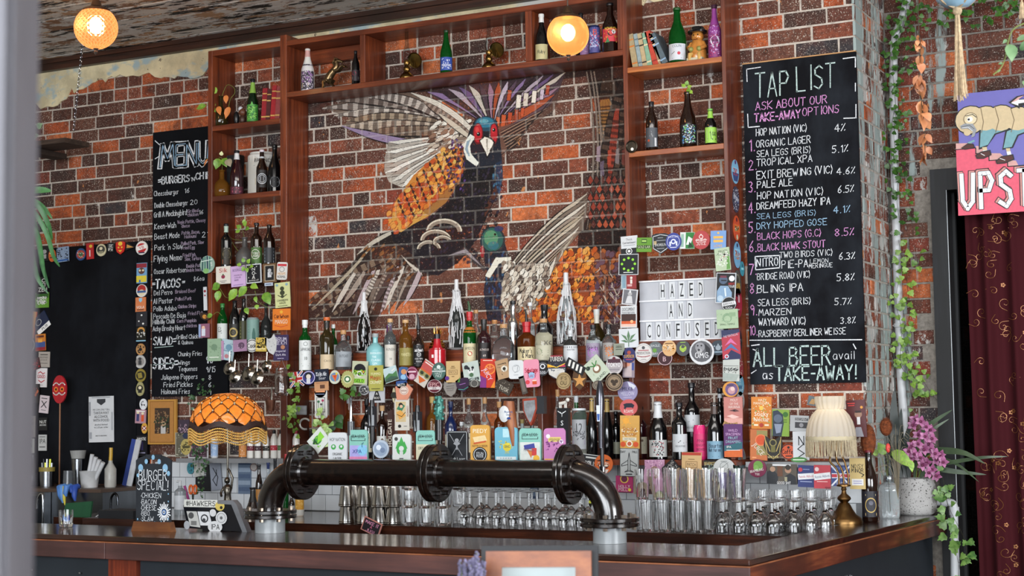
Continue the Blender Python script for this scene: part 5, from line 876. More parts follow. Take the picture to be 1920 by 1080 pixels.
badges([
(1180,454,31,23,2,'r','c9cbcd','S Thick 0 5 4 6a6a70 12|S Contentment 0 -1 4 5a5a60 24|r 0 -6 22 1 8a8a90','white card tag at the top left corner around the light box'),
(1180,471,31,17,0,'r','17181a','o 0 0 6 1.4 d6d6d6|c 0 0 2.6 d6d6d6','black strip with a white ring emblem under the white card tag'),
(1179,496,37,38,-2,'r','14161a','r 0 19 37 1.4 b8babc|r 0 -19 37 1.4 b8babc|r -18 0 1.4 38 b8babc|r 18 0 1.4 38 b8babc|c 0 12 2.4 8acc3a|c 8 9 2.4 8acc3a|c 12 1 2.4 8acc3a|c 8 -8 2.4 8acc3a|c 0 -11 2.4 8acc3a|c -8 -8 2.4 8acc3a|c -12 1 2.4 8acc3a|c -8 9 2.4 8acc3a|r 0 -15 18 1.4 d6d6d6','black badge with a ring of green leaves left of the light box'),
(1170,529,10,27,-1,'r','a3b4bc','r 0 0 6 22 7a98a8','narrow pale blue card beside the red figure card'),
(1184,528,18,27,-1,'r','8a2f30','c 0 7 2.4 d8d0c8|r 0 0 4 8 d8d0c8|r -3 -7 9 4 c9a0a0','small red card with a white figure left of the light box'),
(1181,557,28,30,-8,'r','c9c9cb','r 0 0 24 26 6a6a70|p c6c6c8 -7 -12 7 -12 4 2 -4 2|c 0 6 4 a8a8aa|r 0 10 3 5 d6d6d8','tilted black and white photo card left of the light box'),
(1179,594,30,41,-1,'r','c9cbcc','r 0 -5 27 20 3a2420|r 0 -11 27 6 c8562c|c 6 -9 3 e8a878|r 0 -16 27 5 e0b8a8|t DOCUMENT 0 14 6 3a3a3e 24|t DISORDER 0 7 5 6a6a70 24','white and orange poster card left of the light box'),
(1179,634,36,36,1,'r','c9ccd0','p 5a7a5a 0 15 3 4 0 -8 -3 4|p 5a7a5a -14 8 -6 -2 0 -8 -5 4|p 5a7a5a 14 8 6 -2 0 -8 5 4|p 5a7a5a -15 -4 -6 -8 0 -8 -7 -3|p 5a7a5a 15 -4 6 -8 0 -8 7 -3|r 0 -12 1.4 8 5a7a5a','white card with a large seven fingered green leaf'),
(1161,655,20,22,0,'r','8a8f80','r 0 4 12 1.2 3a3f34|r 0 0 12 1.2 3a3f34|t NEW 0 6 3 3a3f34 10','grey green label card behind the purple round badge'),
(1180,666,24,29,0,'c','2f2f5f','c 0 5 3.6 a04a3a|t SUPERIOR 0 -2 6 d8a23a 19|r 0 -8 12 1.6 b03a5a','round navy badge with a gold word left below the light box'),
(1207,662,32,37,0,'c','cdc9c6','o 0 0 16 .8 9a9490|c 0 10 3 4a4a4e|r 0 5 20 1.6 a04a50|t PRODUCTION 0 0 5 4a4448 26|l a04a50 1.4 -12 -5 -4 -7 4 -7 12 -5|r 0 -12 10 1 8a8486','round white badge with a red line of print under the light box corner'),
(1247,671,28,28,0,'c','3a1c22','o 0 0 14 1.4 b89aa0|t B -1 -2 9 c9a8ae 8','round maroon badge with a single letter B below the light box'),
(1229,655,28,29,0,'c','5f6668','t EAGLE 0 7 4.4 c9cdd0 17|c -1 -2 4 5f8f3a|t BAY 0 -8 4 c9cdd0 12','round grey badge with a small green hop below the light box'),
(1255,653,26,30,0,'c','c9a070','r 0 3 24 7 d8b890|n c8862a 30 20 10 3|n d8d0c0 20 16 8 2|r 0 9 14 1.4 5a3a20','round orange and cream badge below the light box'),
(1281,653,27,29,0,'c','46474c','c 0 0 6.5 9ab84a|c 0 3 3 46474c|c 0 -4 3.4 9ab84a|r 0 11 10 1.6 8aa84a|n 46474c 10 8 10 1.6','round dark badge with a green hop face below the light box'),
(1316,660,46,48,0,'c','c9cacc','c 0 1 20 5c5c60|c -3 9 9 8a8a8e|p 2a2a2e 6 16 16 6 16 -8 8 -2|c -4 2 5 a8a8aa|c -7 12 1.6 2a2a2e|c 0 12 1.6 2a2a2e|S OMG 0 -6 10 e8e8ea 24|c -5 4 2.4 3a3a3e','large round white badge with a grey gorilla below the light box'),
(1347,652,28,28,0,'c','2c3640','c 0 0 5 8a949c|c 0 6 1.6 8a949c|c 7 3 1.6 8a949c|c -7 3 1.6 8a949c|r 0 -8 16 2 8aa0b0','round dark blue badge with grey dots below the light box'),
(1179,691,22,34,-2,'r','8c7f88','r -1 -2 14 26 b8a8a8|c -1 8 4 c98a70|r 8 4 4 14 3a4a8a|r 5 14 8 4 b8703a','small photo card with a pale figure below the navy badge'),
(1177,734,37,38,0,'c','8c84a6','p c9cbd6 0 19 16 10 12 4 3 10|t MILK& 0 5 7 2a2f4a 20|t MELLOW 0 -4 7 c9c6d8 26|r 0 -11 16 1 b8b4cc','round lilac badge with a white cloud corner'),
(1179,764,33,31,0,'c','c05a5a','p 1f2030 -10 6 -4 8 6 8 11 4 8 -2 6 0 -4 0 -6 -3 -9 -2 -8 2|t ROAMS 0 -7 6 e6d8d4 18','round coral badge with a black bear under the lilac badge'),
(1181,810,36,62,-1,'r','c99a50','c -7 21 6 e0a040|l e0a040 1.4 -16 24 2 16|l e0a040 1.4 -7 30 -7 12|l e0a040 1.4 -14 13 0 28|n e8dcc0 34 30 16 3|t Sticky 0 6 8 b06a2a 26|t Nectar 0 -3 8 b06a2a 28|r 0 -13 26 6 d8d0b8|t HAZY_MANGO 0 -13 3 4a3a2a 20|c 0 -22 6 e8e0cc|c 0 -22 4 b85a3a|c -12 -23 5 c8502a|c 12 -23 5 c8502a','tall golden badge with a sun drawing on the right unit post'),
(1180,867,35,53,-1,'r','a9acab','l 2a2c2e .9 -17 26 17 26 17 -26 -17 -26 -17 26|l 2a2c2e 1.2 0 18 -2 4 -2 -16 2 -16 2 4 0 18|l 2a2c2e 1.2 -2 4 -14 -4 -14 -7 -2 -4|l 2a2c2e 1.2 2 4 14 -4 14 -7 2 -4|l 2a2c2e 1.2 -2 -14 -8 -18 -2 -17|l 2a2c2e 1.2 2 -14 8 -18 2 -17|S BAY -11 20 4 2a2c2e 9|S PALE 11 20 4 2a2c2e 9|r 0 -22 12 2 2a2c2e','tall white badge with a drawn aeroplane under the golden badge'),
(1132,870,34,36,0,'c','c8622f','p 2a1a14 -14 6 -4 9 -4 5|p 2a1a14 14 6 4 9 4 5|p 4a1a14 -11 -1 11 -1 7 -8 -7 -8|r 0 -3 16 3 e8e0d4|p d8c8c0 -10 -10 10 -10 6 -17 -6 -17|n d6c0b0 20 22 6 3','round orange badge with a grinning face right of the pipe'),
(1107,868,39,32,-7,'r','b9bbba','r 0 0 36 29 26272a|r 3 10 24 3 c9cac8|t CRUSH 3 -2 11 dcdcda 32|n c9cac8 16 30 10 2.4','black and white card beside the pipe elbow'),
(1208,459,28,27,-3,'r','5f8f2c','r 0 -4 26 6 1c2a18|t GOLD_LAIR 0 -4 4.6 c9d8a8 24|r 0 7 10 7 2a4a22|r 0 7 8 3 a8cc6a','bright green badge at the top left over the light box'),
(1239,457,33,39,0,'h','232529','l c9cbcd 1.2 -14 14 0 17 14 14 14 -8 0 -17 -14 -8 -14 14|r -10 2 5 7 b09a70|t SHORELINE 1 -2 5 c9cbcd 24|r 1 6 18 1.4 8a8c90|r 0 -9 14 1.4 8a8c90|r 0 11 10 1.4 8a8c90','black shield badge above the light box'),
(1263,453,29,33,0,'c','35408c','o 0 0 12 .8 c0c6e0|t BACKYARD 0 9 3.4 d0d4e8 20|c 0 0 5 d0d4e8|r -6 -4 3 8 d0d4e8|r 6 -4 3 8 d0d4e8|c 0 0 2.6 35408c|r 0 -11 12 1.4 d0d4e8','round royal blue badge above the light box'),
(1289,451,27,31,-3,'r','d0d3d0','r 5 0 16 30 2f7a3a|p d8dcd8 2 8 10 3 6 -8 -2 -8|p 1c3a24 4 -2 12 -12 2 -14|r -9 0 5 24 8fb0a0','white and green badge above the light box'),
(1315,450,32,35,0,'c','a83a3c','o 0 6 4 1.4 e6d0cc|r 0 0 22 1 e6d0cc|S EURO 0 -1 6 ecd8d4 18|S JUICE 0 -7 5 ecd8d4 18|r 0 10 3 2 e6d0cc','round red badge above the light box'),
(1347,450,29,35,-2,'r','6f93c4','r 0 5 18 4.6 d8a850|r 0 -2 18 4.6 d8a850|c 0 13 2 d8a850|t LOVE 0 -11 5 d8a850 16','pale blue badge with two yellow bars above the light box corner'),
(1355,486,28,43,4,'r','a8b89a','p 5f8f4a 6 -20 13 -20 13 14 9 4|t FRUITS 2 15 4 26302a 20|t FOREVER 0 10 4 26302a 22|l b04a5a 1 -6 0 6 6|n d8dcd0 40 24 26 4','pale green map badge right of the blue bar badge'),
(1361,540,37,57,-4,'r','b9bcc0','r 0 0 34 54 17181c|p 7f9cb8 -16 -27 12 -27 12 -8 4 4 -10 4 -16 -6|c -5 15 8 4a5a70|r -5 21 12 4 6a3040|r -4 14 10 2 141418|c 11 18 5.4 d8dcde|S NIGHT 11 8 4 c03a3a 11|S TOUR 11 3 4 d8d8d8 11|c -9 -20 6 a8bccc|r 0 -8 3 16 c9d6e0 8','black and blue poster of a musician with a guitar over the light box edge'),
(1367,570,28,27,0,'c','141416','o 0 0 13.4 .8 c9cacc|r 0 1 25 7 d0d1d3 8|t BARKHAUL 0 1 4.6 141416 22 8|t SODA 0 -7 4 d0d1d3 14','round black badge with a white banner over the light box edge'),
(1364,598,40,36,1,'r','9fb394','c 0 2 9 7f9a7a|c 0 0 6 9fb394|r 10 8 12 8 86a07e|t SMALL_TEMPLE 0 -10 3.4 4a5a46 28|n 8aa384 14 36 20 3','pale green square badge over the light box corner'),
(1371,646,34,56,2,'r','a83444','p 2f3354 -17 28 17 28 17 22 -17 14|t THE_TENTALLAS 0 17 4.4 c9b8c4 28 9|p c86a9a -12 -2 0 12 12 -2 0 4|p 4a6a9c -15 -12 0 2 15 -14 0 -6|p 2a2c50 -15 -28 17 -28 17 -20 0 -10|c -9 -22 4 c9ccdc|c -9 -22 2.4 a83444','red badge with purple mountains on the right post'),
(1371,694,31,42,-2,'r','b5b8b2','n 4a4c46 40 28 10 2.6|t PinaVanilla 0 2 5 3a3c3e 26|p 9aa39c -15 -5 15 -8 10 -20 -15 -20|r 0 8 28 1 6a6c68','white and grey badge with torn scenery on the right post'),
(1370,730,30,29,0,'c','c88a3a','c 2 0 12 6a5078|c 2 -2 7 b88a90|c 4 1 4 d8b8b0|r 0 8 12 3 4a3a5a','round orange and violet badge on the right post'),
(1375,770,35,52,0,'r','b8766e','t MOLY 2 20 5 d8c8c0 14|t OF_THE 2 13 4 d8c8c0 16|t HAVANA 2 7 5 d8c8c0 22|p 5a3a3c -8 0 4 3 12 -1 4 -2|p d09a90 -17 -14 17 -14 17 -26 -17 -26|p e0b8b0 -12 -10 -2 -7 12 -12 0 -15|c 2 0 1.8 26181c','tall pink badge with a close up face on the right post'),
(1375,826,35,62,0,'r','5a2f62','p 2f5f6a -17 -10 17 -2 17 -16 -17 -20|p c8622f -17 -20 17 -16 17 -31 -17 -31|t WILD 0 19 5 c8a0c8 26|t SPACEMEN 0 12 5 c8a0c8 28|t FRUIT 0 5 5 8fb8c0 26|t DREAMERS 0 -2 5 8fb8c0 28|t IPA -8 -12 4.4 e0dcd8 12|r 0 -18 26 1.2 d8d0cc','tall purple and orange badge below the pink face badge'),
(1370,800,30,20,-6,'v','a8804c','S PINTS 0 4 5 2a2016 20|S FOR_MIKE 0 -2 5 2a2016 22|c 11 0 5 1c1a1a','torn cardboard tag with black handwriting across the purple badge'),
(1358,877,40,35,0,'c','b4b6b4','p 4f4676 -18 -5 18 -5 10 -17 -10 -17|o 0 3 8 1 7a7e7c|l 7a7e7c 1 -7 -2 8 10|r 0 12 12 1.4 7a7e7c|c 0 -10 3 a8a4c0','large round white and purple badge below the wine bottles'),
(1228,882,37,40,1,'r','b88aa6','n 8a5a80 60 34 36 2.6|n d8b8cc 40 34 36 2.4|c 0 0 8 8a6a5a|S MOD 0 0 9 d8c8d4 18','speckled pink square badge below the wine bottles'),
(1260,880,27,30,40,'r','1f1e20','n b8b4b0 60 22 24 2|c 2 0 5 6a6866','tilted black patterned badge beside the pink square'),
(1297,870,37,44,-1,'r','c4a274','r 0 -1 22 12 7a5a36|r 0 -1 20 10 c4a274|t PATCH 0 -1 6 4a3a20 17|r 0 19 36 5 a83a2a|p 5a2f86 -18 -22 -8 -22 -8 -14 -15 -10|p 4a7a3a 18 -22 8 -22 14 -12|r 0 9 12 1.2 7a5a36|r 0 -12 8 1.2 7a5a36','large sandy badge with a framed word below the wine bottles'),
(1333,878,26,30,0,'r','1d1b18','t BEHEMOTH 0 9 6 c9b070 24|n 8fa8a0 30 22 14 2.4|r 0 -12 24 3 c9c0a0','dark badge with gold capitals below the wine bottles'),
(1387,882,24,22,0,'T','10251c','t CO -4 1 5 4fae6a 8','dark green pennant badge below the right post'),
(1420,878,34,34,0,'c','6a1f3c','c 2 5 9 5f8a3a|c -2 1 5 6f9a4a|t BRAMBLING -1 -4 5 d8d8d0 26 12|t TEE 0 -11 4 d8d8d0 12','round crimson badge with a green bush left of the two suited men'),
(1171,908,32,32,-1,'r','9c2a5c','c 0 10 8 c9a84a|c 0 10 6 5a1f3a|S HOLLY 0 -4 5 d8d0d4 22|S POLLY 0 -10 5 d8d0d4 22|c 10 -10 3 c9b83a|r 0 -15 28 1.4 3a1a2a','magenta badge with a gold ring above the chocolate stout badge'),
(1206,910,35,33,0,'r','8a7a68','p 3a1f24 -14 -16 17 -16 12 4 6 10 -6 10 -12 2|t CHOCOLATE 1 -4 5.4 c9b8a0 26|t STOUT 1 -10 5 c9b8a0 16|S M 2 13 6 26181c 7','brown badge with the words CHOCOLATE STOUT behind the pipe elbow'),
(1237,913,27,20,0,'r','8a8a5c','r 0 0 20 3 6a6a40|n 5a5a34 16 22 14 2','olive paper badge beside the chocolate stout badge'),
(1107,937,26,30,0,'i','17170f','t ARCH 0 10 4 c9cc9a 15|t JAKE 0 4 3.6 c9cc9a 10|c 0 -4 3 c9cc3a','black triangular pennant badge inside the pipe elbow'),
(1428,774,38,60,-1,'r','c8782a','n d8c8a0 46 34 40 3|n 8aa04a 20 34 50 3|t HAZY 2 24 5 e8dcc0 16|t MANGO_IPA 0 18 5 e8dcc0 30|c 0 9 4 e8b850|t Sticky 0 -2 8 e8e0d0 28|t Nectar 0 -12 8 e8e0d0 30|c 0 -23 4 a83a2a|r -10 -23 8 3 e8dcc0|r 10 -23 8 3 e8dcc0','orange badge with cream bubble lettering right of the cedar post'),
(1464,793,32,50,-2,'r','7fa03a','p 2f3848 -15 -25 2 -25 6 0 4 16 -6 24 -15 22|c -5 8 8 5a6678|p 8a94a8 -12 -2 3 -2 0 -18 -8 -20|c 9 16 5 3a6a2a|r 8 6 8 1.4 4a6a20|r 8 2 8 1.4 4a6a20','green badge with a bearded blue face below the tap list'),
(1499,794,35,30,-3,'r','a9abad','r 4 8 24 5 1f1f22|t DOCUMENT 4 8 4 d8d8d8 22|r 4 -3 24 11 3a3a3e|c 4 -3 4 8a8a8e','black and white badge with a dark banner below the tap list'),
(1502,836,30,54,0,'r','c9cbce','t N 1 10 18 17171a 14|l 17171a 1.6 6 4 -6 -6 6 -14 -6 -22','white badge with a large black N left of the fringed lamp'),
(1423,834,32,58,-2,'r','b8683a','r 6 4 20 46 8f8450|c 4 9 11 d8784a|c 4 9 9 c8502a|t JUICE 0 -8 9 d8d0c4 26 -50|r -8 -24 8 2 e0a070','tall orange juice badge right of the cedar post'),
(1450,840,36,46,0,'v','211f1a','l b8a060 1.4 -15 20 -12 -10 0 -20 12 -10 15 20|c 0 10 7 8f8450|c 0 10 5 2c2a20|r 0 -2 8 12 6f6a3a|l b8a060 1.6 -14 14 -6 -6|l b8a060 1.6 14 14 6 -6|t VICTOR 0 -17 4 d0c080 22','black and gold eagle shaped badge below the tap list'),
(1479,847,30,30,0,'c','c8522a','o 0 0 14.6 1.6 161418|S Coffee 0 0 8 161418 24|c 0 8 2.4 161418|r 0 -8 12 1.8 161418','round orange badge with black script below the tap list'),
(1606,785,36,70,2,'r','4a1c20','p 8a8a92 -2 -16 8 -16 12 -34 -8 -34|c 4 8 7 8a6a5a|r 4 13 11 4 26181a|r 4 -4 6 14 c9c9cc|p 1a1418 -4 -6 -10 -34 -16 -34 -10 -2|c 11 21 2.6 c98a3a|r -8 29 14 1.6 c03a3a|r -8 25 12 1.6 c03a3a','dark red poster of a suited man behind the fringed lamp'),
(1524,752,18,18,-12,'r','5a6468','p b08a5a -6 -6 4 -6 6 4 -2 4','small grey card above the fringed lamp'),
(1498,862,30,10,0,'c','3f7a3a','r 0 0 22 2 c9d8c0','green oval badge below the white N badge'),
(1466,889,56,38,-1,'r','4a4238','p 26282c -28 -19 -8 -19 -6 -2 -16 8 -28 4|c -17 9 5 9a7a64|p 1f2126 2 -19 28 -19 26 -4 16 2 6 -4|c 12 8 6 9a7660|p 5a3a28 -8 19 2 19 2 -4 -8 -4|r 0 17 34 3 c9cacc|t GOOD_SHIT 4 -16 5 dcdcdc 26|r 8 -9 5 8 8f8a70|c 12 13 5 2a2420','wide picture card of two men in suits raising glasses'),
(1512,893,31,41,-2,'r','1f2c62','c -11 12 4 a83040|r 0 0 31 11 d0d2d4 6|t Fennie_Abbott 0 0 5 a83040 28 6|r 0 -10 22 1.6 8f98b8|r 0 13 12 1 8f98b8','navy badge with a slanting white band'),
(1542,894,31,44,-1,'r','a8303c','c -10 14 4 d0b8b8|r 0 1 31 12 d0d2d4 8|t Fennie_Abbott 0 1 5 26305f 28 8|r 0 -9 20 1.6 d8a8a8|r 10 -20 10 3 7a1f2c','red badge with a slanting white band'),
(1577,892,36,39,0,'r','26386e','l c9ccd4 3 -17 -18 17 18|l c9ccd4 3 17 -18 -17 18|r 0 0 34 9 c9ccd4|r 0 0 34 6 a8303c|t ESB 0 0 7 dfe0e4 18|t FREE_WAGON 0 14 5 8fa0c8 30|t GOLDEN 0 -14 5 c9ccd4 18','blue badge with a white diagonal cross behind the brass lamp stem'),
(1608,888,29,58,0,'r','b09a64','S NOISY 0 14 7 26221a 22|S MINOR 0 6 7 26221a 22|l 26221a 1.6 4 2 12 -2 8 -6|r 0 -16 22 12 c9c8c4|r 0 -14 16 1 4a4aa0|r 0 -18 16 1 4a4aa0','tan badge with hand drawn capitals behind the brass lamp'),
],-.262,TB,'badge','badges on the right cedar unit')
badges([
(339,834,20,46,0,'r','8f8a7c','r 0 0 16 44 5a5648|n c9c4b0 20 14 40 2','grey patterned card left of the amber dome lamp'),
(345,805,20,36,0,'r','3a2f3c','n b89aa8 40 18 20 2.6|c 3 -12 5 26304a','dark floral card under the gold picture frame'),
(349,838,20,30,0,'c','a8985a','n 3a3420 20 14 18 3|r 0 0 12 5 4a4428','olive oval badge on the grey wall shelf'),
(372,842,37,34,0,'r','b8b8b8','r 0 0 33 30 4a3440|n a88a98 40 30 28 2.6','white framed floral card on the grey wall shelf'),
],-.245,'small_card','card','cards at the back')
badges([
(373,880,18,26,10,'r','b3b3ac','r 0 0 1 24 8a8a86','pale folded card on the splashback beside the sandwich board'),
(358,877,14,24,-8,'c','3f7f8c','n 1f4a54 14 10 18 2.4','teal oval badge on the white tiles'),
(381,896,28,50,0,'r','17181b','S Sick 0 12 5 c9cacc 14|S Shit 0 6 5 c9cacc 14','black card with white script on the white tiles'),
(405,893,20,52,6,'r','8f94a0','l 17171c 1.4 -4 16 4 -2 0 -18 -6 -6 2 4 2 12','grey card with a black rune drawing on the white tiles'),
(459,895,24,62,0,'r','5f6f84','r 0 26 22 5 3a4a66|r 0 14 22 8 8a98aa|r 0 2 22 8 4a5a74|r 0 -10 22 8 8a98aa|r 0 -22 22 8 4a5a74','stack of blue and grey stickers on the white tiles'),
(1002,922,15,26,0,'r','2f3f5a','t WATER 0 5 4 8fa0b8 12|r 0 -4 8 8 5f7088','small dark blue card behind the hanging wine glasses'),
(476,876,11,16,0,'c','a8a09c','o 0 0 7 1 6a4a44','small round sticker on the white tiles'),
],-.030,'sticker','sticker','stickers on the white tiles')
# oval stickers on the outer face of the right post
def post_sticker(y,h,wy,base,art,lab,yc=-.12):
    q=None
    for k in range(60):
        c=Vector((xV1+.004,yc,4.1-k*.05))
    zc=None;lo,hi=1.0,4.2
    for _ in range(30):
        md=(lo+hi)/2
        if px((xV1,yc,md))[1] > y:lo=md
        else:hi=md
    k=mpp((xV1,yc,lo));mb=MB();mb.prism(circ(h*k/2,20,wy/h),-.001,.001,mat(base,.4,noise=.05))
    o=mb.build('oval_sticker',None,None,loc=(xV1+.0025,yc,lo),rot=(0,0,R(90)),label=lab,cat='sticker',group='stickers down the right cedar post')
    art_mb(art,k,k,-.001).build('print',o)
for a in ((322,46,40,'7fb4d4','r 0 2 34 12 8fc4e0|t BIKINI 0 4 5 2a4a80 24|p 3a4a7a -18 -2 18 -2 10 -18 -10 -18|n e0503a 40 24 14 3|c 0 18 4 5a3a70','oval blue sticker highest on the right cedar post'),
(374,50,38,'3a3a4a','n d8d8e0 70 30 40 2.6|r 0 2 30 10 8a8c96 -20|t ROCKY 0 2 6 e0e0e6 24 -20|n 4a5aa0 16 20 14 3','oval grey lettered sticker second on the right cedar post'),
(428,48,38,'c9502a','r 0 0 32 14 d8682a|t HELLES 0 1 5 5a2418 24|n d8d0b0 20 22 10 3|c 0 16 4 5a1f2c|n 4a7a4a 20 24 10 3|c 0 -17 5 c9c0a0','oval orange sticker third on the right cedar post'),
(478,50,38,'6fa4c8','r 0 4 30 14 8fc4e0|t XPA 0 4 8 2a4a80 18|n d8902a 30 24 16 3|n c03a3a 16 24 16 3|c 0 18 4 3a3a5a','oval sky blue sticker fourth on the right cedar post')):post_sticker(*a,yc=-.135)
for a in ((504,28,24,'3f8fa0','r 0 0 14 4 8fd0d8|c 0 6 3 2a5a6a','small oval teal sticker on the right cedar post'),):post_sticker(*a,yc=-.06)
for a in ((532,52,40,'4a4840','o 0 8 10 2 8a8670|r 0 -4 26 10 a88a40|n 26241c 20 26 20 3','oval grey and gold sticker behind the musician poster'),
(568,56,44,'9c2438','r 4 8 10 14 c8a0a8|n 5a1424 20 24 36 4|l d8d0d0 1.4 -6 -14 6 -12','long oval crimson sticker on the right cedar post'),
(640,46,34,'1b1b1e','l c9cacc 1.6 -6 12 6 4 -4 -4 6 -12|n c9cacc 18 20 26 2','oval black sticker with white scrolls on the right cedar post'),
(690,40,40,'8a3038','n d8d0c0 20 26 26 3|r -6 0 6 20 c98a30','oval red sticker below the black scroll sticker'),
(722,40,44,'6aa0b8','n d8e4e8 16 24 24 3|r 0 -4 20 6 3a6a8a','oval pale blue sticker low on the right cedar post'),
(752,36,44,'b4b6b8','n 26262a 50 30 26 2.6','oval black and white sticker low on the right cedar post'),
(860,44,36,'8aa0a8','p d87a3a -8 -14 0 14 6 -8|o 0 0 20 2 c9d4d8','oval grey sticker with an orange flash lowest on the right cedar post')):post_sticker(*a,yc=-.14)
# ---------------------------------------------------------------- bottles
GR=dict(green=('0c5a1e',.06,.55),dgreen=('0a2410',.08,.25),brown=('1d0d07',.08,.15),black=('09090b',.12,0.),clear=('e8eef0',.03,.96),smoke=('565a58',.06,.75),amber=('6b3410',.05,.6),teal=('7fb8bc',.45,0.),red=('b01a26',.2,.0),white=('dad8d2',.4,0.),pink=('d02a6c',.22,0.),wine=('2a0a12',.1,.1),frost=('a7b4b4',.4,.5),purple=('8a3c88',.4,0.),grey=('53504e',.5,0.),gold=('c08a3a',.25,0.),silver=('c4c8cc',.2,0.),olive=('3a2f14',.08,.45),blue=('101f48',.2,0),ipa=('8a5a20',.05,.6))
def glassm(g):
    if ('gl',g) in MT:return MT['gl',g]
    c,ro,tr=GR[g];m=mat(c,ro,1. if g in ('silver',) else 0.,0,trans=tr,ior=1.30 if tr > .5 else 1.45,coat=.6 if tr < .3 else 0,key=('gl',g));return m
PROF={  # outline of each bottle kind, radius in half widths, height 0..1
'beer':[(0,0),(.9,0),(1,.015),(1,.56),(.93,.64),(.62,.74),(.42,.82),(.37,.95),(.42,.955),(.42,.985),(.36,1),(0,1)],
'stub':[(0,0),(.9,0),(1,.02),(1,.52),(.95,.60),(.55,.72),(.42,.82),(.38,.95),(.43,.955),(.43,.99),(.38,1),(0,1)],
'champ':[(0,0),(.9,0),(1,.02),(1,.42),(.93,.52),(.68,.64),(.46,.76),(.36,.88),(.34,.95),(.4,.955),(.4,.985),(.35,1),(0,1)],
'bord':[(0,0),(.9,0),(1,.015),(1,.60),(.95,.66),(.6,.725),(.40,.76),(.36,.93),(.42,.94),(.42,.99),(.38,1),(0,1)],
'burg':[(0,0),(.9,0),(1,.015),(1,.46),(.93,.55),(.66,.66),(.42,.76),(.36,.93),(.42,.94),(.42,.99),(.38,1),(0,1)],
'whisky':[(0,0),(.92,0),(1,.02),(1,.60),(.9,.66),(.5,.72),(.38,.77),(.38,.90),(.44,.905),(.44,1),(0,1)],
'squat':[(0,0),(.9,0),(1,.03),(1,.50),(.92,.60),(.5,.70),(.30,.74),(.28,.88),(.34,.89),(.34,1),(0,1)],
'round':[(0,0),(.8,0),(.95,.05),(1,.3),(.96,.45),(.78,.57),(.45,.66),(.26,.72),(.25,.88),(.3,.89),(.3,1),(0,1)],
'tall':[(0,0),(.92,0),(1,.015),(1,.64),(.85,.70),(.45,.76),(.42,.94),(.46,.95),(.46,1),(0,1)],
'can':[(0,0),(.8,0),(1,.05),(1,.92),(.86,.97),(.86,1),(0,1)],
'syrup':[(0,0),(.92,0),(1,.02),(1,.66),(.8,.76),(.5,.84),(.42,.88),(.42,1),(0,1)],
'demi':[(0,0),(.8,0),(.97,.06),(1,.25),(.97,.42),(.75,.55),(.4,.64),(.3,.70),(.28,.94),(.36,.95),(.34,1),(0,1)],
'bell':[(0,0),(.92,0),(1,.03),(.98,.14),(.80,.30),(.52,.5),(.34,.70),(.3,.92),(.38,.93),(.38,1),(0,1)]}
def prad(prof,z):
    for (r0,z0),(r1,z1) in zip(prof[:-1],prof[1:]):
        if z0 <= z <= z1 and z1 > z0:return r0+(r1-r0)*(z-z0)/(z1-z0)
    return 1.
def bottle(x,yb,yt,w,Y,kind,g,capc=None,lab=None,label='',name='bottle',cat='bottle',group=None,caplen=.10,z=None,neck=None,tiltlab=0,extra=None):
    p=at(x,yb,Y)
    if z is not None:p.z=z
    k=mpp(p);H=(yb-yt)*k/.998;r=w*k/2/.99;prof=[(a*r,b*H) for a,b in PROF[kind]]
    cz=H*(1-caplen);body=[q for q in prof if q[1] <= cz+1e-6];rc=prad(prof,cz)
    if capc:body=body+[(rc,cz),(0,cz)]
    else:body=prof
    mb=MB();mb.lathe(body,glassm(g),20);o=mb.build(name,None,40,loc=p,label=label,cat=cat,group=group)
    if capc:
        cp=[(rc*1.02,cz-.001),(rc*1.06,cz+.001)]+[(a*1.06,b) for a,b in prof if b > cz+.002];MB().lathe([(0,cz-.001)]+cp,mat(capc,.35,.0,.05),16).build('cap',o,40)
    if neck:z0,z1,c=neck;MB().lathe([(prad(prof,z0*H)*1.03,z0*H),(prad(prof,(z0+z1)/2*H)*1.03,(z0+z1)/2*H),(prad(prof,z1*H)*1.03,z1*H)],mat(c,.4,0,.05),16).build('neck_foil',o,40)
    if lab:# z0, z1, colour, art, half angle
        z0,z1,c,art=lab[:4];ha=lab[4] if len(lab) > 4 else 1.15;z0 *= H;z1 *= H;a0=R(-90-27)+R(27)*.35-.5*0
        a0=math.atan2(CP[1]-p.y,CP[0]-p.x)+random.uniform(-.15,.15)
        n=12;rr_=lambda zz:prad(prof,min(max(zz,z0),z1))*1.012+.0004;V=[]
        zs=[z0+(z1-z0)*i/3 for i in range(4)]
        for zz in zs:V += [(rr_(zz)*math.cos(a0-ha+2*ha*i/n),rr_(zz)*math.sin(a0-ha+2*ha*i/n),zz) for i in range(n+1)]
        Fs=[(j*(n+1)+i,j*(n+1)+i+1,(j+1)*(n+1)+i+1,(j+1)*(n+1)+i) for j in range(3) for i in range(n)]
        MB().add(V,Fs,mat(c,.5,noise=.05)).build('paper_label',o,60)
        if art:
            zc=(z0+z1)/2;rz=rr_(zc)
            wp=lambda u,v,l:((rr_(zc+v)+l)*math.cos(a0+u/rz),(rr_(zc+v)+l)*math.sin(a0+u/rz),zc+v)
            art_mb(art,k,k,0,warp=wp).build('label_print',o)
    if extra:extra(o,p,k,H,r)
    return o
def pourer(c='17171a',h=14):
    def f(o,p,k,H,r):MB().tube([(0,0,H),(0,0,H+h*k*.5),(-h*k*.12,0,H+h*k)],2.4*k,mat(c,.3),8,rs=[3*k,2.4*k,1.7*k]).build('pourer',o,40)
    return f
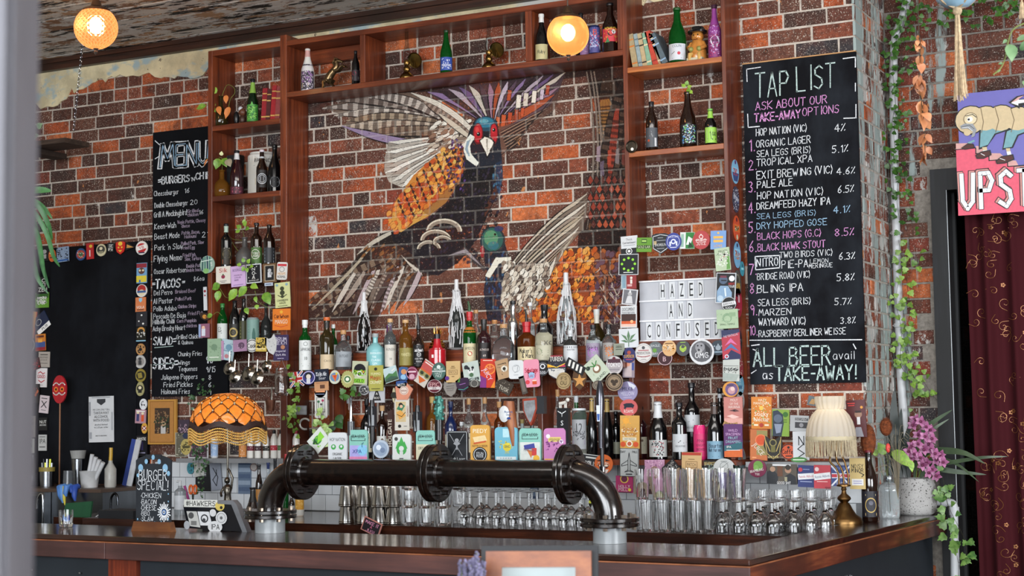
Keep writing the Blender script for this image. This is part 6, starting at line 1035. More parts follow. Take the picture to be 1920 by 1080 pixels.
def Bt(rows,Y,z=None,**kw):
    for r_ in rows:
        d=dict(kw);d.update(r_[9] if len(r_) > 9 else {});bottle(r_[0],r_[1],r_[2],r_[3],r_[4] if r_[4] is not None else Y,r_[5],r_[6],r_[7][0] if isinstance(r_[7],tuple) else r_[7],r_[7][1] if isinstance(r_[7],tuple) else None,r_[8],z=z,**d)
WB=dict(name='whisky_bottle',group='spirit bottles on the liquor shelf')
F1,F2,F3=-.235,-.155,-.065
Bt([(572,697,601,24,F1,'whisky','green',('d8dad8',(.02,.60,'d3d6d4','r 0 22 16 .8 7a7e7a|o 0 21 4 .8 6a6e6a|t LAPHROAIG 0 11 6 26282a 20|r 0 4 16 .8 7a7e7a|r 0 1 14 .8 7a7e7a|t 10 0 -6 6 26282a 6|r 0 -16 16 .8 7a7e7a|r 0 -20 12 .8 7a7e7a')),'green whisky bottle with a white label at the left end',dict(caplen=.15)),
(613,697,597,27,F1,'whisky','olive',('c8622a',(.02,.30,'c9b594','t CAOL 0 2 4 5a4a30 16|r 0 -4 14 .8 5a4a30')),'brown whisky bottle with an orange cap near the left end',dict(caplen=.06,neck=(.80,.93,'26201c'))),
(644,697,622,31,F1,'squat','clear',('b98a5a',(.08,.46,'8f959a','r 0 0 20 1 3a3e42|t OUTCAST 0 6 5 3a3e42 18')),'squat clear gin bottle with a cork left of the wax candle',dict(caplen=.10)),
(704,686,619,34,F1,'squat','teal',('9aa0a0',(.12,.5,'7fb8bc','t BRUICHLADDICH 0 9 4 e6eeee 24|t THE -4 2 4 e6eeee 8|t CLASSIC 0 -4 4 e6eeee 20|t GIN -3 -10 4 e6eeee 9')),'matt teal gin bottle with white print'),
(732,687,593,22,F1,'whisky','clear',('c9a070',(.04,.48,'c9c4ba','t RUNSEN 0 12 5 3a3630 17|r 0 5 12 .8 6a665e|t 10 0 -6 4 3a3630 5|r 0 -16 12 .8 6a665e')),'clear whisky bottle with a cream label before the purple capped one',dict(caplen=.07)),
(761,695,604,26,F1,'whisky','ipa',('c9a070',(.06,.42,'8a7f3f','t MANSTEN 0 4 6 d8cf98 21|r 0 -4 16 .8 d8cf98|r 0 10 16 .8 d8cf98')),'pale amber bottle with an olive label',dict(caplen=.06)),
(785,690,610,22,F1,'squat','brown',('17171a',(.04,.54,'141416',"S Jack_Daniel's 0 10 5 d6d6d6 18|o 0 2 4 .8 d6d6d6|t No7 0 2 3 d6d6d6 5|t OLD_TIME -0 -6 3 d6d6d6 16|t MASH 0 -11 3 d6d6d6 12|r 0 -15 16 .7 d6d6d6")),'square black labelled whiskey bottle with a pourer',dict(extra=pourer(h=22),caplen=.08)),
(881,683,580,25,F1,'whisky','green',('b3262a',(.05,.42,'c9bd98','t JAMESON 0 10 5.4 26221c 20|c 0 0 4.4 b3463a|c 0 0 2.6 e0d0b0|r 0 -8 14 .8 6a5f46|r 0 -12 14 .8 6a5f46')),'green whiskey bottle with a cream label and a pourer',dict(extra=pourer('1f4a26',20),caplen=.16,neck=(.62,.72,'b06a2a'))),
(908,678,590,26,F1,'whisky','wine',('1f1d1c',(.02,.5,'1d1414','p 8a2a30 0 22 12 8 0 -8 -12 8|p 1d1414 0 19 10 8 0 -5 -10 8|t ALTHOUSE 0 8 4 d8c8c0 18|t 60 0 -3 4 d8c8c0 6|r 0 -16 20 3 b0a070')),'dark bottle with a red diamond label',dict(caplen=.24)),
(945,684,606,44,F1,'round','clear',('b98a5a',None),'large round clear bottle with a cork in the middle',dict(caplen=.09)),
(988,681,600,36,F1,'whisky','amber',('b01c24',(.03,.42,'c9ba92',"S Maker's -2 8 8 26211a 25|S &_Mark 2 -1 8 26211a 22|t BOURBON_WHISKY 0 -10 3 4a4436 26")),'red wax necked bourbon bottle with a cream label',dict(extra=pourer(h=24),caplen=.24)),
(1020,684,598,31,F1,'whisky','clear',('b98a5a',(.10,.42,'b5b19a','c -7 2 6 7f8a6a|r 5 4 12 1 3a3a30|r 5 0 12 1 3a3a30|r 5 -5 12 1 3a3a30')),'pale bottle with a cork and a coin shaped label',dict(caplen=.08)),
(1070,684,621,28,F1,'squat','smoke',('c4c6c8',(.06,.55,'c4c6c8','t WATER 0 7 3.4 3a3c40 15|r 0 2 14 .8 7a7c80|r 0 -10 16 .8 7a7c80')),'grey squat bottle with a silver cap and white label',dict(caplen=.18)),
(1113,688,616,28,F1,'squat','clear',('1b1b1e',(.05,.52,'8f8496','S Spirits 0 8 8 5a2f62 22|n b06ac0 40 20 16 2.6|r 0 -12 20 2 6a3f7a')),'clear bottle with purple print near the right end',dict(caplen=.10)),
(1142,688,616,26,F1,'squat','clear',('1b1b1e',(.05,.52,'8f8a86','S Spirits 0 8 8 8a4a1c 20|n c9702a 40 18 16 2.6|r 0 -12 18 2 a85a20')),'clear bottle with orange print at the right end',dict(caplen=.10)),
(820,684,648,33,F1,'can','red',(None,None),'red square topped bottle with black cap before the gold pineapple',dict(name='red_bottle',extra=lambda o,p,k,H,r:(MB().lathe([(0,H),(10*k,H),(7*k,H+8*k),(6*k,H+18*k),(0,H+18*k)],mat('b01a26',.25),16).build('wax_neck',o,40),MB().lathe([(6*k,H+18*k),(6*k,H+27*k),(0,H+27*k)],mat('17171a',.3),12).build('cap',o,40),MB().box(-2*k,2*k,-r-.002,-r,H*.5,H*.5+6*k,ink('w')).build('emblem',o)))),
],F1,LZ,**WB)
Bt([(625,655,568,16,F2,'whisky','green',('d8dad8',(.02,.56,'d3d6d4','t OAIG 2 12 5 26282a 12|r 0 4 12 .8 7a7e7a')),'tall green bottle with a white cap behind the first ones',dict(caplen=.08)),
(653,660,595,18,F2,'squat','clear',('17171a',(.1,.5,'26262a','t OY 2 4 7 c9b070 12')),'clear bottle with a dark label behind the squat gin',dict(caplen=.12)),
(730,650,567,22,F2,'tall','smoke',('5a2a62',(.1,.5,'4a4050','t MOAT 0 6 5 c9b8d0 16')),'purple capped tall bottle behind the cream labelled one',dict(caplen=.16)),
(759,660,581,28,F2,'round','clear',('b98a5a',None),'round clear bottle with a wooden stopper behind the amber one',dict(caplen=.1)),
(893,660,553,19,F2,'whisky','clear',('b98a5a',(.2,.6,'a89f84','t VANDERS 0 6 4 3a3630 15|t VESSEL 0 0 4 3a3630 13')),'clear corked bottle with a beige label behind the diamond one',dict(caplen=.06)),
(928,665,578,22,F2,'tall','clear',('b07a4a',None),'clear ribbed bottle with a round wooden stopper',dict(caplen=.08)),
(963,665,543,23,F2,'tall','silver',('17171a',None),'tall silver striped bottle with a black cap',dict(caplen=.05)),
(995,668,550,19,F2,'whisky','clear',('d3d6d8',(.25,.66,'c4c6c8','t SOLI 0 14 5 26282a 13|l 26282a 1 -4 0 4 6|r 0 -8 10 .8 5a5c60')),'tall clear bottle with a white cap behind the bourbon',dict(caplen=.05)),
(1022,672,559,32,F2,'whisky','black',('141416',(.08,.5,'b5a888','t XC 4 8 8 4a4434 10|r 0 0 20 1 6a6250|r 0 -8 20 1 6a6250')),'tall black bottle with a beige label',dict(caplen=.10)),
(1120,665,563,37,F2,'round','olive',('c4c4c0',(.06,.40,'b9bcbe','r 6 6 8 1 5a5c60|r 6 2 8 1 5a5c60|r 6 -4 8 1 5a5c60')),'round dark bottle with a white label near the right end',dict(caplen=.10,neck=(.74,.9,'c4c0b4'))),
(1152,684,640,22,F2,'squat','smoke',('9a9a98',(.05,.6,'8a8c84','t NOTE 0 2 4 3a3c38 14')),'small grey bottle at the very right end of the liquor shelf',dict(caplen=.2)),
],F2,LZ,**WB)
# wax covered candle bottles on white saucers
def wax_bottle(x,yb,yt,w,kind,g,lab_,seed,big=False):
    p=at(x,yb,F3-.01);p.z=TZ+.012;k=mpp(p);H=(yb-yt)*k;r=w*k/2;Hb=H*.86;prof=[(a*r*.8,b*Hb) for a,b in PROF[kind]]
    o=MB().lathe(prof,glassm(g),16).build('candle_bottle',None,40,loc=p,label=lab_,cat='bottle',group='wax covered candle bottles')
    wx=mat('d3d3d4',.45,noise=.06);MB().lathe([(0,Hb),(r*.26,Hb),(r*.24,H),(0,H+.004)],wx,10).build('candle',o,40)
    rr=random.Random(seed);mb=MB()
    for i in range(120 if big else 100):
        a=rr.uniform(0,2*PI);ztop=Hb*(1-.9*rr.random()**(1.1 if big else 1.5));L_=Hb*rr.uniform(.06,.3 if big else .2);zb=max(.004,ztop-L_);n=6;pts=[]
        for j in range(n):zz=ztop+(zb-ztop)*j/(n-1);q=prad(prof,zz)+.002+(.006 if big else .002);pts.append((q*math.cos(a+.05*math.sin(j+i)),q*math.sin(a+.05*math.sin(j+i)),zz))
        mb.tube(pts,.003,wx,5,rs=[.0016+(.0005 if big else .00035)*j for j in range(n)])
    mb.lathe([(prad(prof,Hb*t)+.0025,Hb*t) for t in (.78,.84,.9,.95,1.0)]+[(r*.2,Hb+.006)],wx,12);mb.build('wax_drips',o,50)
    s=MB().lathe([(0,0),(.03,0),(.034,.003),(.05,.009),(.051,.011),(.034,.006),(0,.005)],mat('dcdcda',.15),20).build('saucer',None,40,loc=(p.x,p.y,TZ+.0005),label='white saucer under the '+lab_.split(' with')[0],cat='saucer',group='saucers under the candle bottles')
    s.scale=(w*k/.1*1.15,)*2+(1,)
wax_bottle(683,654,543,29,'champ','black','dark candle bottle with white wax runs left of the teal bottle',1)
wax_bottle(857,650,521,32,'champ','smoke','grey candle bottle with thick white wax in the middle',2,True)
wax_bottle(1063,645,510,38,'champ','clear','clear candle bottle with the thickest white wax on the right',3,True)
# gold pineapple
o=E('pineapple_tumbler',(at(820,650,F2).x,F2,LZ+.001),'shiny gold pineapple shaped cup with spiky leaves','cup');k=mpp(o.location);gm_=mat('c8904a',.18,1.,0)
mb=MB();Hh=55*k
for i in range(9):
    for j in range(14):a=2*PI*(j+.5*(i % 2))/14;zz=Hh*(.06+.1*i);q=14*k*math.sin(PI*(.22+.66*i/9));mb.ball((q*math.cos(a),q*math.sin(a),zz+Hh*.05),3.4*k,gm_,5,4)
mb.lathe([(0,0),(10*k,0)]+[(13*k*math.sin(PI*(.2+.68*t)),Hh*t) for t in (.1,.3,.5,.7,.9)]+[(5*k,Hh)],gm_,14);mb.build('fruit',o,60);mb=MB()
for i in range(12):a=i*2.4;l=(12+10*(i/12))*k;mb.tube([(3*k*math.cos(a),3*k*math.sin(a),Hh),(6*k*math.cos(a),6*k*math.sin(a),Hh+l*.6),((11-7*i/12)*k*math.cos(a),(11-7*i/12)*k*math.sin(a),Hh+l*1.1)],2*k,gm_,4,rs=[2*k,1.6*k,.3*k])
mb.build('leaf_crown',o,30)
# bottles and things in the left unit
BB_=dict(name='beer_bottle',group='bottles on the left cedar shelves')
FS=-.16
def crown(n):return n
Bt([(474,214,128,22,-.15,'champ','dgreen',('15161a',(.05,.42,'3f8a3a','n 8acc5a 60 20 26 3|n 16321a 30 20 26 2.6|p 5fae4a -3 14 0 22 3 14')),'green beer bottle with lime foil and a leafy label on the top shelf',dict(caplen=.08,neck=(.68,.92,'7fa848')))],FS,LS[0],**BB_)
Bt([(444,355,268,25,-.15,'champ','wine',('17171a',(.04,.2,'4a1a2a','n b05a6a 20 18 10 2')),'dark red bottle with a white neck tag on the second shelf',dict(caplen=.06,neck=(.80,.95,'c9c9c9'))),
(491,352,270,21,-.19,'stub','brown',('cfc4cc',(.12,.52,'1c1614','o 0 0 10 1.2 c9ccd0|o 0 0 7 .7 c9ccd0|r 0 0 7 9 9a9ca0|r 0 0 5 1 1c1614|r 0 3 5 1 1c1614|r 0 -3 5 1 1c1614')),'brown beer bottle with a round monogram label and pink cap',dict(caplen=.05,neck=(.80,.84,'b9bcbe'))),
(515,349,258,24,-.16,'burg','black',('131315',(.10,.32,'131315','c 0 0 10 c9ccce|l 1b1b1e 1.4 -5 -5 -5 5|r 2 0 8 1 8a8c8e')),'black wine bottle with a white disc label on the second shelf',dict(caplen=.1)),
],FS,LS[1],**BB_)
Bt([(424,499,416,21,-.19,'bord','black',('15151a',(.06,.44,'2a2418','c 0 4 8 8a7f5a|c 0 5 5 3a3420|r 0 -10 16 8 c8683a|r 0 15 10 1.2 c9c4b0')),'dark bottle with an arched gold label on the third shelf',dict(caplen=.05,neck=(.80,.94,'9fb3a4'))),
(481,493,412,22,-.18,'bord','brown',('17151a',(.05,.42,'4a6a35','c -3 2 9 c83a30|o -3 2 9 .8 e0dcd0|t TOKE -3 4 4 e6e0d8 13|t LAGER -3 -1 4 e6e0d8 14|r 0 16 12 1.2 c9c4b0')),'brown bottle with a green label and red disc on the third shelf',dict(caplen=.04)),
(505,492,416,22,-.18,'beer','brown',('1d1412',(.05,.42,'2a2c30','r 0 12 18 4 9aa4aa|r 0 6 18 4 9aa4aa|r 0 0 18 4 9aa4aa|r 0 -6 18 4 9aa4aa|r 0 -12 18 4 9aa4aa|r -4 0 1 34 2a2c30|r 4 0 1 34 2a2c30')),'brown bottle with a black and white striped label on the third shelf',dict(caplen=.04)),
],FS,LS[2],**BB_)
Bt([(417,638,562,20,-.20,'beer','green',('2f7a36',(.05,.5,'c4c8c4','S O31 -5 4 6 26282a 12 -80')),'green bottle with a white label under the pothos leaves',dict(caplen=.1)),
(440,637,556,21,-.18,'beer','black',('131316',(.06,.45,'1f1e1a','o -2 0 9 3 b09a5a|c -2 0 3 5a5030')),'dark bottle with a gold ring label on the lowest shelf',dict(caplen=.05)),
(457,636,552,18,-.17,'beer','black',('131316',(.06,.5,'3a3c20','r 0 12 15 3 b4b06a|r 0 6 15 3 b4b06a|r 0 0 15 3 b4b06a|r 0 -6 15 3 b4b06a|r 0 -12 15 3 b4b06a')),'dark bottle with a yellow striped label on the lowest shelf',dict(caplen=.05)),
(474,632,585,24,-.20,'can','frost',(None,(.05,.92,'6f8f86','l a9c4b8 1 -10 14 10 20|l a9c4b8 1 -10 9 10 14|l a9c4b8 1 -10 4 10 9|l a9c4b8 1 -10 -1 10 4|l a9c4b8 1 -10 -6 10 -1|p 2f5a50 -3 -18 3 -18 3 -6 1 4 -1 4 -3 -6')),'green patterned can on the lowest shelf',dict(name='drink_can',cat='can')),
(499,634,560,22,-.12,'demi','smoke',None,'dim clear glass jug at the right of the lowest shelf',dict(name='glass_jug',cat='jug')),
],FS,LS[3],**BB_)
# vases with cuttings
def leaf_mesh(mb,M,L_,Wd,m,kind='heart',fold=.18):
    if kind == 'heart':P=[(0,0),(.32,.12),(.5,.36),(.42,.66),(.18,.9),(0,1.08)]
    elif kind == 'ivy':P=[(0,.1),(.34,.0),(.52,.24),(.34,.44),(.30,.70),(.12,.74),(0,1.0)]
    else:P=[(0,0),(.22,.2),(.26,.5),(.16,.8),(0,1)]
    n=len(P);V=[Vector((0,y*L_,0)) for x,y in P]+[Vector((x*Wd,y*L_,fold*x*Wd*1.2-.12*L_*(y-.5)**2*2)) for x,y in P]+[Vector((-x*Wd,y*L_,fold*x*Wd*1.2-.12*L_*(y-.5)**2*2)) for x,y in P]
    V=[M @ v for v in V];Fs=[]
    for i in range(n-1):
        Fs += [(i,n+i,n+i+1,i+1),(i,i+1,2*n+i+1,2*n+i)]
    mb.add(V,Fs,m)
def leafmat(key,a,b,ns=6):
    if key in MT:return MT[key]
    m=bpy.data.materials.new(key);t,N,L,P=nt(m);oi=N.new('ShaderNodeObjectInfo');g=N.new('ShaderNodeNewGeometry')
    n=tex(N,L,'Noise',ns*10,g.outputs['Position'],None,2);ad=N.new('ShaderNodeMath');ad.operation='MULTIPLY_ADD';ad.inputs[1].default_value=.5;L.new(oi.outputs['Random'],ad.inputs[0]);L.new(n.outputs[0],ad.inputs[2])
    L.new(mixc(N,L,ramp_f(N,L,ad.outputs[0],.35,1.0),a,b),P.inputs['Base Color']);P.inputs['Roughness'].default_value=.42;P.inputs['Subsurface Weight'].default_value=.0;MT[key]=m;return m
LG=leafmat('leaf_pothos','4a7a22','8aae3e');LV=leafmat('leaf_ivy','14300e','3f6a20');LD=leafmat('leaf_dark','17301a','2f5528');LO=mat('c8783a',.6,key='dry_leaf');ST=mat('6f7a3a',.6);STD=mat('2c2a1a',.7)
LSH={}
def leaf_obj(parent,P,d,L_,Wd,m,kind,roll=0.,name='leaf',face=None):
    key=(kind,m.name)
    if key not in LSH:mb=MB();leaf_mesh(mb,Matrix.Identity(4),1,1,m,kind);LSH[key]=mb.mesh('leaf',60)
    y=Vector(d).normalized();f=Vector(face or (.4,-.9,.25));z=(f-y*f.dot(y));z=z.normalized() if z.length > .05 else y.orthogonal();x=y.cross(z)
    M=Matrix((x,y,z)).transposed().to_4x4();M=Matrix.Translation(P) @ M @ Matrix.Rotation(roll,4,'Y') @ Matrix.Diagonal((Wd,L_,L_,1))
    o=link(name,LSH[key],parent);o.matrix_local=M;return o
def rel(x,y,Y,O):return at(x,y,Y)-O
def vase_plant(x,yb,yt,w,Y,kind,g,stems,label,zz,lm=LG,name='vase_cutting',lk='heart'):
    p=at(x,yb,Y);p.z=zz;k=mpp(p);o=E(name,p,label,'plant in vase');H=(yb-yt)*k;r=w*k/2
    MB().lathe([(a*r,b*H) for a,b in PROF[kind]],glassm(g),18).build('vase',o,40);mb=MB()
    for pts,leaves,m in stems:
        Pp=[Vector((0,0,H*.9))]+[rel(a,b,Y-.02*(i+1)/len(pts)-(.06 if c_ else 0),p) for i,(a,b,*c_) in enumerate(pts)];sm=smooth(Pp);mb.tube(sm,.0016,m or ST,5)
        for lx,ly,dx,dy,L_,Wd,lm_ in leaves:leaf_obj(o,rel(lx,ly,Y-.05,p),(dx,-.15,-dy),L_*k,Wd*k,lm_ or lm,lk)
    mb.build('stem',o,60);return o
def smooth(P,n=4):
    out=[]
    for i in range(len(P)-1):
        p0,p1,p2,p3=P[max(i-1,0)],P[i],P[i+1],P[min(i+2,len(P)-1)]
        for j in range(n):t=j/n;out.append(.5*((2*p1)+(p2-p0)*t+(2*p0-5*p1+4*p2-p3)*t*t+(3*p1-p0-3*p2+p3)*t**3))
    return out+[P[-1]]
vase_plant(414,226,166,28,-.16,'demi','olive',[([(408,170),(400,173)],[(406,174,-1,-.8,17,15,None)],None),([(425,160),(438,164),(440,175),(432,186),(428,205)],[(430,200,-.3,1,22,12,LO)],None),([(412,180),(404,200),(411,215)],[(409,199,.4,1,18,11,LO),(424,178,.1,1,16,10,LO)],None),([(405,190),(392,196),(384,198)],[(404,197,-1,-.3,17,13,None),(393,200,1.1,.8,18,13,None),(386,197,-1,.3,20,12,None)],None)],
'olive glass vase with pothos and dried leaves on the top left shelf',LS[0])
vase_plant(416,360,308,34,-.16,'demi','ipa',[([(417,300),(412,295),(395,293),(386,300)],[(411,297,-.3,1,20,17,None),(419,296,.5,1,19,15,None),(415,292,.2,-1,8,8,mat('d3d6a0',.6)),(426,298,.6,1,17,15,leafmat('leaf_pale','8a7f6a','a89c84')),(389,298,-.5,1,14,4,LO)],None)],
'brown glass bottle vase with heart leaves on the second left shelf',LS[1])
vase_plant(459,500,443,34,-.13,'demi','grey',[([(455,432),(452,425),(459,420)],[(452,428,-.8,-.5,11,9,None),(457,424,.7,-.8,11,9,None),(460,428,1,.2,10,9,None),(450,432,-1,.3,10,8,None),(458,420,.1,-1,9,8,None)],None),([(446,450),(436,448),(430,444),(440,462),(450,474),(455,478)],[(430,445,-.9,-.5,10,8,None)],None)],
'grey stoneware bottle with a pale variegated cutting on the third left shelf',LS[2])
o=E('trailing_pothos',at(460,520,-.27),'bright green pothos leaves hanging over the lower left shelves','plant');p=o.location;k=mpp(p);mb=MB()
for pts in (((412,540),(418,550),(425,558),(440,555),(462,540),(480,535)),((455,500),(463,498),(470,505)),((478,545),(482,560),(490,570),(510,580)),((400,590),(408,585),(416,592))):mb.tube(smooth([rel(a,b,-.275,p) for a,b in pts]),.0015,ST,5)
mb.build('stem',o)
for lx,ly,dx,dy,L_,Wd in ((412,533,-1,.55,18,16),(411,545,-.2,1,20,14),(444,542,-.8,1,26,17),(462,537,-.8,.9,24,16),(470,534,1,.4,18,13),(505,573,-.4,-1,0.1,.1),(496,548,.6,1,26,19),(478,556,.4,1,12,8),(481,571,.2,.8,9,9),(460,577,.6,1,14,10),(398,590,-.9,.3,12,10),
(452,497,-1,-.2,9,8),(458,492,-.4,-1,9,8),(464,494,.6,-.8,10,8),(468,499,1,.1,9,8),(458,500,-.4,.8,9,8),(462,502,.4,1,9,8)):leaf_obj(o,rel(lx,ly,-.285,p),(dx,-.1,-dy),L_*k,Wd*k,LG,'heart')
# books, small ornaments
def book(x,yb,h,wth,lean,dep,c,Y,zz,label,group,cat='book',trim='c9a45a'):
    p=at(x,yb,Y);p.z=zz;k=mpp(p);t,H=wth*k/.9,h*k;o=E('book',p,label,cat,group,rot=(0,R(lean),0));dz=abs(math.sin(R(lean)))*t/2;o.location.z += dz
    cm2=mat(c,.6,noise=.2,ns=40);MB().box(-t/2,t/2,0,dep,.002,H-.002,mat('cfc4a8',.8)).build('pages',o);mb=MB();mb.box(-t/2-.0012,-t/2,-.002,dep+.003,0,H,cm2).box(t/2,t/2+.0012,-.002,dep+.003,0,H,cm2).box(-t/2-.0012,t/2+.0012,-.003,-.0005,0,H,cm2);mb.build('cover',o)
    [MB().box(-t/2,t/2,-.0038,-.0031,H*a,H*b,ink(trim)).build('spine_band',o) for a,b in ((.12,.16),(.62,.66),(.82,.85))];return o
for i,a in enumerate(((494,213,63,9,4,'8a1c26','dark red book leaning first on the top left shelf'),(502,212,60,8,5,'4a1f20','brown red book leaning second on the top left shelf'),(511,211,66,9,5,'9c2028','bright red book leaning third on the top left shelf'),(520,210,64,9,4,'8a4040','faded pink red book against the post on the top left shelf'))):book(a[0],a[1],a[2],a[3],a[4],.15,a[5],-.19,LS[0],a[6],'red books on the top left shelf')
for i,a in enumerate(((1192,124,66,9.5,-9,'a89a78','beige patterned book first from the left by the green bottle','c8742a'),(1202,122,66,6.5,-9,'8fa3a8','pale grey book second in the leaning row','5a6a70'),(1210,121,66,8,-9,'b5a480','cream book with dark labels third in the leaning row','26221c'),(1219,120,66,8,-10,'7fa890','mint green book fourth in the leaning row','d8c8a0'),(1230,119,69,9,-14,'b5402f','orange red book fifth in the leaning row','8a2a20'),(1239,118,66,5,-18,'9a8064','thin brown book sixth in the leaning row','d0c0a0'),(1247,117,65,11,-24,'53646e','slate blue book at the right end of the leaning row','8fb0d0'))):book(a[0],a[1],a[2],a[3],a[4],.13,a[5],-.20,RA,a[6],'old books on the upper right shelf',trim=a[7])
o=E('brass_horse',(at(622,163,-.16).x,-.16,zb1),'rearing brass horse figurine on the long cedar shelf','figurine');k=mpp(o.location);hm=mat('7a6548',.3,.9,.15)
def hp(a,b,dy=0):return Vector(((a-617)*k/.9,dy,(163-b)*k))
mb=MB();mb.tube([hp(609,146),hp(611,140),hp(616,133),hp(623,126),hp(627,119),hp(627,113)],.01,hm,10,rs=[9*k,8.6*k,7.6*k,6.6*k,5*k,4*k]);mb.tube([hp(625,113),hp(630,109),hp(637,112),hp(639,114)],.01,hm,8,rs=[4*k,4*k,2.6*k,1.8*k]);mb.tube([hp(625,122),hp(620,112),hp(624,104),hp(629,105)],.01,hm,6,rs=[2*k,3*k,2.4*k,1*k])
for dy in (-.01,.01):
    mb.tube([hp(623,128,dy),hp(632,128,dy),hp(637,122,dy),hp(641,120,dy),hp(646,124,dy)],.01,hm,6,rs=[4*k,3*k,2*k,1.6*k,1.8*k]);mb.tube([hp(612,146,dy),hp(619,147,dy),hp(616,152,dy),hp(622,158+dy*60,dy),hp(625,162,dy)],.01,hm,6,rs=[6.5*k,4*k,2.6*k,1.8*k,2*k])
mb.build('horse_body',o,60);MB().tube(smooth([hp(606,146),hp(600,144),hp(601,152),hp(598,160)]),.01,hm,6,rs=None).build('tail',o).scale=(1,1,1);MB().box(hp(594,0).x,hp(628,0).x,-.022,.022,0,.006,hm).build('base',o)
Bt([(577,168,87,25,-.19,'champ','white',(None,(.02,.62,'3a3440','n d8ccd8 170 24 50 2.2|n 8a5a9a 40 22 20 2.6|r -4 -16 12 8 b9a86a')),'speckled black and white bottle wrapped in pink paper',dict(neck=(.80,.99,'c99a94'))),
(667,160,95,15,-.2,'beer','black',('17171a',(.1,.42,'2a1f24','c -2 4 4 8a2a40|r 0 -5 12 5 8a8a8c')),'small dark bottle against the divider on the long shelf',dict(caplen=.08)),
(837,138,55,23,-.19,'champ','green',('16351c',(.06,.36,'2f4a9c','n d0d4e4 30 18 20 2.6|r 0 -8 20 4 c9cce0|t WARNAMBOOL 0 -3 5 e0e4f0 20')),'green bottle with a blue label alone on the long shelf',dict(caplen=.05)),
(1016,112,22,24,-.2,'burg','black',('cfcfcc',(.02,.34,'b5ac80','p a8b08a -8 12 8 12 6 -10 -6 -12|S Ruby 0 0 6 2a2c20 15')),'black bottle with a white foil top and shield label beside the globe lamp',dict(caplen=.18)),
(1090,104,16,20,-.13,'beer','black',('131316',None),'black bottle mostly behind the globe lamp',dict(caplen=.1)),
(1145,95,0,31,-.19,'burg','brown',('17171a',(.20,.46,'c03440','t MONSUTA 0 12 6 e0c040 24|p d8c83a -12 -14 12 -14 8 0 -6 -2|c 0 4 6 26241c|c 6 6 4 d8d8dc|n d8a03a 20 26 20 2.4|p 3a7a4a -10 -14 -2 -14 -6 -4')),'tall dark bottle with a red comic label at the end of the long shelf',dict(caplen=.05)),
(1115,100,45,22,-.19,'can','blue',(None,(.05,.93,'4a4a86','n c05a7a 34 20 24 3|n a8b4d8 40 20 34 3|p c8d0e0 -11 -18 -11 -12 -6 -6 -2 -12 4 -4 8 -10 11 -8 11 -18|S B 0 14 10 c0402a 6')),'tall can with blue and pink splashes on the long shelf',dict(name='drink_can',cat='can')),
(1097,102,62,19,-.14,'can','purple',(None,(.05,.93,'8f6fa0','n d8c8e0 20 16 20 2.6')),'lilac can half behind the globe lamp',dict(name='drink_can',cat='can')),
],FS,zb1,name='beer_bottle',group='bottles on the long cedar shelf')
# oil lamps with reflectors on the long shelf
for i,(x,yb,yt,hb,lab) in enumerate(((763,147,52,34,'brass oil lamp with a disc reflector left of the green bottle'),(917,125,28,34,'brass oil lamp with a disc reflector right of the green bottle'))):
    p=at(x,yb,-.17);p.z=zb1;k=mpp(p);o=E('oil_lamp',p,lab,'oil lamp','oil lamps on the long cedar shelf');bz=mat('7a5f34',.28,1.,.2)
    MB().lathe([(0,0),(13*k,0),(14*k,3*k),(13*k,7*k),(8*k,12*k),(5*k,15*k),(7*k,19*k),(6*k,24*k),(4*k,27*k),(6*k,31*k),(5*k,36*k),(0,36*k)],bz,20).build('burner',o,40)
    MB().lathe([(5*k,36*k),(8*k,46*k),(6*k,56*k),(3.6*k,66*k),(3.4*k,95*k),(3.2*k,95*k),(3.3*k,66*k),(5.6*k,56*k),(7.6*k,46*k),(4.7*k,36*k)],mat('dfe6e8',.02,noise=0,trans=1.,ior=1.12,key='thin_glass'),16).build('glass_chimney',o,60)
    MB().lathe([(0,.002),(13*k,.0),(14.6*k,.004),(15*k,.001),(13*k,-.003),(0,-.001)],mat('8f743c',.3,1.,.2),24,M=Matrix.Translation((11*k,.035,38*k)) @ Matrix.Rotation(R(112),4,'X') @ Matrix.Rotation(R(0),4,'Z')).build('reflector',o,40);MB().tube([(4*k,.01,20*k),(10*k,.034,22*k),(11*k,.036,34*k)],.0015,bz,5).build('reflector_arm',o)
# small figures on the top left shelf
o=E('cow_skull_ornament',(at(445,222,-.17).x,-.17,LS[0]),'small black and brown animal ornament with a white face on the top left shelf','figurine');k=mpp(o.location)
mb=MB();mb.ball((-2*k,0,14*k),7*k,mat('17181b',.3),10,8,(.8,.8,1.9));mb.ball((12*k,0,24*k),9*k,mat('5a3422',.4),10,8,(.8,.8,.9));mb.ball((9*k,-.006,30*k),5*k,mat('c9c9cc',.4),8,6);mb.ball((12*k,0,10*k),8*k,mat('3a241a',.4),10,8,(.8,.8,1.2));mb.build('figure_body',o,60)
mb=MB();V,T=ribbon([(-5*k,18*k),(1*k,6*k)],1*k);mb.add([(v[0],-.013,v[1]) for v in V],T,ink('e'));mb.build('strap',o)
o=E('black_gift_box',(at(436,350,-.05).x,-.06,LS[1]),'tall black box standing behind the dark red bottle','box');k=mpp(o.location);MB().box(-20*k,22*k,-.03,.03,0,82*k,mat('26282a',.5)).build('box_body',o);MB().box(-20.4*k,22.4*k,-.0305,.0305,66*k,82.3*k,mat('1e2022',.5)).build('lid',o)
bottle(493,353,272,56,-.075,'can','white',None,(.06,.93,'c4c2ba','t BRANDY 0 24 7 3a2a22 40|n c8502a 24 26 20 5|n d8b080 20 30 16 5|r 0 -16 34 12 b8a070|n 5a7f8a 16 30 20 5|r 0 14 40 1.4 8a8c8a',1.3),'large white brandy jar with a painted scene on the second left shelf','brandy_jar','jar',z=LS[1])
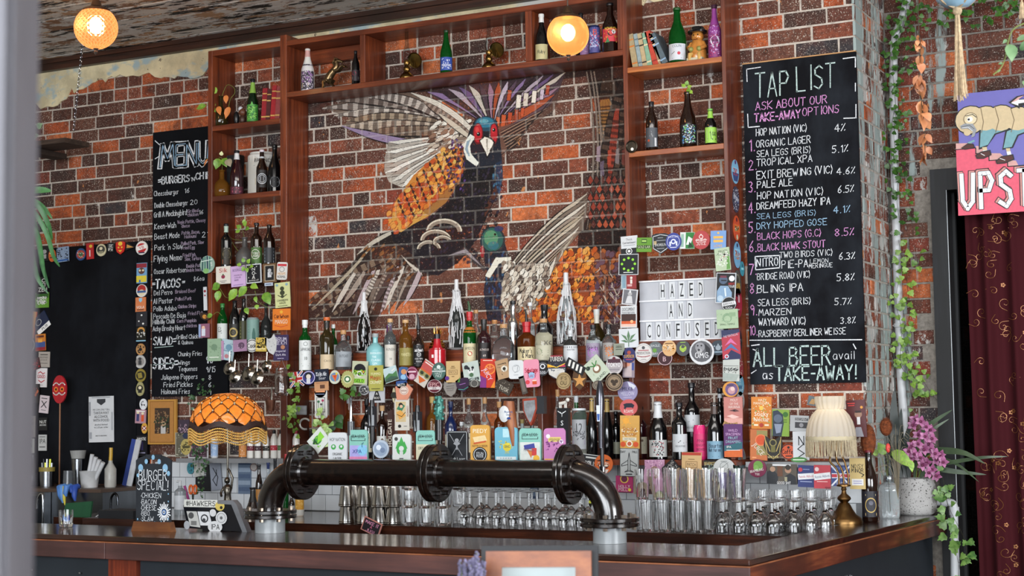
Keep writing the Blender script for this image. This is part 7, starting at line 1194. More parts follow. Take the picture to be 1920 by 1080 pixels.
# right unit: bottles, toby jug
Bt([(1271,113,7,33,-.19,'burg','green',('1f4a22',(.04,.33,'c4c9d0','r 0 0 20 16 8fa8c8|t COLIN 0 11 5 4a5a6a 18|c 4 -3 3 c03a4a|r 0 -6 22 4 b8b0a0|l 26282a 1 -10 -4 -4 0|r 0 -12 18 1 8a8c90')),'tall green bottle with a pale blue label on the upper right shelf',dict(caplen=.04)),
(1341,107,4,25,-.19,'burg','purple',('3a1f34',(.02,.62,'7a3068','n c8a0d0 70 24 60 2.6|n c03a6a 40 22 60 2.6|c 0 0 9 cfd0dc|r 0 -9 9 6 cfd0dc|c -3.4 0 2.6 5a1f4a|c 3.4 0 2.6 5a1f4a|p 5a1f4a -1.2 -4 1.2 -4 0 -6|r 0 -9 7 1 5a1f4a')),'purple painted bottle with a sugar skull on the upper right shelf',dict(caplen=.07)),
],FS,RA,name='beer_bottle',group='bottles on the right cedar shelves')
Bt([(1223,281,187,23,-.19,'beer','brown',('15151a',(.07,.46,'4a4e54','p c9cbce -8 2 0 12 4 2|p 8a8c90 -4 2 1 8 3 0 |c -5 -6 2.4 a8482a|r 8 -9 4 16 c9c9cc')),'brown bottle with a grey triangle label on the middle right shelf',dict(caplen=.10)),
(1291,274,168,32,-.19,'champ','brown',('1f1512',(.06,.40,'17181c','n b9c0c8 60 26 34 2.8|n 4a8ac8 30 26 34 3|n 7fc86a 20 26 34 3')),'large brown bottle with a busy mosaic label on the middle right shelf',dict(caplen=.02)),
(1333,270,200,23,-.19,'stub','black',('6fae4a',(.06,.48,'8fc04a','r -4 0 10 22 c9ccc0|p 26282a -8 -8 -2 8 0 -8|S GO 5 2 7 26341c 7|r 5 -8 8 3 3a5a22')),'small bottle with bright green label and neck on the middle right shelf',dict(caplen=.05,neck=(.74,.93,'8fc04a'))),
],FS,RB,name='beer_bottle',group='bottles on the right cedar shelves')
o=E('leaf_sprig',at(1288,168,-.19),'small green sprig growing from the mosaic bottle neck','plant');p=o.location;k=mpp(p);MB().tube([Vector((0,0,-.015)),rel(1290,166,-.19,p),rel(1286,160,-.2,p)],.0014,ST,5).build('stem',o)
for lx,ly,dx,dy in ((1285,163,-1,-.8),(1287,160,.3,-1),(1289,165,1,-.4),(1288,167,.6,.6),(1292,170,1,.9)):leaf_obj(o,rel(lx,ly,-.195,p),(dx,-.1,-dy),9*k,8*k,LG,'heart')
o=E('toby_jug',(at(1309,110,-.17).x,-.17,RA),'glazed jug shaped as a seated man in a black hat','jug');k=mpp(o.location);tj=mat('b87a38',.18,coat=.6,noise=.25,ns=25)
mb=MB();mb.lathe([(0,0),(15*k,0),(17*k,8*k),(16*k,22*k),(13*k,34*k),(11*k,40*k),(9*k,42*k)],tj,20);mb.ball((0,0,48*k),12*k,tj,14,10,(1,.95,.95));mb.build('jug_body',o,50)
MB().lathe([(0,55*k),(18*k,55*k),(19*k,58*k),(15*k,61*k),(12*k,66*k),(0,67*k)],mat('131315',.15,coat=.5),18).build('hat',o,40);mb=MB()
for s in (-1,1):mb.tube([(s*11*k,-.006,36*k),(s*17*k,-.02,26*k),(s*9*k,-.045,22*k)],4*k,tj,8);mb.ball((s*8*k,-.045,22*k),5*k,mat('8a8a4a',.3),8,6);mb.tube([(s*6*k,-.03,14*k),(s*9*k,-.055,12*k),(s*10*k,-.055,1*k)],4*k,mat('c8a05a',.3),8)
mb.build('arms_and_knees',o,60);mb=MB();mb.ball((0,-12*k,47*k),2.6*k,tj,8,6);[mb.ball((s*4.4*k,-10.8*k,50*k),1.5*k,mat('1d1410',.3),6,5) for s in (-1,1)];mb.tube([(-4*k,-11*k,42*k),(0,-12*k,41*k),(4*k,-11*k,42*k)],.8*k,mat('6a2a1c',.4),5);mb.build('face',o,60);MB().box(-15*k,15*k,-.062,-.02,0,5*k,mat('b5b39a',.3)).build('plinth',o)
o=E('bottle_cap_badge',at(1185,275,FD-.004),'round dark metal cap pinned to the right unit post','badge');k=mpp(o.location);MB().lathe([(0,0),(12*k,0),(12*k,.008),(10.4*k,.010),(9*k,.006),(0,.006)],mat('3a332a',.35,.8,.3,60),24,M=Matrix.Rotation(R(90),4,'X')).build('cap_body',o,40);MB().lathe([(0,.007),(3*k,.006)],ink('w'),10,M=Matrix.Translation((1*k,0,-5*k)) @ Matrix.Rotation(R(90),4,'X')).build('white_dot',o)
# low shelf bottles: wine on the right
WN=dict(name='wine_bottle',cat='bottle',group='bottles on the low shelf')
Bt([(1235,858,750,35,-.2,'burg','black',('b9bbbd',(.05,.34,'b5b6b4','n 26262a 60 24 26 3|n a83a4a 16 24 26 3|r 0 16 24 1.4 3a3a3e')),'dark wine bottle with a white capsule and comic label',dict(caplen=.0,neck=(.72,.99,'c4c6c8'))),
(1275,854,747,29,-.22,'bord','black',('15151a',(.14,.45,'b9bcbf','l 26282a 1.6 -12 4 -4 1 0 4 6 0 12 1|t MOUNTFORD 0 -6 3.6 4a4c50 20|r 0 -11 10 .8 8a8c90')),'black wine bottle with a mountain line label nearer the front',dict(caplen=.08)),
(1299,852,709,30,-.13,'bord','black',('15151a',(.36,.58,'b9bcbf','l 26282a 1.6 -12 6 -6 3 2 6 12 -2|t MOUNTFORD 0 -8 3.6 4a4c50 20')),'black wine bottle with a mountain line label standing taller behind',dict(caplen=.07)),
(1313,860,795,24,-.22,'can','pink',(None,(.1,.75,'c02a62','t PINK 0 8 6 5a1030 14|t KNIGHT 0 0 5 5a1030 17|t BREWED 0 -8 5 5a1030 17')),'bright pink rounded bottle among the wine',dict(name='pink_flask',cat='flask')),
(1341,857,750,32,-.22,'burg','black',('4a3a34',(.02,.33,'6f93a8','S Bourton 0 8 7 26364a 26|S Not_for_me -2 0 6 26364a 24|r 0 -12 12 .8 26364a')),'black wine bottle with a pale blue label',dict(caplen=.0,neck=(.80,.98,'4a3a34'))),
(1352,845,712,22,-.12,'bord','black',('17171a',None),'black wine bottle half behind the right post',dict(caplen=.06,neck=(.86,.92,'a9acb0'))),
(1111,858,745,20,-.12,'champ','black',('b5985a',None),'champagne bottle with gold foil left of the black post',dict(caplen=.03,neck=(.78,.99,'b5985a'))),
(1140,858,746,22,-.12,'champ','black',('b5985a',None),'champagne bottle with gold foil right of the first',dict(caplen=.03,neck=(.78,.99,'b5985a'))),
(1156,858,770,18,-.06,'bord','black',('15151a',(.1,.35,'8a8a78','r 0 0 12 1 3a3a30')),'dark wine bottle behind the golden badge',dict(caplen=.06)),
],F2,LW,**WN)
def spirit_row():
    rows=[(655,745,22,'whisky','amber','8a8c90','amber bottle with a metal top below the crown cap badge'),(688,748,24,'squat','black','17171a','black bottle behind the teal badge'),(717,760,22,'whisky','brown','c9a070','brown bottle left of the white card badge'),
(735,772,22,'squat','clear','c9cbcc','clear bottle with a white cap beside the dark one'),(811,743,22,'whisky','ipa','b5985a','pale gold bottle with a gold top left of the green jug'),(846,752,24,'squat','blue','1d2a50','dark blue bottle behind the black ghost badge'),(866,790,20,'squat','clear','c9cbcc','small clear bottle with a white top under the shelf'),
(880,746,22,'squat','clear','b98a5a','clear bottle with a cork left of the wooden handle'),(910,744,26,'round','clear','b98a5a','round clear bottle with a cork under the red and orange badge'),(937,752,20,'whisky','amber','b98a5a','amber bottle with a cork near the wooden handle'),(980,785,18,'whisky','frost','8a7a4a','short bottle behind the shield tap'),
(1023,778,22,'whisky','brown','3a3c40','brown bottle right of the shield tap'),(1047,729,16,'tall','clear','b98a5a','thin clear bottle with a cork right of the carved star'),(1082,741,19,'whisky','green','c4c8cc','green bottle with a purple label and silver cap'),(1203,760,22,'bord','wine','15151a','dark red bottle in the shadow of the right post')]
    for x,yt,w,kind,g,c,lab in rows:bottle(x,858,yt,w,-.11,kind,g,c,(.1,.42,random.choice(['b5b09a','c4c4c0','8a6a4a','5a3a3a','a8a08a']),'r 0 4 12 1.4 3a3a36|r 0 0 9 1.2 3a3a36|c 0 9 2.4 5a4a3a'),lab,z=LW,**WN)
spirit_row()
Bt([(1087,870,775,28,-.19,'can','clear',('c4c8cc',(.2,.78,'9a9ca0','t 12 0 12 18 17171a 15|t BELOW 0 0 4 17171a 16|r 0 -15 24 8 7a3a86|n 3a3a40 30 24 20 2.6')),'clear square jar bottle with a large number 12',dict(caplen=.04))],F1,LW,**WN)
# white syrup bottles
for i,(x,c,cc,lab) in enumerate(((470,'6a1f30','c4b9a0','white syrup bottle with a plum band first from the left'),(484,'3a1a24','b5ac92','white syrup bottle with a dark plum band second from the left'),(499,'26241f','b09a70','cream syrup bottle with a black band third from the left'),(514,'b02a3c','17171a','white syrup bottle with a red band and black cap'),(527,'4a6a3a','17171a','white syrup bottle with a green band and black cap'),(541,'c8702a','c4b9a0','white syrup bottle with an orange band'),(555,'a82a34','a83048','white syrup bottle with a red band and a pink cap'))):
    bottle(x,859,810 if i < 3 else 807,13.5,-.18,'syrup','white',cc,(.28,.46,c,'r 0 0 9 2 d8d4cc|n d0c8c0 6 10 6 1.4'),lab,'syrup_bottle','bottle','syrup bottles on the grey wall shelf',z=LW,caplen=.12)
bottle(455,857,812,15,-.2,'tall','clear','c98a4a',(.05,.7,'b8783a','r 0 0 10 2 e0d0b0|n e8d8c0 12 10 20 1.6'),'small clear bottle with an orange label left of the syrups','sauce_bottle','bottle',z=LW)
bottle(402,859,820,14,-.2,'can','white',None,(.04,.95,'8fa8c8','r 0 0 14 14 2f5a9c|n d8dce4 14 12 30 2'),'blue and white can on the grey shelf under the dome lamp','drink_can','can',z=LW)
# bottles on the back bar at the left, behind the pipe elbow
Bt([(486,960,868,14,-.35,'beer','brown',('15151a',(.2,.5,'b07a3a',None)),'brown bottle at the back beside the stickers',dict(caplen=.1)),(503,960,864,13,-.35,'tall','clear',('1c2a5a',None),'clear bottle with a navy cap behind the pipe elbow',dict(caplen=.12)),(516,960,855,13,-.4,'tall','smoke',('15151a',None),'grey bottle with a tall black cap behind the pipe elbow',dict(caplen=.2)),
(526,960,866,11,-.35,'tall','frost',('c4a890',(.4,.8,'b5b8b4','n 3a5a3a 14 8 26 2')),'pale bottle with a tan cap behind the pipe elbow',dict(caplen=.1)),(536,960,846,11,-.4,'tall','green',('b02430',None),'green bottle with a red cap behind the pipe elbow',dict(caplen=.18)),
(495,962,903,21,-.5,'tall','white',('15151a',(.1,.85,'b5bcc4','t PURE 0 8 6 c9b03a 16|r 0 8 18 8 2a3f86|t PURS 0 8 5 d8c03a 16|r 0 -14 16 8 5a7a9a')),'white and blue bottle with a black pouring top left of the elbow',dict(caplen=.2)),(474,966,912,30,-.55,'bell','brown',('15151a',(.05,.25,'3a2a1c','r 0 0 18 2 b5985a')),'bell shaped brown bottle with white neck lettering left of the elbow',dict(caplen=.05,neck=(.5,.9,'1c1a1a'))),
(562,964,915,17,-.45,'can','white',(None,(.02,.98,'d09a3a','t CHILUP 0 12 5 b03a20 15|n e8c070 16 14 20 3')),'yellow carton of sauce right of the pipe elbow',dict(name='sauce_carton',cat='carton')),(547,964,925,12,-.45,'beer','brown',('c4c4c4',(.1,.5,'b5b5b5',None)),'brown bottle in the shade under the pipe elbow',dict(caplen=.1))],-.4,BZ,name='sauce_bottle',group='bottles on the back bar')
ORD='first second third fourth fifth sixth seventh eighth ninth tenth eleventh twelfth thirteenth fourteenth fifteenth'.split()
ROW=['front row','second row','third row','fourth row','back row']
# ---------------------------------------------------------------- the pipe of the beer taps
PY=-1.80;XL,XR=atz(519,997,CZ).x,atz(1148,1017,CZ).x;PZ=1.440;BR=.185;PR=.064
o=E('beer_tap_pipe',((XL+XR)/2,PY,CZ),'thick dark iron pipe with bolted flanges standing over the bar counter','beer tap pipe')
im=bpy.data.materials.new('iron_pipe');t_,N_,L_,P_=nt(im);g_=N_.new('ShaderNodeNewGeometry');n_=tex(N_,L_,'Noise',40,g_.outputs['Position'],None,4,.6)
L_.new(mixc(N_,L_,ramp_f(N_,L_,n_.outputs[0],.4,.7),'0c0706','20140f'),P_.inputs['Base Color']);P_.inputs['Metallic'].default_value=.3;P_.inputs['Roughness'].default_value=.24;P_.inputs['Coat Weight'].default_value=.9;P_.inputs['Coat Roughness'].default_value=.14
b_=N_.new('ShaderNodeBump');b_.inputs['Strength'].default_value=.35;b_.inputs['Distance'].default_value=.003;L_.new(n_.outputs[0],b_.inputs['Height']);L_.new(b_.outputs[0],P_.inputs['Normal'])
xl,xr=XL-o.location.x,XR-o.location.x;pz=PZ-CZ
def elbow(sx,x0):
    zf=.112;pts=[Vector((x0,0,zf))]
    for i in range(11):a=PI/2*i/10;pts.append(Vector((x0+sx*BR*(1-math.cos(a)),0,pz-BR+BR*math.sin(a))))
    return pts
MB().tube(elbow(1,xl),PR,im,28).build('left_elbow',o,40);MB().tube(elbow(-1,xr),PR,im,28).build('right_elbow',o,40)
MB().tube([(xl+BR-.002,0,pz),(0,0,pz),(xr-BR+.002,0,pz)],PR-.001,im,32).build('pipe',o,40)
fx2=at(817,886,PY).x-o.location.x
cu=mat('6a4a38',.3,.9,.3,30)
for cx,w_ in ((xl+BR+.008,.020),(fx2,.026),(xr-BR-.006,.022)):
    for s,m2 in ((-1,im),(1,cu)):
        MB().lathe([(PR,-w_/2),(.132,-w_/2),(.135,-w_/2+.003),(.135,w_/2-.003),(.132,w_/2),(PR,w_/2)],im if s < 0 else im,40,M=Matrix.Translation((cx+s*w_*.56,0,pz)) @ Matrix.Rotation(R(90),4,'Y')).build('flange',o,40)
    MB().lathe([(PR+.012,0),(PR+.004,.012),(PR,.012)],im,30,M=Matrix.Translation((cx+w_*1.1,0,pz)) @ Matrix.Rotation(R(90),4,'Y')).build('weld_collar',o,40)
    for i in range(8):
        a=2*PI*(i+.5)/8;c=Vector((cx,.1*math.cos(a),pz+.1*math.sin(a)))
        MB().lathe([(0,w_*1.35+.012),(.011,w_*1.35+.012),(.011,w_*1.1),(.004,w_*1.1),(.004,-w_*1.1),(.011,-w_*1.1),(.011,-w_*1.35-.012),(0,-w_*1.35-.012)],im,6,M=Matrix.Translation(c) @ Matrix.Rotation(R(90),4,'Y')).build('flange_bolt',o)
for x0 in (xl,xr):
    for z0 in (.072,.094):MB().lathe([(PR,0),(.128,0),(.131,.003),(.131,.015),(.128,.018),(PR,.018)],im,40,c=(x0,0,z0)).build('flange',o,40)
    MB().lathe([(.074,0),(.074,.072),(.03,.072)],mat('8f9395',.3,noise=.06,ns=6),36,c=(x0,0,.0005)).build('plastic_foot',o,40)
    for i in range(8):
        a=2*PI*(i+.3)/8;MB().lathe([(0,.058),(.011,.058),(.011,.071),(.004,.071),(.004,.113),(.011,.113),(.011,.126),(0,.126)],mat('8a7d70',.3,.9),6,c=(x0+.108*math.cos(a),.108*math.sin(a),0)).build('flange_bolt',o)
# ---------------------------------------------------------------- tap handles with their badges behind the pipe
TY=PY+.125
chm=mat('b9bdc2',.15,1.,.03);blk=mat('141416',.25,noise=.05)
def tap(x,yc,w,h,base,art,lab,shape='R',hw=None,body=None,Y=TY):
    p=at(x,yc,Y);k=mpp(p);o=E('beer_tap',p,lab,'beer tap','beer taps behind the pipe');su,sv=k/.905,k
    MB().prism([(u*su,v*sv) for u,v in outline(shape,w,h)],-.006,.006,mat(base,.35,noise=.04)).build('tap_badge',o)
    art_mb(art,su,sv,-.006).build('badge_print',o);MB().tube([(0,.012,h*k*.2),(0,.012,PZ-p.z+.02)],.009,blk,10).build('handle',o,40)
    MB().tube([(0,.012,PZ-p.z+.03),(0,.012,PZ-p.z),(0,-.02,PZ-p.z-.01)],.014,chm,12).build('tap_body',o,40)
tap(634,838,38,54,'c6c9cc','t HOP_NATION 0 14 6.4 26282a 32|c -8 0 5 3f9a4a|c 8 0 5 3f9a4a|c -8 1 2.4 c6c9cc|c 8 1 2.4 c6c9cc|t ORGANIC 0 -13 5 26282a 20|t LAGER 0 -21 5 26282a 17','white beer tap badge with two green hops at the left of the row')
tap(673,836,36,60,'82b8ac','r 0 -10 34 22 9f9ad0|c 8 -8 10 7fb8d8|r 0 -24 36 8 c87aa0|r 0 -27 36 4 d8b04a|l 1d2a2c 1 -14 14 -14 18 14 18|l 1d2a2c 1 14 14 14 10 -14 10 -14 14|t SEA_LEGS 0 18 6 1d2a2c 26|t XPA -2 -10 7 3a4a8a 20|l 4a7a8a 1.4 8 -2 8 4 11 6','teal beer tap badge with a flamingo and lilac sunset')
tap(715,842,32,34,'a9b4c2','c 0 0 13 8a9ab0|c -4 3 5 d0d8e2|c 4 -2 5 6a7a94','round crystal beer tap handle on a glass stem','c')
tap(754,841,36,54,'c9ccc9','c 0 -2 10 3f9a4a|p 3f9a4a -8 4 0 22 8 4|p 3f9a4a -12 0 -6 14 0 0|p 3f9a4a 12 0 6 14 0 0|c 0 0 5 c9ccc9|r 0 -9 7 8 c9ccc9|r 0 -20 8 5 5a5c5a|c -10 18 3.4 3a3a3a','white beer tap badge with a green leafy figure')
tap(799,838,37,62,'82b8ac','r 0 -12 37 34 c4bfa4|l 1d2a2c 1 -14 16 -14 20 14 20|l 1d2a2c 1 14 16 14 12 -14 12 -14 16|t SEA_LEGS 0 20 6 1d2a2c 26|t DRY_HOP -3 -2 5 26342c 22','teal and cream beer tap badge half hidden by the middle flange')
tap(858,838,41,60,'1b1d21','l b9bcbe 1 -19 -28 -19 28 19 28 19 -28|l 8a8c90 1 -14 24 10 -16|l 8a8c90 1 14 24 -10 -16|c 0 12 4 8a8c90|r 0 4 3 18 8a8c90|p 8a8c90 -7 6 0 12 7 6 0 2|S Black_Lager 0 -22 5 c9cbcc 32','black beer tap badge with a pale skeleton figure')
tap(901,832,37,70,'c9984a','t PIEDY 0 24 8 e0d8c0 28|p d8c090 -14 12 10 16 14 6 -10 2|p b8502a -12 2 12 6 12 3 -12 -1|t NITRO_BEER 0 -4 4 5a3a1c 30|c 0 -20 14 17171a|o 0 -20 12 1 c9ccce|t STUN 0 -18 5 c9ccce 14|t MODE 0 -23 5 c9ccce 14','mustard beer tap badge with a slice of pie and a black disc')
tap(950,834,43,66,'6aa8bc','r 0 22 12 16 a8ccd4|c 2 -4 8 c9b83a|n d8c83a 26 26 14 3|t GRAD 2 -3 5 1c3a4a 12|t IPA 2 -14 5 c9c03a 8|r 0 -26 38 8 c4cccc|t *_*_*_*_* 0 -26 5 2a3a5a 26','sky blue beer tap badge with a yellow burst')
tap(995,835,41,64,'82b8ac','l 1d2a2c 1 -15 16 -15 20 15 20|l 1d2a2c 1 15 16 15 12 -15 12 -15 16|t SEA_LEGS 0 20 6 1d2a2c 28|r 0 -12 38 36 c9cdc8|p 3a3f8a -12 0 8 4 10 -6 -10 -8|p c8743a -6 -8 6 -10 2 -24|r 8 -12 9 14 c03a3a|t MARZEN -2 -8 6 5a4a5a 20|c 12 -24 6 d8a83a','teal and white beer tap badge with a red glass and cone')
tap(1041,836,41,66,'b878a8','r 0 12 24 9 c9b46a|t WEEKENDER 0 12 4 5a4a1c 20|c -12 18 4 d8d0dc|c 13 8 4 d8d0dc|n 6a2a6a 40 32 20 3|r 0 -28 38 8 d8a83a|t SAISON 0 -28 4 5a2a4a 22','purple beer tap badge with a gold scroll near the right elbow')
def big_handle(name,x,y,label,f,Y=TY+.01):
    p=at(x,y,Y);k=mpp(p);o=E('beer_tap',p,label,'beer tap','beer taps behind the pipe');f(o,k,p);MB().tube([(0,.012,-20*k),(0,.012,PZ-p.z)],.009,blk,10).build('stem',o,40);MB().tube([(0,.012,PZ-p.z+.03),(0,.012,PZ-p.z),(0,-.02,PZ-p.z-.01)],.014,chm,12).build('tap_body',o,40)
def f1(o,k,p):
    lw_=woodmat('tap_wood','5a2f1a','8f5230','b0703f',.5,axis=2);MB().tube([(15*k,0,-60*k),(12*k,0,-30*k),(3*k,0,6*k),(4*k,0,24*k)],.01,lw_,14,rs=[7*k,9*k,13*k,10*k]).build('wooden_handle',o,50)
    MB().lathe([(0,.003),(9*k,.003),(11*k,0)],mat('c9cbcc',.3),20,M=Matrix.Translation((-10*k,-13*k,0)) @ Matrix.Rotation(R(90),4,'X') @ Matrix.Diagonal((1,1.4,1,1))).build('oval_badge',o,40);art_mb('S Mountain 0 4 4 3a5a8a 17|S Goat 0 -1 4 3a5a8a 10|p 1d3a7a -4 -10 4 -10 4 -6 -2 -6',k,k,-13*k-.003).build('badge_print',o)
    o.children[-1].location.x=-10*k
big_handle('beer_tap',960,776,'carved log shaped tap handle with a white oval badge',f1)
def f2(o,k,p):
    MB().prism([(u*k*1.05,v*k) for u,v in ((-14,22),(14,24),(15,4),(6,-20),(2,-28),(-4,-18),(-13,0))],-.012,.012,mat('8a3420',.4)).build('shield',o,30);MB().prism([(u*k*1.05,v*k) for u,v in ((-11,18),(11,20),(12,4),(4,-18),(1,-22),(-4,-14),(-10,0))],-.0145,-.0118,mat('85878a',.45,.3,.3,40)).build('shield_face',o);MB().box(14*k,30*k,-.01,.02,-6*k,27*k,mat('2a2b2e',.3)).build('shield_side',o)
big_handle('beer_tap',995,770,'shield shaped tap handle with a red rim and grey face',f2)
def f3(o,k,p):
    MB().box(-11*k,13*k,-.012,.014,-40*k,30*k,mat('17171a',.3)).build('handle',o);art_mb('S Y 0 18 8 c9cbcc 12|t S 0 2 9 c9cbcc 7|t T 0 -12 9 c9cbcc 7|l c9cbcc 1.4 -8 24 0 19 8 24',k,k,-.012).build('badge_print',o);mb=MB();wl=mat('c4c0b8',.4)
    mb.tube([(-7*k,0,38*k),(0,0,39*k),(7*k,0,41*k)],3.4*k,wl,8);mb.ball((10*k,0,45*k),4*k,wl,8,6)
    for u in (-7,-4,4,7):mb.tube([(u*k,0,38*k),(u*k,0,30*k)],1.3*k,wl,6)
    mb.build('lion_figure',o,60)
big_handle('beer_tap',1056,795,'tall black tap handle topped by a small white lion',f3)
def f4(o,k,p):MB().tube([(0,0,-50*k),(0,0,-10*k),(0,0,20*k),(0,0,40*k)],.01,blk,12,rs=[4*k,5*k,6*k,4*k]).build('handle',o,50);MB().box(-7*k,8*k,-.012,.01,-10*k,28*k,mat('26272b',.25)).build('black_block',o);MB().box(-4*k,7*k,-.0125,-.0118,-8*k,12*k,mat('8f9296',.4)).build('grey_plate',o)
big_handle('beer_tap',698,790,'black block tap handle with a grey plate',f4);big_handle('beer_tap',783,800,'black block tap handle left of the green jug',f4)
def f5(o,k,p):
    mb=MB();tg=mat('3f7a70',.3,.2,.3,40);MB().tube([(0,0,-50*k),(0,0,-12*k)],8*k,blk,10).build('dark_holder',o,40);mb.tube([(0,0,-12*k),(0,0,0),(2*k,0,16*k),(0,0,32*k)],.01,tg,10,rs=[6*k,8*k,7*k,5*k])
    for i in range(16):mb.ball((8*k*math.cos(i*2.4),8*k*math.sin(i*2.4),(-10+i*2.6)*k),3.6*k,tg,6,4)
    mb.build('green_figure',o,60)
big_handle('beer_tap',823,775,'verdigris green figure tap handle',f5)
def f6(o,k,p):MB().tube([(0,0,-40*k),(0,0,0),(0,0,50*k),(0,0,74*k),(0,0,86*k)],.01,mat('4a4a50',.2,.8),14,rs=[4*k,5*k,8.5*k,6*k,3*k]).build('handle',o,50);art_mb('p c9d0d8 -4 40 4 40 3 10 -3 10|p 3a5a9a -3 24 3 24 2 12 -2 12',k,k,-9*k).build('badge_print',o)
big_handle('beer_tap',1126,800,'long grey steel tap handle between the gold foil bottles',f6)
def f7(o,k,p):MB().tube([(0,0,-50*k),(0,0,-10*k),(0,0,4*k),(0,0,36*k),(0,0,44*k)],.01,chm,12,rs=[3*k,5*k,3*k,2.4*k,4*k]).build('chrome_handle',o,50);MB().tube([(0,0,0),(0,0,-26*k)],7*k,mat('3a3c40',.2),12).build('dark_grip',o,40)
big_handle('beer_tap',658,790,'slim chrome and black tap handle under the crown cap badge',f7)
def f8(o,k,p):MB().prism([(-5*k,-40*k),(5*k,-40*k),(5*k,44*k),(-5*k,40*k)],-.01,.01,mat('3a2622',.4)).build('handle',o);art_mb('t HOLGATE 0 0 8 c9bfae 60 90',k,k,-.01).build('badge_print',o)
big_handle('beer_tap',733,812,'narrow dark brown tap handle with vertical cream lettering',f8)
o=board_at('tilted_card',598,826,34,34,43,'r','c6cac4','c 0 2 8 3f8a3a|p 7fc03a -4 -2 12 -4 12 10 4 8|p 1f4a22 -12 4 -4 10 -4 -6|n 7fc03a 10 20 20 3',TY,.006,'tilted white card with a green bird at the left flange','card')
# ---------------------------------------------------------------- steel shaker stacks and glasses
def make_shaker():
    o=E('shaker_tin',(0,0,0),'brushed steel shaker tin standing upside down in the row of tins','shaker tin','steel shaker tins in stacks on the back bar');MB().lathe([(.043,0),(.045,.003),(.044,.008),(.033,.105),(.031,.110),(0,.110)],mat('b4b2ae',.16,1.,.06,8),28).build('tin_body',o,40);MB().lathe([(.0440,.0085),(.0455,.0105),(.0436,.0125)],mat('7a7876',.2,1.),28).build('rolled_rim',o,40);return o
sh=make_shaker();remember(sh);first=True
for si,(x,Y,n) in enumerate(((650,-.86,2),(683,-.86,2),(711,-.86,2),(738,-.84,2),(664,-.74,2),(697,-.74,2),(724,-.74,2))):
    for j in range(n):
        c=sh if first else copy_tree(sh);first=False;q=at(x,960,Y);c.location=(q.x,Y,BZ+.001+j*.093);c['label']='%s steel tin of the %s stack from the left in the %s' % (('lower','upper')[j],ORD[si if si < 4 else si-4],'front row' if si < 4 else 'rear row')
gmt=mat('ffffff',.0,noise=0,trans=1.,ior=1.45,key='drink_glass')
def glass_mesh(kind):
    mb=MB();t=.0016
    if kind == 'pint':pr_=[(0,.0),(.029,0),(.030,.004),(.033,.075),(.038,.1),(.039,.128)];inn=[(.0374,.128),(.0364,.1),(.0312,.075),(.0285,.012),(0,.010)]
    elif kind == 'schooner':pr_=[(0,0),(.030,0),(.0315,.004),(.0385,.150)];inn=[(.0368,.150),(.0298,.012),(0,.010)]
    elif kind == 'rocks':pr_=[(0,0),(.034,0),(.036,.004),(.038,.088)];inn=[(.0362,.088),(.034,.016),(0,.013)]
    elif kind == 'balloon':pr_=[(0,.0),(.031,0),(.032,.002),(.006,.008),(.005,.05),(.016,.062),(.036,.092),(.040,.118),(.034,.155)];inn=[(.0328,.155),(.0386,.118),(.0346,.093),(.015,.066),(0,.062)]
    else:pr_=[(0,0),(.034,0),(.035,.002),(.007,.007),(.0045,.075),(.012,.084),(.034,.110),(.039,.135),(.031,.185)];inn=[(.0298,.185),(.0376,.135),(.0328,.112),(.011,.088),(0,.085)]
    mb.lathe(pr_+inn,gmt,18);return mb.mesh(kind,35)
GMS={k_:glass_mesh(k_) for k_ in ('pint','schooner','rocks','balloon','wine')}
GH=dict(pint=.128,schooner=.150,rocks=.088,balloon=.155,wine=.185)
def put_glass(kind,x,Y,z,lab,group,name,cat='glass',flip=False):
    q=at(x,950,Y) if x > 50 else Vector((x,Y,0));o=link(name,GMS[kind],None,(q.x,Y,z+(GH[kind] if flip else 0)),(PI if flip else 0,0,random.random()*6),lab,cat,group)
random.seed(21)
for row,(Y,n0,n1,tiers) in enumerate(((-.86,765,850,2),(-.76,770,862,3),(-.66,765,870,3))):
    x=n0
    while x < n1:
        n_=round((x-n0)/32)
        for t_ in range(tiers):put_glass('rocks',x,Y,BZ+.0015+t_*.0895,'%s tumbler of the %s stack in the %s beside the steel tins' % (('bottom','middle' if tiers > 2 else 'top','top')[t_],ORD[n_],ROW[row]),'short tumblers stacked beside the steel tins','tumbler')
        x += 32
for row,(Y,n0,n1) in enumerate(((-.84,868,1110),(-.74,880,1120),(-.62,872,1110))):
    x=n0
    while x < n1:put_glass('wine',x,Y,BZ+.0015,'upturned wine glass, %s from the left in the %s under the pipe' % (ORD[round((x-n0)/31.5)],ROW[row]),'upturned wine glasses under the pipe','wine_glass',flip=True);x += 31+random.uniform(-1,2)
for row,(Y,n0,n1,tiers) in enumerate(((-.86,1215,1330,1),(-.77,1205,1345,2),(-.68,1262,1400,2),(-.58,1262,1400,2))):
    x=n0
    while x < n1:
        for t_ in range(tiers):put_glass('schooner',x,Y,BZ+.0015+t_*.1515*(.62 if 0 else 1),'%s tall beer glass, %s from the left in the %s right of the pipe' % (('lower','upper')[t_],ORD[round((x-n0)/31)],ROW[row]),'tall beer glasses stacked right of the pipe','beer_glass')
        x += 30.5+random.uniform(0,1)
for row,(Y,n0,n1) in enumerate(((-.86,1352,1470),(-.76,1362,1550),(-.66,1420,1560),(-.56,1420,1560),(-.46,1430,1560))):
    x=n0
    while x < n1:put_glass('balloon',x,Y,BZ+.0015,'upturned balloon glass, %s from the left in the %s by the brass lamp' % (ORD[round((x-n0)/31.8)],ROW[row]),'upturned balloon glasses beside the brass lamp','balloon_glass',flip=True);x += 31+random.uniform(0,1.5)
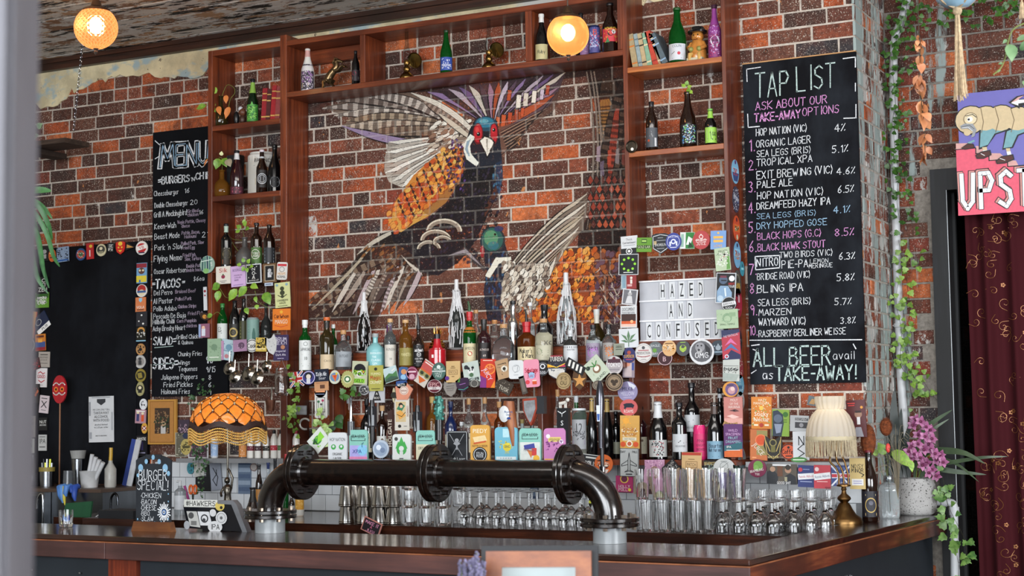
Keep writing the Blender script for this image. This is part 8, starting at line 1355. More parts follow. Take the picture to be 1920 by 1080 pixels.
# back row of shorts on a raised rack behind the balloons
for row,(Y,n0,n1) in enumerate(((-.34,1400,1545),(-.24,1405,1560))):
    x=n0
    while x < n1:put_glass('rocks',x,Y,BZ+.0015,'lower short tumbler, %s from the left in the %s near the white tiles' % (ORD[round((x-n0)/30)],('nearer row','rear row')[row]),'short tumblers at the back of the bar','tumbler');put_glass('rocks',x,Y,BZ+.091,'upper short tumbler, %s from the left in the %s near the white tiles' % (ORD[round((x-n0)/30)],('nearer row','rear row')[row]),'short tumblers at the back of the bar','tumbler');x += 30
for x,Y,lab in ((1197,-.86,'cut crystal tumbler first right of the pipe flange'),(1232,-.88,'cut crystal tumbler second right of the pipe flange')):
    pass
# small sign MAKE IT A JUG
o=board_at('small_sign',638,967,36,28,-22,'r','b0756a','r 0 0 32 24 1b1218|S MAKE_IT 0 6 6 d890b0 26|S A 0 -1 5 d06a8a 5|S JUG! 0 -9 6 d890b0 22',-1.30,.006,'small tilted black sign with a pink border leaning behind the counter','sign')
o.location.z=1.115;o.location.y=-1.0
# ---------------------------------------------------------------- globe pendants
def globemat(cut=False):
    m=bpy.data.materials.new('amber_globe');t,N,L,P=nt(m);P.inputs['Base Color'].default_value=lin('ffc48c');P.inputs['Transmission Weight'].default_value=.92;P.inputs['Roughness'].default_value=.22;P.inputs['IOR'].default_value=1.12
    P.inputs['Emission Color'].default_value=lin('ffa050');P.inputs['Emission Strength'].default_value=.5
    if cut:
        tc=N.new('ShaderNodeTexCoord');sp=N.new('ShaderNodeSeparateXYZ');L.new(tc.outputs['Object'],sp.inputs[0]);at2=N.new('ShaderNodeMath');at2.operation='ARCTAN2';L.new(sp.outputs[0],at2.inputs[0]);L.new(sp.outputs[1],at2.inputs[1]);fs=[]
        for kz in (210,-210):
            a=N.new('ShaderNodeMath');a.operation='MULTIPLY_ADD';a.inputs[1].default_value=kz;L.new(sp.outputs[2],a.inputs[0]);b=N.new('ShaderNodeMath');b.operation='MULTIPLY';b.inputs[1].default_value=24;L.new(at2.outputs[0],b.inputs[0]);L.new(b.outputs[0],a.inputs[2]);c=N.new('ShaderNodeMath');c.operation='SINE';L.new(a.outputs[0],c.inputs[0]);fs.append(c)
        mx=N.new('ShaderNodeMath');mx.operation='MAXIMUM';L.new(fs[0].outputs[0],mx.inputs[0]);L.new(fs[1].outputs[0],mx.inputs[1]);bp=N.new('ShaderNodeBump');bp.inputs['Strength'].default_value=.9;bp.inputs['Distance'].default_value=.006;L.new(mx.outputs[0],bp.inputs['Height']);L.new(bp.outputs[0],P.inputs['Normal']);L.new(mixc(N,L,mx.outputs[0],'ff7a2c','ffb878'),P.inputs['Emission Color'])
    return m
GMm=globemat();GM2=globemat(True)
for i,(x,y,rp,Y,lab) in enumerate(((180,52,40.5,-1.35,'ribbed amber glass globe lamp hanging on the left'),(1065,65,39.5,-1.0,'smooth amber glass globe lamp hanging before the long shelf'))):
    p=at(x,y,Y);k=mpp(p);r=rp*k;o=E('globe_pendant_lamp',p,lab,'lamp','amber globe lamps');mb=MB()
    mb.lathe([(r*math.sin(PI*j/24),-r*math.cos(PI*j/24)) for j in range(1,24)],GMm if i else GM2,48)
    mb.build('glass_globe',o,80);br_=mat('5a4638',.35,.8,.2,30)
    MB().lathe([(r*.66,r*.74),(r*.62,r*.86),(r*.40,r*.95),(r*.26,r*1.02),(r*.2,r*1.25),(r*.08,r*1.36),(0,r*1.36)],br_,28).build('metal_cap',o,40)
    MB().lathe([(0,-r*1.28),(r*.05,-r*1.24),(r*.10,-r*1.14),(r*.05,-r*1.06),(r*.14,-r*.98),(r*.10,-r*.96)],mat('8a7f78',.3,.9),12).build('finial',o,40)
    bl=mat('fff0c8',.3,noise=0,emit=26,key='bulb_glass');MB().ball((0,0,r*.08),r*.30,bl,16,10,(1,1,1.2)).build('bulb',o,60);MB().tube([(0,0,r*1.34),(0,0,ZC-p.z)],.004,mat('3a2f28',.5),6).build('cord',o)
    MB().lathe([(.0,0),(.05,0),(.06,.02),(0,.03)],br_,16,c=(0,0,ZC-p.z-.02)).build('ceiling_rose',o,40);bulb(p+Vector((0,-r*1.35,0)),5,.05,(1,.72,.42))
# ---------------------------------------------------------------- amber dome lamp on a bronze figure
Yd=-1.05;p=at(427,790,Yd);k=mpp(p);zb=1.12;o=E('stained_glass_lamp',(p.x,Yd,zb),'amber stained glass dome lamp with a beaded fringe on a bronze figure','lamp');zr=at(427,796,Yd).z-zb;Hd=59*k;Rd=70*k
LEAD=mat('1a1210',.4,.5);
def domemat():
    m=bpy.data.materials.new('amber_pane');t,N,L,P=nt(m);oi=N.new('ShaderNodeObjectInfo');g=N.new('ShaderNodeNewGeometry');n=tex(N,L,'Noise',30,g.outputs['Position'],None,3)
    c=mixc(N,L,n.outputs[0],'d8661c','f09a3a');L.new(c,P.inputs['Base Color']);L.new(c,P.inputs['Emission Color']);P.inputs['Emission Strength'].default_value=.38;P.inputs['Roughness'].default_value=.2;P.inputs['Transmission Weight'].default_value=.2;return m
DMm=domemat();NP,NR=14,5
wav=lambda a:.085*Hd*math.cos(a*6+.6)
def dome(a,t):# t 0 rim .. 1 crown
    ph=t*PI/2*.97;r=Rd*math.cos(ph)**.92;return Vector((r*math.cos(a),r*math.sin(a),zr+Hd*math.sin(ph)+wav(a)*(1-t)**3))
ts=[0,.2,.4,.58,.74,.88,1.0]
lead=MB()
for j in range(NR):
    for i in range(NP):
        a0=2*PI*(i+.5*(j % 2))/NP;da=PI/NP;c=dome(a0,(ts[j]+ts[j+1])/2+.0);up_,dn=dome(a0,min(1,ts[j+1]+.06)),dome(a0,max(0,ts[j]-.07) if j else 0);lf,rt=dome(a0-da,(ts[j]+ts[j+1])/2),dome(a0+da,(ts[j]+ts[j+1])/2)
        P6=[dn+(lf-dn)*.12,dn+(rt-dn)*.12,rt+(dn-rt)*.2,rt+(up_-rt)*.2,up_+(rt-up_)*.14,up_+(lf-up_)*.14,lf+(up_-lf)*.2,lf+(dn-lf)*.2]
        nrm=(c-Vector((0,0,zr))).normalized();mb=MB();mb.add([q_ for q_ in P6]+[c+nrm*.0035],[(n_,(n_+1) % 8,8) for n_ in range(8)],DMm);mb.build('glass_pane',o,80)
        for a_,b_ in ((dn,lf),(dn,rt)):lead.tube([a_+nrm*.001,(a_+b_)/2+nrm*.0025,b_+nrm*.001],.0014,LEAD,4,cap=False)
        if j in (1,2,3):lead.ball(rt+nrm*.002,.0045,mat('e8d8a8',.15,noise=0),6,4)
lead.build('lead_lines',o)
cap_=MB().lathe([(Rd*.30,zr+Hd*.93),(Rd*.2,zr+Hd*.985),(0,zr+Hd)],DMm,20);cap_.build('crown_panes',o,60)
def skirt(z0,z1,out,m,name,bump_=None):
    mb=MB();n=96;V=[]
    for zz in (z0,(z0+z1)/2,z1):
        for i in range(n):a=2*PI*i/n;q=Rd*(1.0+out*(z0-zz)/Hd+.01);V.append((q*math.cos(a),q*math.sin(a),zr+zz+wav(a)))
    mb.add(V,[(j*n+i,j*n+(i+1) % n,(j+1)*n+(i+1) % n,(j+1)*n+i) for j in range(2) for i in range(n)],m);mb.build(name,o,60)
skirt(.03*Hd,-.14*Hd,.2,mat('33201c',.6,noise=.3,ns=60),'dark_braid')
bm_=mat('e8bd68',.25,.2,.2,60);mb=MB();n=140
for row in range(5):
    for i in range(n):
        a=2*PI*i/n;mb.ball((Rd*1.025*math.cos(a),Rd*1.025*math.sin(a),zr-.2*Hd-row*.085*Hd+wav(a)),.0050,bm_,5,4)
mb.build('bead_fringe',o,None,kind='stuff')
fm=mat('5f5a52',.22,.9,.3,25);mb=MB()
mb.tube([(0,0,0),(0,0,.02),(0,0,.035)],.05,fm,16,rs=[.055,.05,.02]);mb.tube([(.008,0,.03),(.012,.0,.08),(.004,0,.13)],.012,fm,10,rs=[.012,.014,.018]);mb.tube([(-.016,0,.03),(-.012,0,.08),(-.004,0,.13)],.012,fm,10,rs=[.010,.013,.017])
mb.tube([(0,0,.12),(0,0,.16),(0,0,.195),(0,0,.215)],.02,fm,12,rs=[.022,.018,.028,.010]);mb.ball((0,-.004,.235),.017,fm,12,10,(.9,1,1.15))
mb.tube([(-.026,0,.20),(-.040,-.01,.165),(-.02,-.03,.15)],.007,fm,8);mb.tube([(.026,0,.20),(.034,0,.25),(.012,0,.29),(.002,0,.30)],.007,fm,8);mb.build('bronze_figure',o,60)
MB().tube([(0,0,.25),(0,0,zr+Hd*.9)],.006,fm,8).build('stem',o)
# ---------------------------------------------------------------- fringed brass lamp on the counter
p=atz(1584,982,CZ);k=mpp(p);o=E('fringed_table_lamp',(p.x,p.y,CZ),'brass table lamp with a pleated ivory fringed shade on the counter end','lamp');bz=mat('6f5433',.36,1.,.25,12)
MB().lathe([(0,0),(33*k,0),(33.5*k,4*k),(31*k,11*k),(22*k,17*k),(15*k,28*k),(11*k,36*k),(7*k,40*k),(13*k,46*k),(12*k,50*k),(5*k,56*k),(4*k,62*k),(5.5*k,64*k),(4*k,68*k),(13*k,70*k),(13*k,73*k),(3*k,75*k),(0,75*k)],bz,32).build('brass_base',o,40)
mb=MB()
for s in (-1,0,1):mb.tube(smooth([Vector((s*9*k,0,72*k)),Vector((s*9*k,0,90*k)),Vector((s*10*k-4*k,0,104*k)),Vector((s*14*k-11*k,0,116*k)),Vector((s*10*k-13*k,0,132*k)),Vector((s*8*k-10*k,0,160*k))]),1.9*k,bz,7)
mb.build('curved_arms',o,60)
shd=bpy.data.materials.new('silk_shade');t_,N_,L_,P_=nt(shd);P_.inputs['Base Color'].default_value=lin('b9b3aa');P_.inputs['Roughness'].default_value=.8
tl=N_.new('ShaderNodeBsdfTranslucent');tl.inputs[0].default_value=lin('d8ccb4');mx_=N_.new('ShaderNodeMixShader');mx_.inputs[0].default_value=.35;L_.new(P_.outputs[0],mx_.inputs[1]);L_.new(tl.outputs[0],mx_.inputs[2]);L_.new(mx_.outputs[0],N_['Material Output'].inputs[0])
sx0=-22*k
def pleat(prof,n,amp,name,m):
    V=[];S=len(prof)
    for r,z in prof:
        for i in range(n):a=2*PI*i/n;q=r*(1+amp*math.cos(a*n/6));V.append((sx0+q*math.cos(a),q*math.sin(a),z))
    MB().add(V,[(j*n+i,j*n+(i+1) % n,(j+1)*n+(i+1) % n,(j+1)*n+i) for j in range(S-1) for i in range(n)],m).build(name,o,50)
pleat([(46.5*k,157*k),(46.2*k,165*k),(44.5*k,178*k),(41*k,191*k),(35*k,203*k),(28*k,211*k),(23.5*k,215*k)],144,.016,'pleated_shade',shd)
pleat([(23.4*k,214*k),(25.5*k,220*k),(27.5*k,228*k),(28*k,237*k),(26.5*k,239*k)],108,.03,'gathered_collar',shd)
MB().lathe([(46.6*k,156*k),(47.3*k,157*k),(47.3*k,162*k),(46.4*k,164*k)],mat('b5a98c',.7),48,c=(sx0,0,0)).build('braid_band',o,40)
mb=MB();frm=mat('b8ab90',.8,noise=.2,ns=80)
for i in range(96):
    a=2*PI*i/96;r=46.6*k;l=random.uniform(30,35)*k;x,y=sx0+r*math.cos(a),r*math.sin(a);mb.tube([(x,y,158*k),(x+random.uniform(-1,1)*k,y,158*k-l*.6),(x+random.uniform(-2,2)*k,y,158*k-l)],.9*k,frm,3,cap=False)
mb.build('fringe',o,kind='stuff');mb=MB();mb.ball((sx0-8*k,0,205*k),8*k,mat('fff2d8',.3,noise=0,emit=9,key='lamp_bulb'),12,8);mb.ball((sx0+12*k,0,205*k),8*k,MT['lamp_bulb'],12,8);mb.build('bulbs',o,60)
bulb((p.x+sx0,p.y,CZ+205*k),.55,.03,(1,.88,.72))
MB().tube(smooth([Vector((-26*k,0,4*k)),Vector((-38*k,.01,2.5*k)),Vector((-50*k,.05,2.5*k)),Vector((-60*k,.16,2.5*k))]),1.8*k,mat('cfcabb',.5),6).build('power_cord',o)
# ---------------------------------------------------------------- bottle, decanter, dried flowers, pot with orchids
bottle(1632,981,848,30,-.22,'beer','brown','6a1f2a',(.07,.43,'1d1b22','o 0 -2 14 2 b59a5a .8|c 0 -1 11 2a2a38 0.8|r 0 -19 22 5 c0a464|r 0 17 20 3 b0a078|c 0 2 4 5a5a66',1.2),'brown beer bottle with an ornate gold oval label on the counter end','beer_bottle','bottle',z=CZ,caplen=.03,neck=(.90,.97,'17120f'))
p=atz(1668,971,CZ);k=mpp(p);o=E('cut_glass_decanter',(p.x,p.y,CZ),'square cut glass bottle with a silver neck on the counter end','decanter');cg=mat('dfe6e8',.03,noise=0,trans=.75,ior=1.42,key='decanter_glass')
V=[];prf=[(19,0),(20.5,3),(20.5,55),(17,62),(10,66),(8,68)];n=48
for j in range(24):
    zz=(j/23)*68;r=np.interp(zz,[q_[1] for q_ in prf],[q_[0] for q_ in prf])
    for i in range(n):
        a=2*PI*i/n;sq=1/max(abs(math.cos(a-.4)),abs(math.sin(a-.4)))**.45;f=1+(.022 if 5 < zz < 54 and ((i//2+j) % 2) else 0);V.append((r*k*sq*f*math.cos(a)*.92,r*k*sq*f*math.sin(a)*.92,zz*k))
MB().add(V,[(j*n+i,j*n+(i+1) % n,(j+1)*n+(i+1) % n,(j+1)*n+i) for j in range(23) for i in range(n)]+[tuple(range(n-1,-1,-1))],cg).build('glass_body',o,20);MB().lathe([(8*k,66*k),(9.5*k,68*k),(9.5*k,77*k),(8.5*k,79*k),(6*k,79*k)],mat('aeb8bc',.2,.9),20).build('silver_neck',o,40)
mb=MB();mb.tube(smooth([Vector((0,0,60*k)),Vector((-4*k,0,90*k)),Vector((-14*k,0,118*k)),Vector((-22*k,0,128*k))]),.0012,ST,5);mb.tube(smooth([Vector((0,0,60*k)),Vector((0,0,100*k)),Vector((-4*k,0,120*k))]),.0012,ST,5);mb.build('stem',o)
# protea style brown flower heads on stems in dark bottles
brn=mat('6e3617',.9,noise=.4,ns=60)
def brush_flower(x,yb,x1,y1,w,h,Y,label,seed,stem_bottle=False):
    q=at(x,yb,Y);z0=CZ if not stem_bottle else CZ;o=E('dried_banksia',(q.x,Y,z0),label,'dried flower','dried brown flower heads');k=mpp(q);c=at(x1,y1,Y)-o.location;mb=MB();mb.tube(smooth([Vector((0,0,.20)),c*.6+Vector((.004,0,.06)),c-Vector((0,0,h*k*.5))]),.002,STD,5);mb.build('stem',o)
    rr=random.Random(seed);mb=MB();mb.ball(c,h*k*.46,brn,12,8,(w/h*.86,w/h*.86,1))
    for i in range(700):
        u,t=rr.uniform(0,2*PI),rr.uniform(-1,1);s=math.sqrt(1-t*t);d=Vector((s*math.cos(u),s*math.sin(u),t));a=c+Vector((d.x*w*k*.42,d.y*w*k*.42,d.z*h*k*.45));b=a+Vector((d.x*.010,d.y*.010,d.z*.006+.005));e_=Vector((-math.sin(u),math.cos(u),0))*.0009
        mb.add([a-e_,a+e_,b],[(0,1,2)],brn)
    mb.build('flower_head',o);return o
brush_flower(1634,965,1628,826,37,66,-.20,'tall rust brown bristly flower head behind the fringed lamp',1);brush_flower(1668,965,1661,801,30,36,-.12,'short rust brown bristly flower head above the cut glass bottle',2)
o=E('red_berry_sprig',at(1665,840,-.13),'small coral red bud on a thin stem above the cut glass bottle','flower');p0_=o.location;k=mpp(p0_);MB().ball((0,0,0),6*k,mat('c8403a',.5),10,8,(.8,.8,1.5)).build('bud',o,60);MB().tube([(0,0,-8*k),(-1*k,0,-60*k),(1*k,0,-118*k)],.0012,STD,5).build('stem',o)
for a_,b_ in ((.5,-.3),(-.6,.2),(.2,.8)):leaf_obj(o,Vector((0,0,-7*k)),(a_,-.3,.5),10*k,5*k,LD,'blade')
o=E('pothos_cutting',(atz(1668,971,CZ).x,atz(1668,971,CZ).y+.02,CZ),'two large variegated leaves rising from the cut glass bottle','plant');p0_=o.location;k=mpp(p0_)
for lx,ly,dx,dy,L_,Wd in ((1672,845,.9,.7,48,24),(1660,852,-.5,-.9,24,20),(1644,855,-.4,-1,16,12),(1706,862,.2,1,22,12)):leaf_obj(o,rel(lx,ly,p0_.y-.03,p0_),(dx,-.1,-dy),L_*k,Wd*k,LG,'heart')
mb=MB();mb.tube(smooth([Vector((0,0,.16)),rel(1664,880,p0_.y,p0_),rel(1671,846,p0_.y-.02,p0_)]),.0013,ST,5);mb.tube(smooth([Vector((0,0,.16)),rel(1655,890,p0_.y,p0_),rel(1648,860,p0_.y-.02,p0_)]),.0013,ST,5);mb.build('stem',o)
o=E('feather_grass',(at(1680,860,-.05).x,-.03,CZ),'wispy dried grass plumes arching behind the banksia heads','dried grass');p0_=o.location;mb=MB();rr=random.Random(5);gs=mat('8a7f6a',.8)
for i in range(34):
    x2,y2=rr.uniform(1636,1712),rr.uniform(806,880);b=rel(x2,y2,-.05+rr.uniform(-.06,.06),p0_);mb.tube(smooth([Vector((0,0,.10)),Vector((b.x*.3,b.y*.5,b.z*1.02)),b],5),.0007,gs,3,cap=False)
mb.build('plumes',o,kind='stuff')
# concrete pot
p=atz(1717,957,CZ);PYp=.35;p=at(1717,956,PYp);k=mpp(p);o=E('orchid_pot',(p.x,PYp,CZ),'round speckled concrete pot with pink orchids at the end of the counter','potted plant')
pm_=bpy.data.materials.new('speckled_concrete');t_,N_,L_,P_=nt(pm_);g_=N_.new('ShaderNodeNewGeometry');n1_=tex(N_,L_,'Noise',14,g_.outputs['Position'],None,4);n2_=tex(N_,L_,'Noise',120,g_.outputs['Position'],None,2);cc=mixc(N_,L_,n1_.outputs[0],'8a8886','b4b2af');L_.new(mixc(N_,L_,ramp_f(N_,L_,n2_.outputs[0],.61,.64),cc,'3a3634'),P_.inputs['Base Color']);P_.inputs['Roughness'].default_value=.75
MB().lathe([(0,0),(30*k,0),(35*k,4*k),(38.5*k,14*k),(40*k,32*k),(38.5*k,52*k),(34.5*k,63*k),(34.5*k,68*k),(32*k,68*k),(31*k,60*k),(0,56*k)],pm_,40).build('pot',o,40);MB().lathe([(0,57*k),(31*k,57*k)],mat('2a1e16',.9),20).build('soil',o)
P0=o.location.copy()
def blade(x0,y0,pts,w,m,name='leaf'):
    C_=smooth([rel(x0,y0,PYp,P0)]+[rel(a,b,PYp+d,P0) for a,b,d in pts],5);V=[];n=len(C_)
    for i,c in enumerate(C_):
        t=(C_[min(i+1,n-1)]-C_[max(i-1,0)]).normalized();s=t.cross(Vector((.45,-.88,.1))).normalized();ww=w*k*.5*math.sin(PI*(.12+.88*i/(n-1)))**.8*(1 if i < n-1 else .05);V += [c-s*ww,c+Vector((.0,-.0,-.2*ww)),c+s*ww]
    mb=MB();mb.add(V,[(3*i+j,3*i+j+1,3*i+j+4,3*i+j+3) for i in range(n-1) for j in (0,1)],m);mb.build(name,o,60)
GB=mat('3f4f38',.35,noise=.2,key='gb');DB=mat('14201a',.4,noise=.2,key='dbl')
for x0,pts,w in ((1725,((1735,850,0),(1770,845,-.05),(1810,850,-.1),(1848,870,-.12)),13),(1725,((1740,872,0),(1775,868,-.05),(1840,858,-.1),(1890,856,-.1)),8),(1725,((1745,878,0),(1790,884,0),(1850,890,.0)),11),(1728,((1745,862,0),(1790,868,-.05),(1836,904,-.1)),7),(1715,((1725,820,0),(1745,795,0),(1786,768,0)),11),(1715,((1728,830,0),(1750,805,.0),(1780,785,.02)),7)):blade(x0,895,pts,w,GB)
for x0,pts,w in ((1680,((1678,820,0),(1676,770,0),(1677,730,0)),17),(1690,((1684,830,0),(1680,790,.02),(1672,745,.02)),14),(1672,((1664,830,0),(1658,790,0),(1654,762,0)),13),(1700,((1690,840,0),(1688,800,.04),(1690,765,.04)),13),(1705,((1702,850,0),(1700,820,0),(1712,780,.03)),12)):blade(x0,895,pts,w,DB)
pkm=leafmat('orchid_petal','6a2f52','ab6690',3);rr=random.Random(9);mb=MB();mb.tube(smooth([rel(1718,895,PYp,P0),rel(1722,840,PYp-.04,P0),rel(1716,800,PYp-.05,P0),rel(1718,780,PYp-.05,P0)]),.003,ST,6);mb.tube(smooth([rel(1722,895,PYp,P0),rel(1735,860,PYp-.06,P0),rel(1750,850,PYp-.07,P0)]),.003,ST,6);mb.build('stem',o)
pet=MB();leaf_mesh(pet,Matrix.Identity(4),1,1,pkm,'heart');petm=pet.mesh('petal',60)
for i,(fx,fy) in enumerate(((1716,786),(1727,790),(1737,800),(1712,797),(1745,806),(1722,815),(1735,818),(1748,822),(1742,832),(1710,836),(1722,832),(1704,846),(1733,843),(1715,851),(1746,842),(1754,850),(1763,853),(1769,866),(1756,862),(1726,858),(1738,868),(1748,880),(1756,892),(1742,886),(1730,872),(1708,858))):
    c=rel(fx,fy,PYp-.07-rr.uniform(0,.05),P0);f=E('flower',c,None,None);f.parent=o
    for j in range(5):
        a=2*PI*j/5+rr.uniform(-.3,.3);d=Vector((math.cos(a),-.28,math.sin(a)));pt=link('petal',petm,f);y_=d.normalized();x_=y_.cross(Vector((.4,-.9,0))).normalized();z_=x_.cross(y_);pt.matrix_local=Matrix((x_,y_,z_)).transposed().to_4x4() @ Matrix.Diagonal((8*k,11*k,9*k,1))
    MB().ball((0,-.008,-.001),2.8*k,mat('5a1f3c',.5),6,5).build('flower_centre',f)
# ---------------------------------------------------------------- white drain pipe with ivy
pw_=mat('b9bbbd',.4,noise=.12,ns=4);YP=.598
o=E('drain_pipe',at(1690,640,YP),'white painted drain pipe climbing the alcove corner behind the ivy','pipe');O_=o.location
MB().tube(smooth([rel(a,b,YP,O_) for a,b in ((1703,-40),(1700,0),(1693,30),(1680,66),(1676,92),(1675,150),(1677,300),(1680,430),(1684,560),(1689,700),(1694,790),(1697,960),(1698,1140))]),.0235,pw_,16).build('pipe_run',o,60)
for yy in (437,610):c=rel(1680+(yy-430)*.03,yy,YP,O_);MB().lathe([(.0245,-.012),(.028,-.010),(.028,.010),(.0245,.012)],pw_,20,c=c).box(c.x-.034,c.x+.034,c.y-.004,c.y+.024,c.z-.004,c.z+.004,mat('9a9a98',.4,.5)).build('bracket',o,40)
Y2=.585;o=E('waste_pipe',at(1790,960,Y2-.08),'white plastic waste pipe with an elbow beside the counter end','pipe');O_=o.location;Yq=Y2-.08
MB().tube(smooth([rel(a,b,Yq,O_) for a,b in ((1752,941),(1770,941),(1778,942),(1786,944),(1789,952),(1789,964),(1790,1080),(1791,1180))],5),.0215,pw_,16).build('pipe_run',o,60);c=rel(1789,958,Yq,O_);MB().lathe([(.024,-.022),(.0275,-.022),(.0275,.022),(.024,.022)],pw_,20,c=c).build('collar',o,40);c2=rel(1771,941,Yq,O_);MB().lathe([(.024,-.012),(.027,-.012),(.027,.012),(.024,.012)],pw_,20,M=Matrix.Translation(c2) @ Matrix.Rotation(R(90),4,'Y')).build('collar',o,40)
def ivy(name,strands,Y,label,size,n_scale=1.,seed=1,m=LV,spread=8,kind='ivy',cat='ivy',gap=9):
    O=at(strands[0][0][0],strands[0][0][1],Y);o=E(name,O,label,cat);rr=random.Random(seed);mb=MB();cnt=0
    for S in strands:
        pts=smooth([rel(a,b,Y+rr.uniform(-.03,.03),O) for a,b in S],6);mb.tube(pts,.0011,STD,4,cap=False);L_=0
        for a,b in zip(pts[:-1],pts[1:]):
            L_ += (b-a).length
            while L_ > gap*.0031/n_scale:
                L_ -= gap*.0031/n_scale;c=a.lerp(b,rr.random());an=rr.uniform(-PI,PI);s=size*.0031*rr.uniform(.7,1.25);off=Vector((math.cos(an),-.5,math.sin(an)))*spread*.0031*rr.uniform(.3,1);cnt += 1
                if cnt < 290:leaf_obj(o,c+off,(math.cos(an),rr.uniform(-.5,.1),math.sin(an)-.35),s,s*1.0,m,kind,face=(rr.uniform(-.2,.8),-.9,rr.uniform(-.1,.6)))
    mb.build('stem',o);return o
ivy('ivy_vine',[[(1702,-10),(1695,40),(1676,90),(1675,150),(1680,210),(1676,260),(1684,320),(1682,380),(1690,430)],[(1712,0),(1700,60),(1688,120),(1692,200),(1697,250),(1690,300),(1700,350),(1708,400),(1712,440)],[(1678,200),(1670,250),(1672,300),(1676,360)],[(1690,0),(1672,60),(1667,130),(1668,180)],[(1724,60),(1705,95),(1712,140)]],YP-.05,'dark green ivy twisting around the upper drain pipe',10,seed=3,spread=10,gap=7)
ivy('ivy_vine',[[(1685,450),(1690,500),(1680,560),(1690,620),(1688,680),(1700,700)],[(1705,440),(1700,520),(1706,580),(1700,640),(1710,690),(1722,740)],[(1715,460),(1722,500)],[(1690,560),(1700,620),(1718,690),(1735,720),(1752,745),(1760,750)],[(1688,640),(1702,700),(1712,760)]],YP-.05,'bright green ivy hanging over the lower drain pipe',11,seed=8,m=leafmat('leaf_bright','365c1a','7a9a3e'),spread=10,gap=8)
ivy('ivy_vine',[[(1715,5),(1750,12),(1790,20),(1830,14),(1870,8),(1930,2)],[(1715,30),(1740,45),(1770,40)],[(1800,5),(1830,40),(1860,30),(1900,20),(1930,22)],[(1880,0),(1900,14),(1930,10)]],.48,'dark ivy running along the top of the alcove wall',11,seed=12,spread=12,gap=6)
ivy('ivy_vine',[[(1762,880),(1770,905),(1776,940),(1783,960),(1796,985),(1808,1010),(1812,1035),(1798,1055)],[(1755,895),(1768,920),(1780,960),(1784,1000),(1796,1050),(1800,1070)]],.30,'variegated ivy trailing from the orchid pot down the waste pipe',15,seed=6,m=leafmat('leaf_pale_ivy','24501c','6f9048'),spread=10,gap=11)
ivy('ivy_vine',[[(548,690),(556,720),(548,750),(552,790),(560,830)],[(538,700),(545,740),(540,780),(535,800)],[(566,740),(556,770),(560,800)]],-.34,'green ivy strand hanging below the union flag',10,seed=15,spread=8,gap=9,m=leafmat('leaf_bright','k','k'))
ivy('ivy_vine',[[(662,728),(650,740),(640,735)],[(676,726),(668,738)]],-.34,'few dark ivy leaves under the crown cap badge',13,seed=16,spread=6,gap=8)
ivy('lower_pothos',[[(590,770),(600,790),(596,815),(606,800)],[(622,830),(615,790)]],-.36,'frilly pale green leaves above the left pipe flange',12,seed=18,spread=6,gap=6,m=leafmat('leaf_frill','6f9a45','a8bf7a'),kind='heart',cat='plant')
ivy('round_leaf_plant',[[(640,790),(628,785),(622,800)],[(625,780),(634,776)]],-.30,'round dark green leaves in front of the cedar divider',17,seed=19,spread=4,gap=9,m=LD,kind='heart',cat='plant')
ivy('maidenhair_fern',[[(362,760),(372,730),(388,715)],[(368,770),(360,740)],[(375,760),(390,730),(400,726)],[(372,800),(376,830),(372,860),(378,900),(376,930)],[(382,800),(386,850),(390,890)],[(365,810),(368,850),(366,880)]],-.31,'feathery fern hanging around the amber dome lamp',6,seed=20,spread=9,gap=4,m=LD,cat='fern')
# ---------------------------------------------------------------- the sign on the door head and the curtain
YS=.50;O=at(1860,287,YS);o=E('upstairs_sign',O,'purple and pink sign lettered UPSTAIRS with a crawling many legged man','sign');s0=at(1799,287,YS).x-O.x;s1=s0+.62
zt1,zb1_=at(1798,177,YS).z-O.z,at(1802,401,YS).z-O.z;MB().box(s0,s1,-.004,.004,zb1_,zt1,mat('5f5aa8',.4,noise=.04)).build('sign_panel',o)
k=mpp(O);su,sv=k/.93,k
def sg(art,name,lift):mb=MB();mb2=art_mb(art,su,sv,-.004-lift,mb);mb.build(name,o)
sg('p d8566c -61 -114 60 -114 60 -38 44 -38 44 -28 25 -28 25 -14 -6 -14 -6 2 -28 2 -28 12 -61 12|p d8566c -61 -114 150 -114 150 -60 130 -60 130 -50 96 -50 96 -44 60 -44|p c99a94 -61 12 -28 12 -34 22 -61 24|p c99a94 -27 2 -6 2 -14 14 -27 16|p c99a94 -5 -14 25 -14 14 -2 -5 0|p c99a94 26 -28 44 -28 40 -18 26 -16|l k 1.6 -61 12 -27 12 -27 1 -5 1 -5 -14 26 -14 26 -28 60 -28 60 -42 96 -42','painted_steps',0)
sg('c -34 66 28 k|c -8 66 25 k|c 18 64 26 k|c 46 60 24 k|c 72 54 24 k|c 98 46 24 k|c -34 66 26 c9b48e|c -8 66 23 c9b48e|c 18 64 24 c9b48e|c 46 60 22 c9b48e|c 72 54 22 c9b48e|c 98 46 22 c9b48e|l 7a664a 1.2 -16 88 -12 60 -16 40|l 7a664a 1.2 8 88 14 60 8 38|l 7a664a 1.2 34 84 40 58 34 36|c -34 68 11 d8c8a4|o -34 68 12 1.2 7a664a|c -35 67 5 e4e2dc|c -37 67 2 k|l k 1.2 -42 74 -30 76 -24 70|c -49 58 5 c9b48e|p 8f9296 -52 56 -44 60 -30 58 -24 46 -28 34 -34 32 -30 44 -40 50 -50 50|l 4a4c50 1 -50 54 -36 56 -28 48|l d8d8da 1 -48 52 -38 52 -31 44|c -40 42 6 c9b48e','painted_caterpillar_man',.0012)
